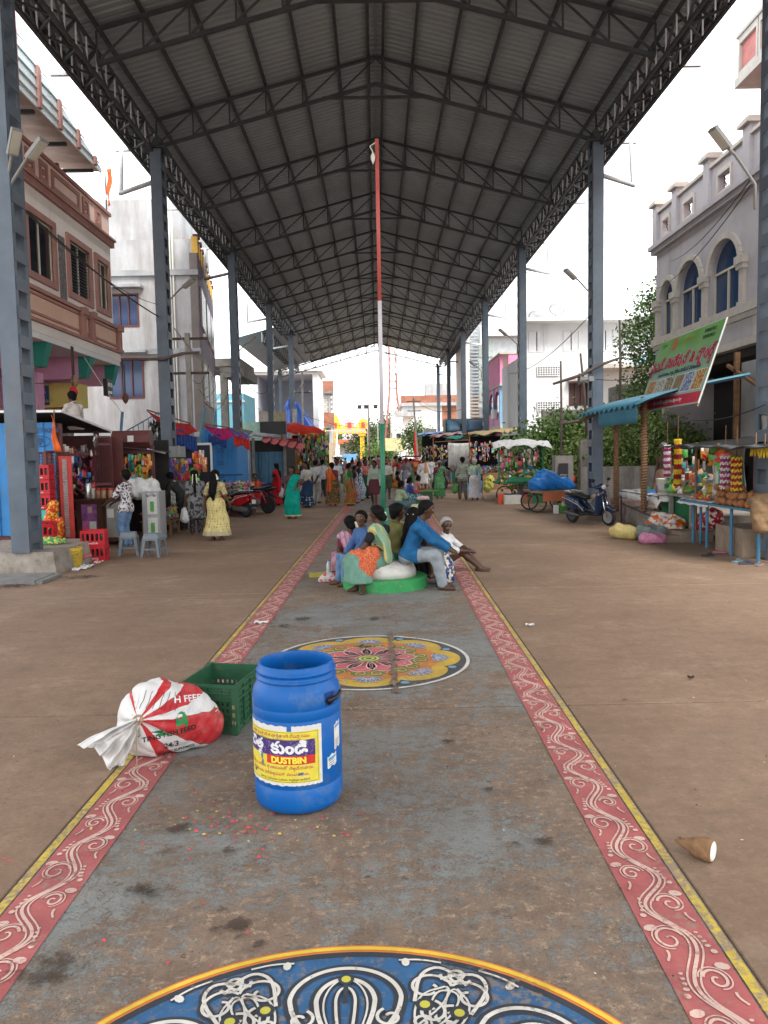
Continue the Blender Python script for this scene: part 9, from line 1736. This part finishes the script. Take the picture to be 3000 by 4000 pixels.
p = G(1855, 1954); wk = thing('walking_stick', 'four-footed steel walking stick held by the old man', 'stick', (p[0]+.34, p[1]+.2, 0)); MB().tube([(0, 0, .12), (0, 0, .86), (0, .1, .88)], .012, 6).build('shaft', WOOD, wk)
for q in range(4): MB().tube([(0, 0, .12), (.08*math.cos(q*PI/2+.7), .08*math.sin(q*PI/2+.7), 0)], .012, 5).build('foot', CHR, wk)
p = G(1588, 1915); tag(MB().tube([(p[0]-.32, p[1]-.2, 0), (p[0]-.32, p[1]-.22, 1.3)], .014, 6).build('walking_staff', WOOD), 'plain wooden staff held by the plaid-shirted man', 'staff')
# flower sellers on the lane edge
SEL = [(1555, 2020, -60, 1.55, (('tshirt', c('sage_top', (.30, .36, .22))), ('skirt', c('slate_skirt', (.08, .13, .15)), .9)), dict(pelvis=(0, 0, .42)), 'woman in a sage top sitting by the blue flower crate'), (1590, 1985, -75, 1.55, (('blouse', c('violet_blouse', (.05, .05, .25))), ('skirt', c('aqua_skirt', (.03, .14, .22), (.25, .4, .3), 'print'), .9), ('pallu', c('aqua_skirt', 0))), dict(pelvis=(0, 0, .40), hair='bun'), 'flower seller in a violet blouse and aqua saree'), (1588, 1945, -60, 1.6, (('shirt', WSH), ('lungi', LUNB, .8)), dict(pelvis=(0, 0, .36), hairm=GREYH), 'grey-haired man in white seated behind the flower seller'), (1625, 1952, -80, 1.5, (('tshirt', c('coral_top', (.42, .09, .07), (.5, .35, .3), 'print')), ('skirt', c('coral_skirt', (.35, .06, .06)), .9)), dict(pelvis=(0, 0, .34), hair='bun'), 'flower seller in coral print further along'), (1545, 1915, -70, 1.55, sar('tanger', (.5, .2, .04)), dict(pelvis=(0, 0, .3), hair='bun'), 'woman in tangerine seated on the lane near the pole')]
for (u, v, f, H, wr, op, lb_) in SEL:
 p = G(u, v); op = dict(op); op.update(res=.02, lean=.25, hpitch=-.2, hands=((-.12, .42, .42), (.14, .45, .42)), feet=((-.14, .42, .06), (.16, .42, .06)), knees=((-.3, .6, 1), (.3, .6, 1))); person(lb_, (p[0], p[1], 0), R(f), H, SKIN2, wear=wr, **op)
for q, (u, v, m_, lb_, h) in enumerate(((1635, 2032, M('crate_blue', (.03, .07, .30), .5), 'blue crate topped with jasmine buds', .34), (1655, 2000, MCR, 'dark green crate topped with pink and white flowers', .40), (1668, 1965, MCR, 'dark green crate with long green leaf stalks on top', .42), (1560, 2012, MCR, 'dark green crate behind the seated woman in sage', .36))):
 p = G(u, v); crate(lb_, (p[0], p[1]+.2, 0), R(-5), .42, .36, h, m_)
 if q < 3: lump(['white jasmine buds heaped on the blue crate', 'pink and white flowers in a clear bag on the green crate', 'sheaf of long green leaf stalks on the crate'][q], 'flower_heap', [((p[0]-.12, p[1]+.2, h+.03), (p[0]+.12, p[1]+.2, h+.03), .09, .09)] if q < 2 else [((p[0]-.25, p[1]+.1+.08*k, h+.02), (p[0]+.45, p[1]+.15+.07*k, h+.03), .035, .03) for k in range(3)], [c('buds', (.6, .57, .40), (.4, .42, .2), 'print', sc=3), c('pinkbag', (.58, .25, .30), (.62, .58, .55), 'print', sc=1.5), c('stalks', (.10, .24, .04))][q], .02, .05, .012, 60, 'flowers')
# the crowd further down the road
PAL = [(.45, .03, .03), (.55, .30, .04), (.05, .12, .3), (.55, .55, .53), (.08, .2, .1), (.35, .08, .2), (.12, .12, .13), (.5, .15, .05), (.3, .3, .32), (.2, .3, .4), (.42, .38, .3), (.25, .05, .08)]
PN = ['red', 'saffron', 'blue', 'white', 'green', 'magenta', 'charcoal', 'orange', 'grey', 'sky blue', 'khaki', 'wine']
for q in range(46):
 y = 40+q*1.0+rng.random()*1.5; x = -3.6+5.0*rng.random()+(.02*(y-40) if q % 4 else 2.2); i, j = q*5 % 12, (q*7+3) % 12; sit = q % 11 == 0
 wm = q % 3 != 0; cA = c('crowd_%d' % i, PAL[i]); cB = c('crowd_%d' % j, PAL[j])
 wr = (('skirt', cA, 1., .05), ('blouse', cB), ('pallu', cA, None, 1.3)) if wm else (('shirt', cA, .8), ('trousers', cB) if q % 2 else ('lungi', cB, .95))
 person('%s in %s with %s %s in the far crowd%s' % ('woman' if wm else 'man', PN[i], PN[j], 'blouse' if wm else ('trousers' if q % 2 else 'lungi'), ('', ' before the red tarp stall', ' beyond the flower sellers', ' near the far stalls')[q//12 % 4]), (x, y, 0), rng.random()*6.28, 1.5+.2*rng.random(), (SKIN, SKIN2, SKIN3)[q % 3], wear=wr, hair='bun' if wm else 'short', res=.034, face_detail=False, group='people in the far crowd')
# others
p = AY(95, 520, 19.2); person('man in a checked shirt leaning on the upper terrace parapet', (-9.0, 19.6, 9.0), R(-80), 1.7, SKIN, wear=tr('aqua_check', (.40, .52, .50), GRYT, .8, 'check', (.1, .25, .25)), hyaw=-.4, res=.02)
person('man in a cream shirt sitting on the kiosk roof with his back turned', (-6.95, 18.0, 2.62), R(55), 1.66, SKIN2, pelvis=(0, 0, .12), lean=.15, hands=((-.1, .4, .45), (.14, .4, .4)), feet=((-.15, .5, .08), (.15, .5, .08)), knees=((-.2, .3, 1), (.2, .3, 1)), wear=(('shirt', c('cream_shirt', (.52, .46, .42)), 1.2), ('lungi', LUNB, .8)), res=.018)
person('bare-chested vendor standing inside the flower stall', (7.0, 18.7, .42), R(120), 1.62, SKIN2, wear=(('lungi', c('lungi_brown', (.2, .12, .08)), .9),), hairm=GREYH, res=.02)
p = G(1985, 1930); person('woman in teal behind the melon box', (4.7, 38.2, 0), R(170), 1.5, SKIN2, wear=(('tshirt', c('teal_top', (.02, .2, .26))), ('skirt', BLK, 1.)), hair='bun', res=.03); person('vendor in a cyan shirt behind the vegetable cart', (6.0, 30.6, 0), R(170), 1.6, SKIN, wear=tr('cyan', (.08, .35, .42)), res=.025); person('shopkeeper in red inside the drinks kiosk', (-7.0, 17.0, .3), R(-90), 1.6, SKIN2, wear=tr('scarlet', (.35, .03, .03)), hands=((-.15, .42, 1.0), (.15, .42, .95)), res=.02)
# ================================================================== lamps, horn, wires, poles
LMP = M('lamp_case', (.25, .25, .24), .5, .15); LGL = M('lamp_panel', (.45, .44, .38), .3, .1)
def road_lamp(label, base_, tip, rz=0.):
 o = thing('street_lamp', label, 'lamp', tuple(base_), 0, 'lamps on the shed columns'); b = D(*tip)-D(*base_); MB().tube([(0, 0, -.4), (0, 0, 0), b*.5+D(0, 0, .05), b*.72], .025, 7).build('arm', LMP, o, True); d = nrm(b); mb = MB(); sd = nrm(np.cross(d, (0, 0, 1))); mb.box(b*.86, (.42, .17, .07), ax=[d, sd, np.cross(sd, d)]); mb.build('head', LMP, o); mb = MB(); mb.box(b*.86-np.cross(sd, d)*.04, (.36, .14, .012), ax=[d, sd, np.cross(sd, d)]); mb.build('panel', LGL, o)
for lb_, (u0, v0), (u1, v1), y in (('lamp on the nearest left column beside its twin', (30, 700), (62, 530), 13.0), ('twin lamp on the nearest left column angled to the road', (40, 720), (160, 560), 13.0), ('lamp on the second left column before the cement building', (665, 1170), (750, 1095), 22.4), ('lamp on the third left column', (935, 1370), (990, 1320), 33.6), ('lamp on the nearest right column before the mauve house', (2950, 720), (2790, 510), 13.0), ('lamp on the second right column above the white house', (2300, 1140), (2215, 1060), 22.4), ('lamp on the fourth left column by the wrapped statue', (1085, 1470), (1120, 1430), 44.9), ('lamp on the fifth left column before the white hall', (1160, 1530), (1185, 1500), 56.1), ('lamp on the third right column', (2020, 1345), (1955, 1290), 33.6), ('lamp on the fourth right column', (1880, 1450), (1840, 1415), 44.9)): road_lamp(lb_, AY(u0, v0, y), AY(u1, v1, y-.3))
hn = thing('loud_speaker', 'grey horn loudspeaker strapped to the second right column', 'loudspeaker', tuple(AY(2290, 1480, 22.2))); MB().lathe([(.04, .1), (.05, 0), (.09, -.1), (.17, -.2), (.17, -.21), (.08, -.12), (0, -.05)], 16, ax=[[0, 1, 0], [0, 0, 1], [1, 0, .0]]).build('horn', M('horn_grey', (.28, .28, .27), .5), hn, True); MB().box((.14, 0, 0), (.14, .12, .14)).build('driver', M('horn_grey', 0), hn)
fl2 = thing('lamp_mast', 'tall mast with three floodlights beyond the shed', 'lamp', (-.9, 96, 0)); MB().tube([(0, 0, 0), (0, 0, 7.9)], [.12, .08], 8).build('mast', IRN, fl2, True); MB().bar((-1.3, 0, 7.9), (1.3, 0, 7.9), .1).build('cross_arm', IRN, fl2)
for x in (-1.1, -.3, .9): MB().box((x, -.2, 7.65), (.5, .3, .4)).build('floodlight', M('iron_black', 0), fl2)
WIR = M('cable_black', (.02, .02, .02), .7); WIG = M('cable_grey', (.3, .3, .3), .7)
def wire(label, P0, P1, sag=.4, r=.012, m=None, col='cables'):
 P0, P1 = D(*P0), D(*P1); tag(MB().tube([P0+(P1-P0)*t-D(0, 0, 4*sag*t*(1-t)) for t in np.linspace(0, 1, 15)], r, 5).build('overhead_cable', m or WIR), label, 'cable', 'cables strung along the market')
wire('twisted cable from the nearest left column to the next', AY(45, 770, 13.1), AY(625, 1240, 22.4), .15, .018); wire('thin cable below the twisted one on the left', AY(45, 775, 13.1), AY(620, 1190, 22.4), .3, .008); wire('cable between the second and third left columns', AY(680, 1280, 22.6), AY(920, 1450, 33.6), .5, .015, WIG); wire('cable from the third left column to the wooden pole', AY(930, 1440, 33.8), AY(1066, 1500, 44.8), .8, .015); wire('cable from the mauve house to the nearest right column', AX(2560, 1130, 10.4), AY(2935, 720, 13.2), .3, .01); wire('second cable from the mauve house to the nearest right column', AX(2620, 1020, 10.4), AY(2940, 690, 13.2), .25, .01); wire('cable sagging across the white house front', AY(1990, 1460, 40), AY(2305, 1230, 22.5), .4, .012); wire('cable from the second right column to the banner', AY(2325, 1480, 22.3), (7.2, 18, 4.0), .2, .01); wire('low cable above the coconut stall roof', AY(2700, 1640, 16), AY(2990, 1580, 12.9), .1, .01); wire('cable across the far end of the shed', AY(1180, 1620, 56), AY(1560, 1640, 100), 1.0, .02); wire('cable between the far poles on the right', AY(1620, 1560, 82), AY(1800, 1600, 56), .6, .02); wire('cable over the open hall front', AY(1000, 1590, 60), AY(1240, 1660, 84), .8, .02); wire('white rope from the shop balcony to the canopy pole', AY(320, 1380, 23), AY(475, 1610, 23.2), .05, .012, M('pvc_white', 0))
def utility(label, x, y, h, lean=0., m=None, arms=(.85,)):
 o = thing('utility_pole', label, 'pole', (x, y, 0)); MB().bar((0, 0, 0), (lean, 0, h), .2, .16).build('post', m or M('pole_concrete', (.36, .34, .31), .9, .2), o)
 for a in arms: MB().bar((lean*a-.7, 0, h*a), (lean*a+.7, 0, h*a), .08).build('cross_arm', IRN, o); [MB().lathe([(.04, 0), (.05, .06), (.03, .12)], 8, (lean*a+s*.6, 0, h*a+.04)).build('insulator', WHT, o) for s in (-1, 1)]
utility('concrete electric pole with tangled wires before the cement building', -6.45, 27.0, 6.2, 0, None, (.78, .97)); utility('concrete electric pole before the open hall', -5.9, 62, 8.6, .1, None, (.8,)); utility('leaning concrete pole with a red festoon', 4.4, 80, 7.6, -.5, None, (.82, .95)); utility('grey pole beside the low white building', 2.3, 118, 8.5, 0, None, (.7, .9)); utility('far roadside pole by the temple arch', -1.5, 140, 8, 0, None, (.9,)); utility('second far roadside pole', .3, 128, 7, 0, None, (.9,))
for q in range(5): wire('loop of slack wire on the electric pole by the cement building', (-6.3+.1*q, 26.9, 4.6-.15*q), (-5.7+.2*q, 26.8, 5.1-.1*q), .35+.1*q, .009, WIG if q % 2 else WIR)
rf = tag(MB().tube([(4.05, 79.7, .8), (4.0, 79.6, 2.4), (3.95, 79.7, 4.2)], [.16, .12, .06], 7).build('red_festoon', cloth('canopy_scarlet', 0)), 'faded red cloth festoon tied to the leaning pole', 'festoon')
def sapling(label, u, v0, v1, y, lean=.0): a, b = AY(u, v0, y), AY(u+lean, v1, y); a[2] = max(a[2], 0); tag(MB().tube([a, (a+b)/2+D(.03, 0, 0), b], [.05, .045, .035], 7).build('wooden_pole', M('old_wood', (.13, .10, .085), .9, .3, 5), None, True), label, 'pole')
sapling('dry wooden pole beside the gate pier', 2190, 1880, 1410, 27); sapling('tall dry wooden pole behind the blue awning', 2420, 1640, 1250, 26); sapling('short leaning wooden pole by the horn speaker', 2292, 1700, 1380, 25.5, -25)
for lb_, a, b in (('crooked branch lashed across the second right column', (2160, 1500), (2430, 1395)), ('lower crooked branch lashed to the column', (2190, 1655), (2400, 1600)), ('branch lashed across the second left column', (545, 1405), (780, 1375))): P, Q = AY(*a, 22.1), AY(*b, 22.1); tag(MB().tube([P, (P*.6+Q*.4)+D(0, 0, -.06), (P*.3+Q*.7)+D(0, 0, .02), Q], [.035, .05, .045, .03], 7).build('wooden_branch', M('old_wood', 0), None, True), lb_, 'branch')
# lettering on the shop signs
def sign_text(s, size, org, ex, ey, mat, parent, tel=True): V, F = telugu(s, size, .012) if tel else text_mesh(s, size, 'CENTER', .015); raw('lettering', [D(*org)+D(*ex)*v[0]+D(*ey)*v[1] for v in V], F, mat, None, parent, world=True)
SGY = M('sign_gold', (.62, .45, .06), .6)
sign_text('శ్రీ లక్ష్మి ఫ్యాన్సీ', .27, (-10.7, 23.92, 3.95), (1, 0, 0), (0, 0, 1), SGY, sg); sign_text('నెయ్యి అందజేయబడును', .17, (-10.7, 23.92, 3.70), (1, 0, 0), (0, 0, 1), SGY, sg)
ca, sa = math.cos(.5), math.sin(.5)
V, F = telugu('రెడ్డి', .7, .012); raw('lettering', [(7.4-.07*ca+sa*0-v[0]*-sa*0+v[0]*.0-.0, 61-.07*sa-v[0], 3.4+v[1]) for v in V], F, WHT, None, sgb)
yb = tag(MB().box((2.4, 96, 3.0), (2.6, .08, 1.6), .15).build('yellow_notice_board', M('board_yellowish', (.50, .48, .26), .7, .2, 3)), 'pale yellow notice board beside the low white building', 'board')
bb_ = tag(MB().bx(-5.6, -3.2, 128, 128.1, .6, 1.9).build('blue_banner', M('banner_blue', (.10, .28, .50), .6, .3, 1)), 'blue printed banner under the temple arch', 'banner')
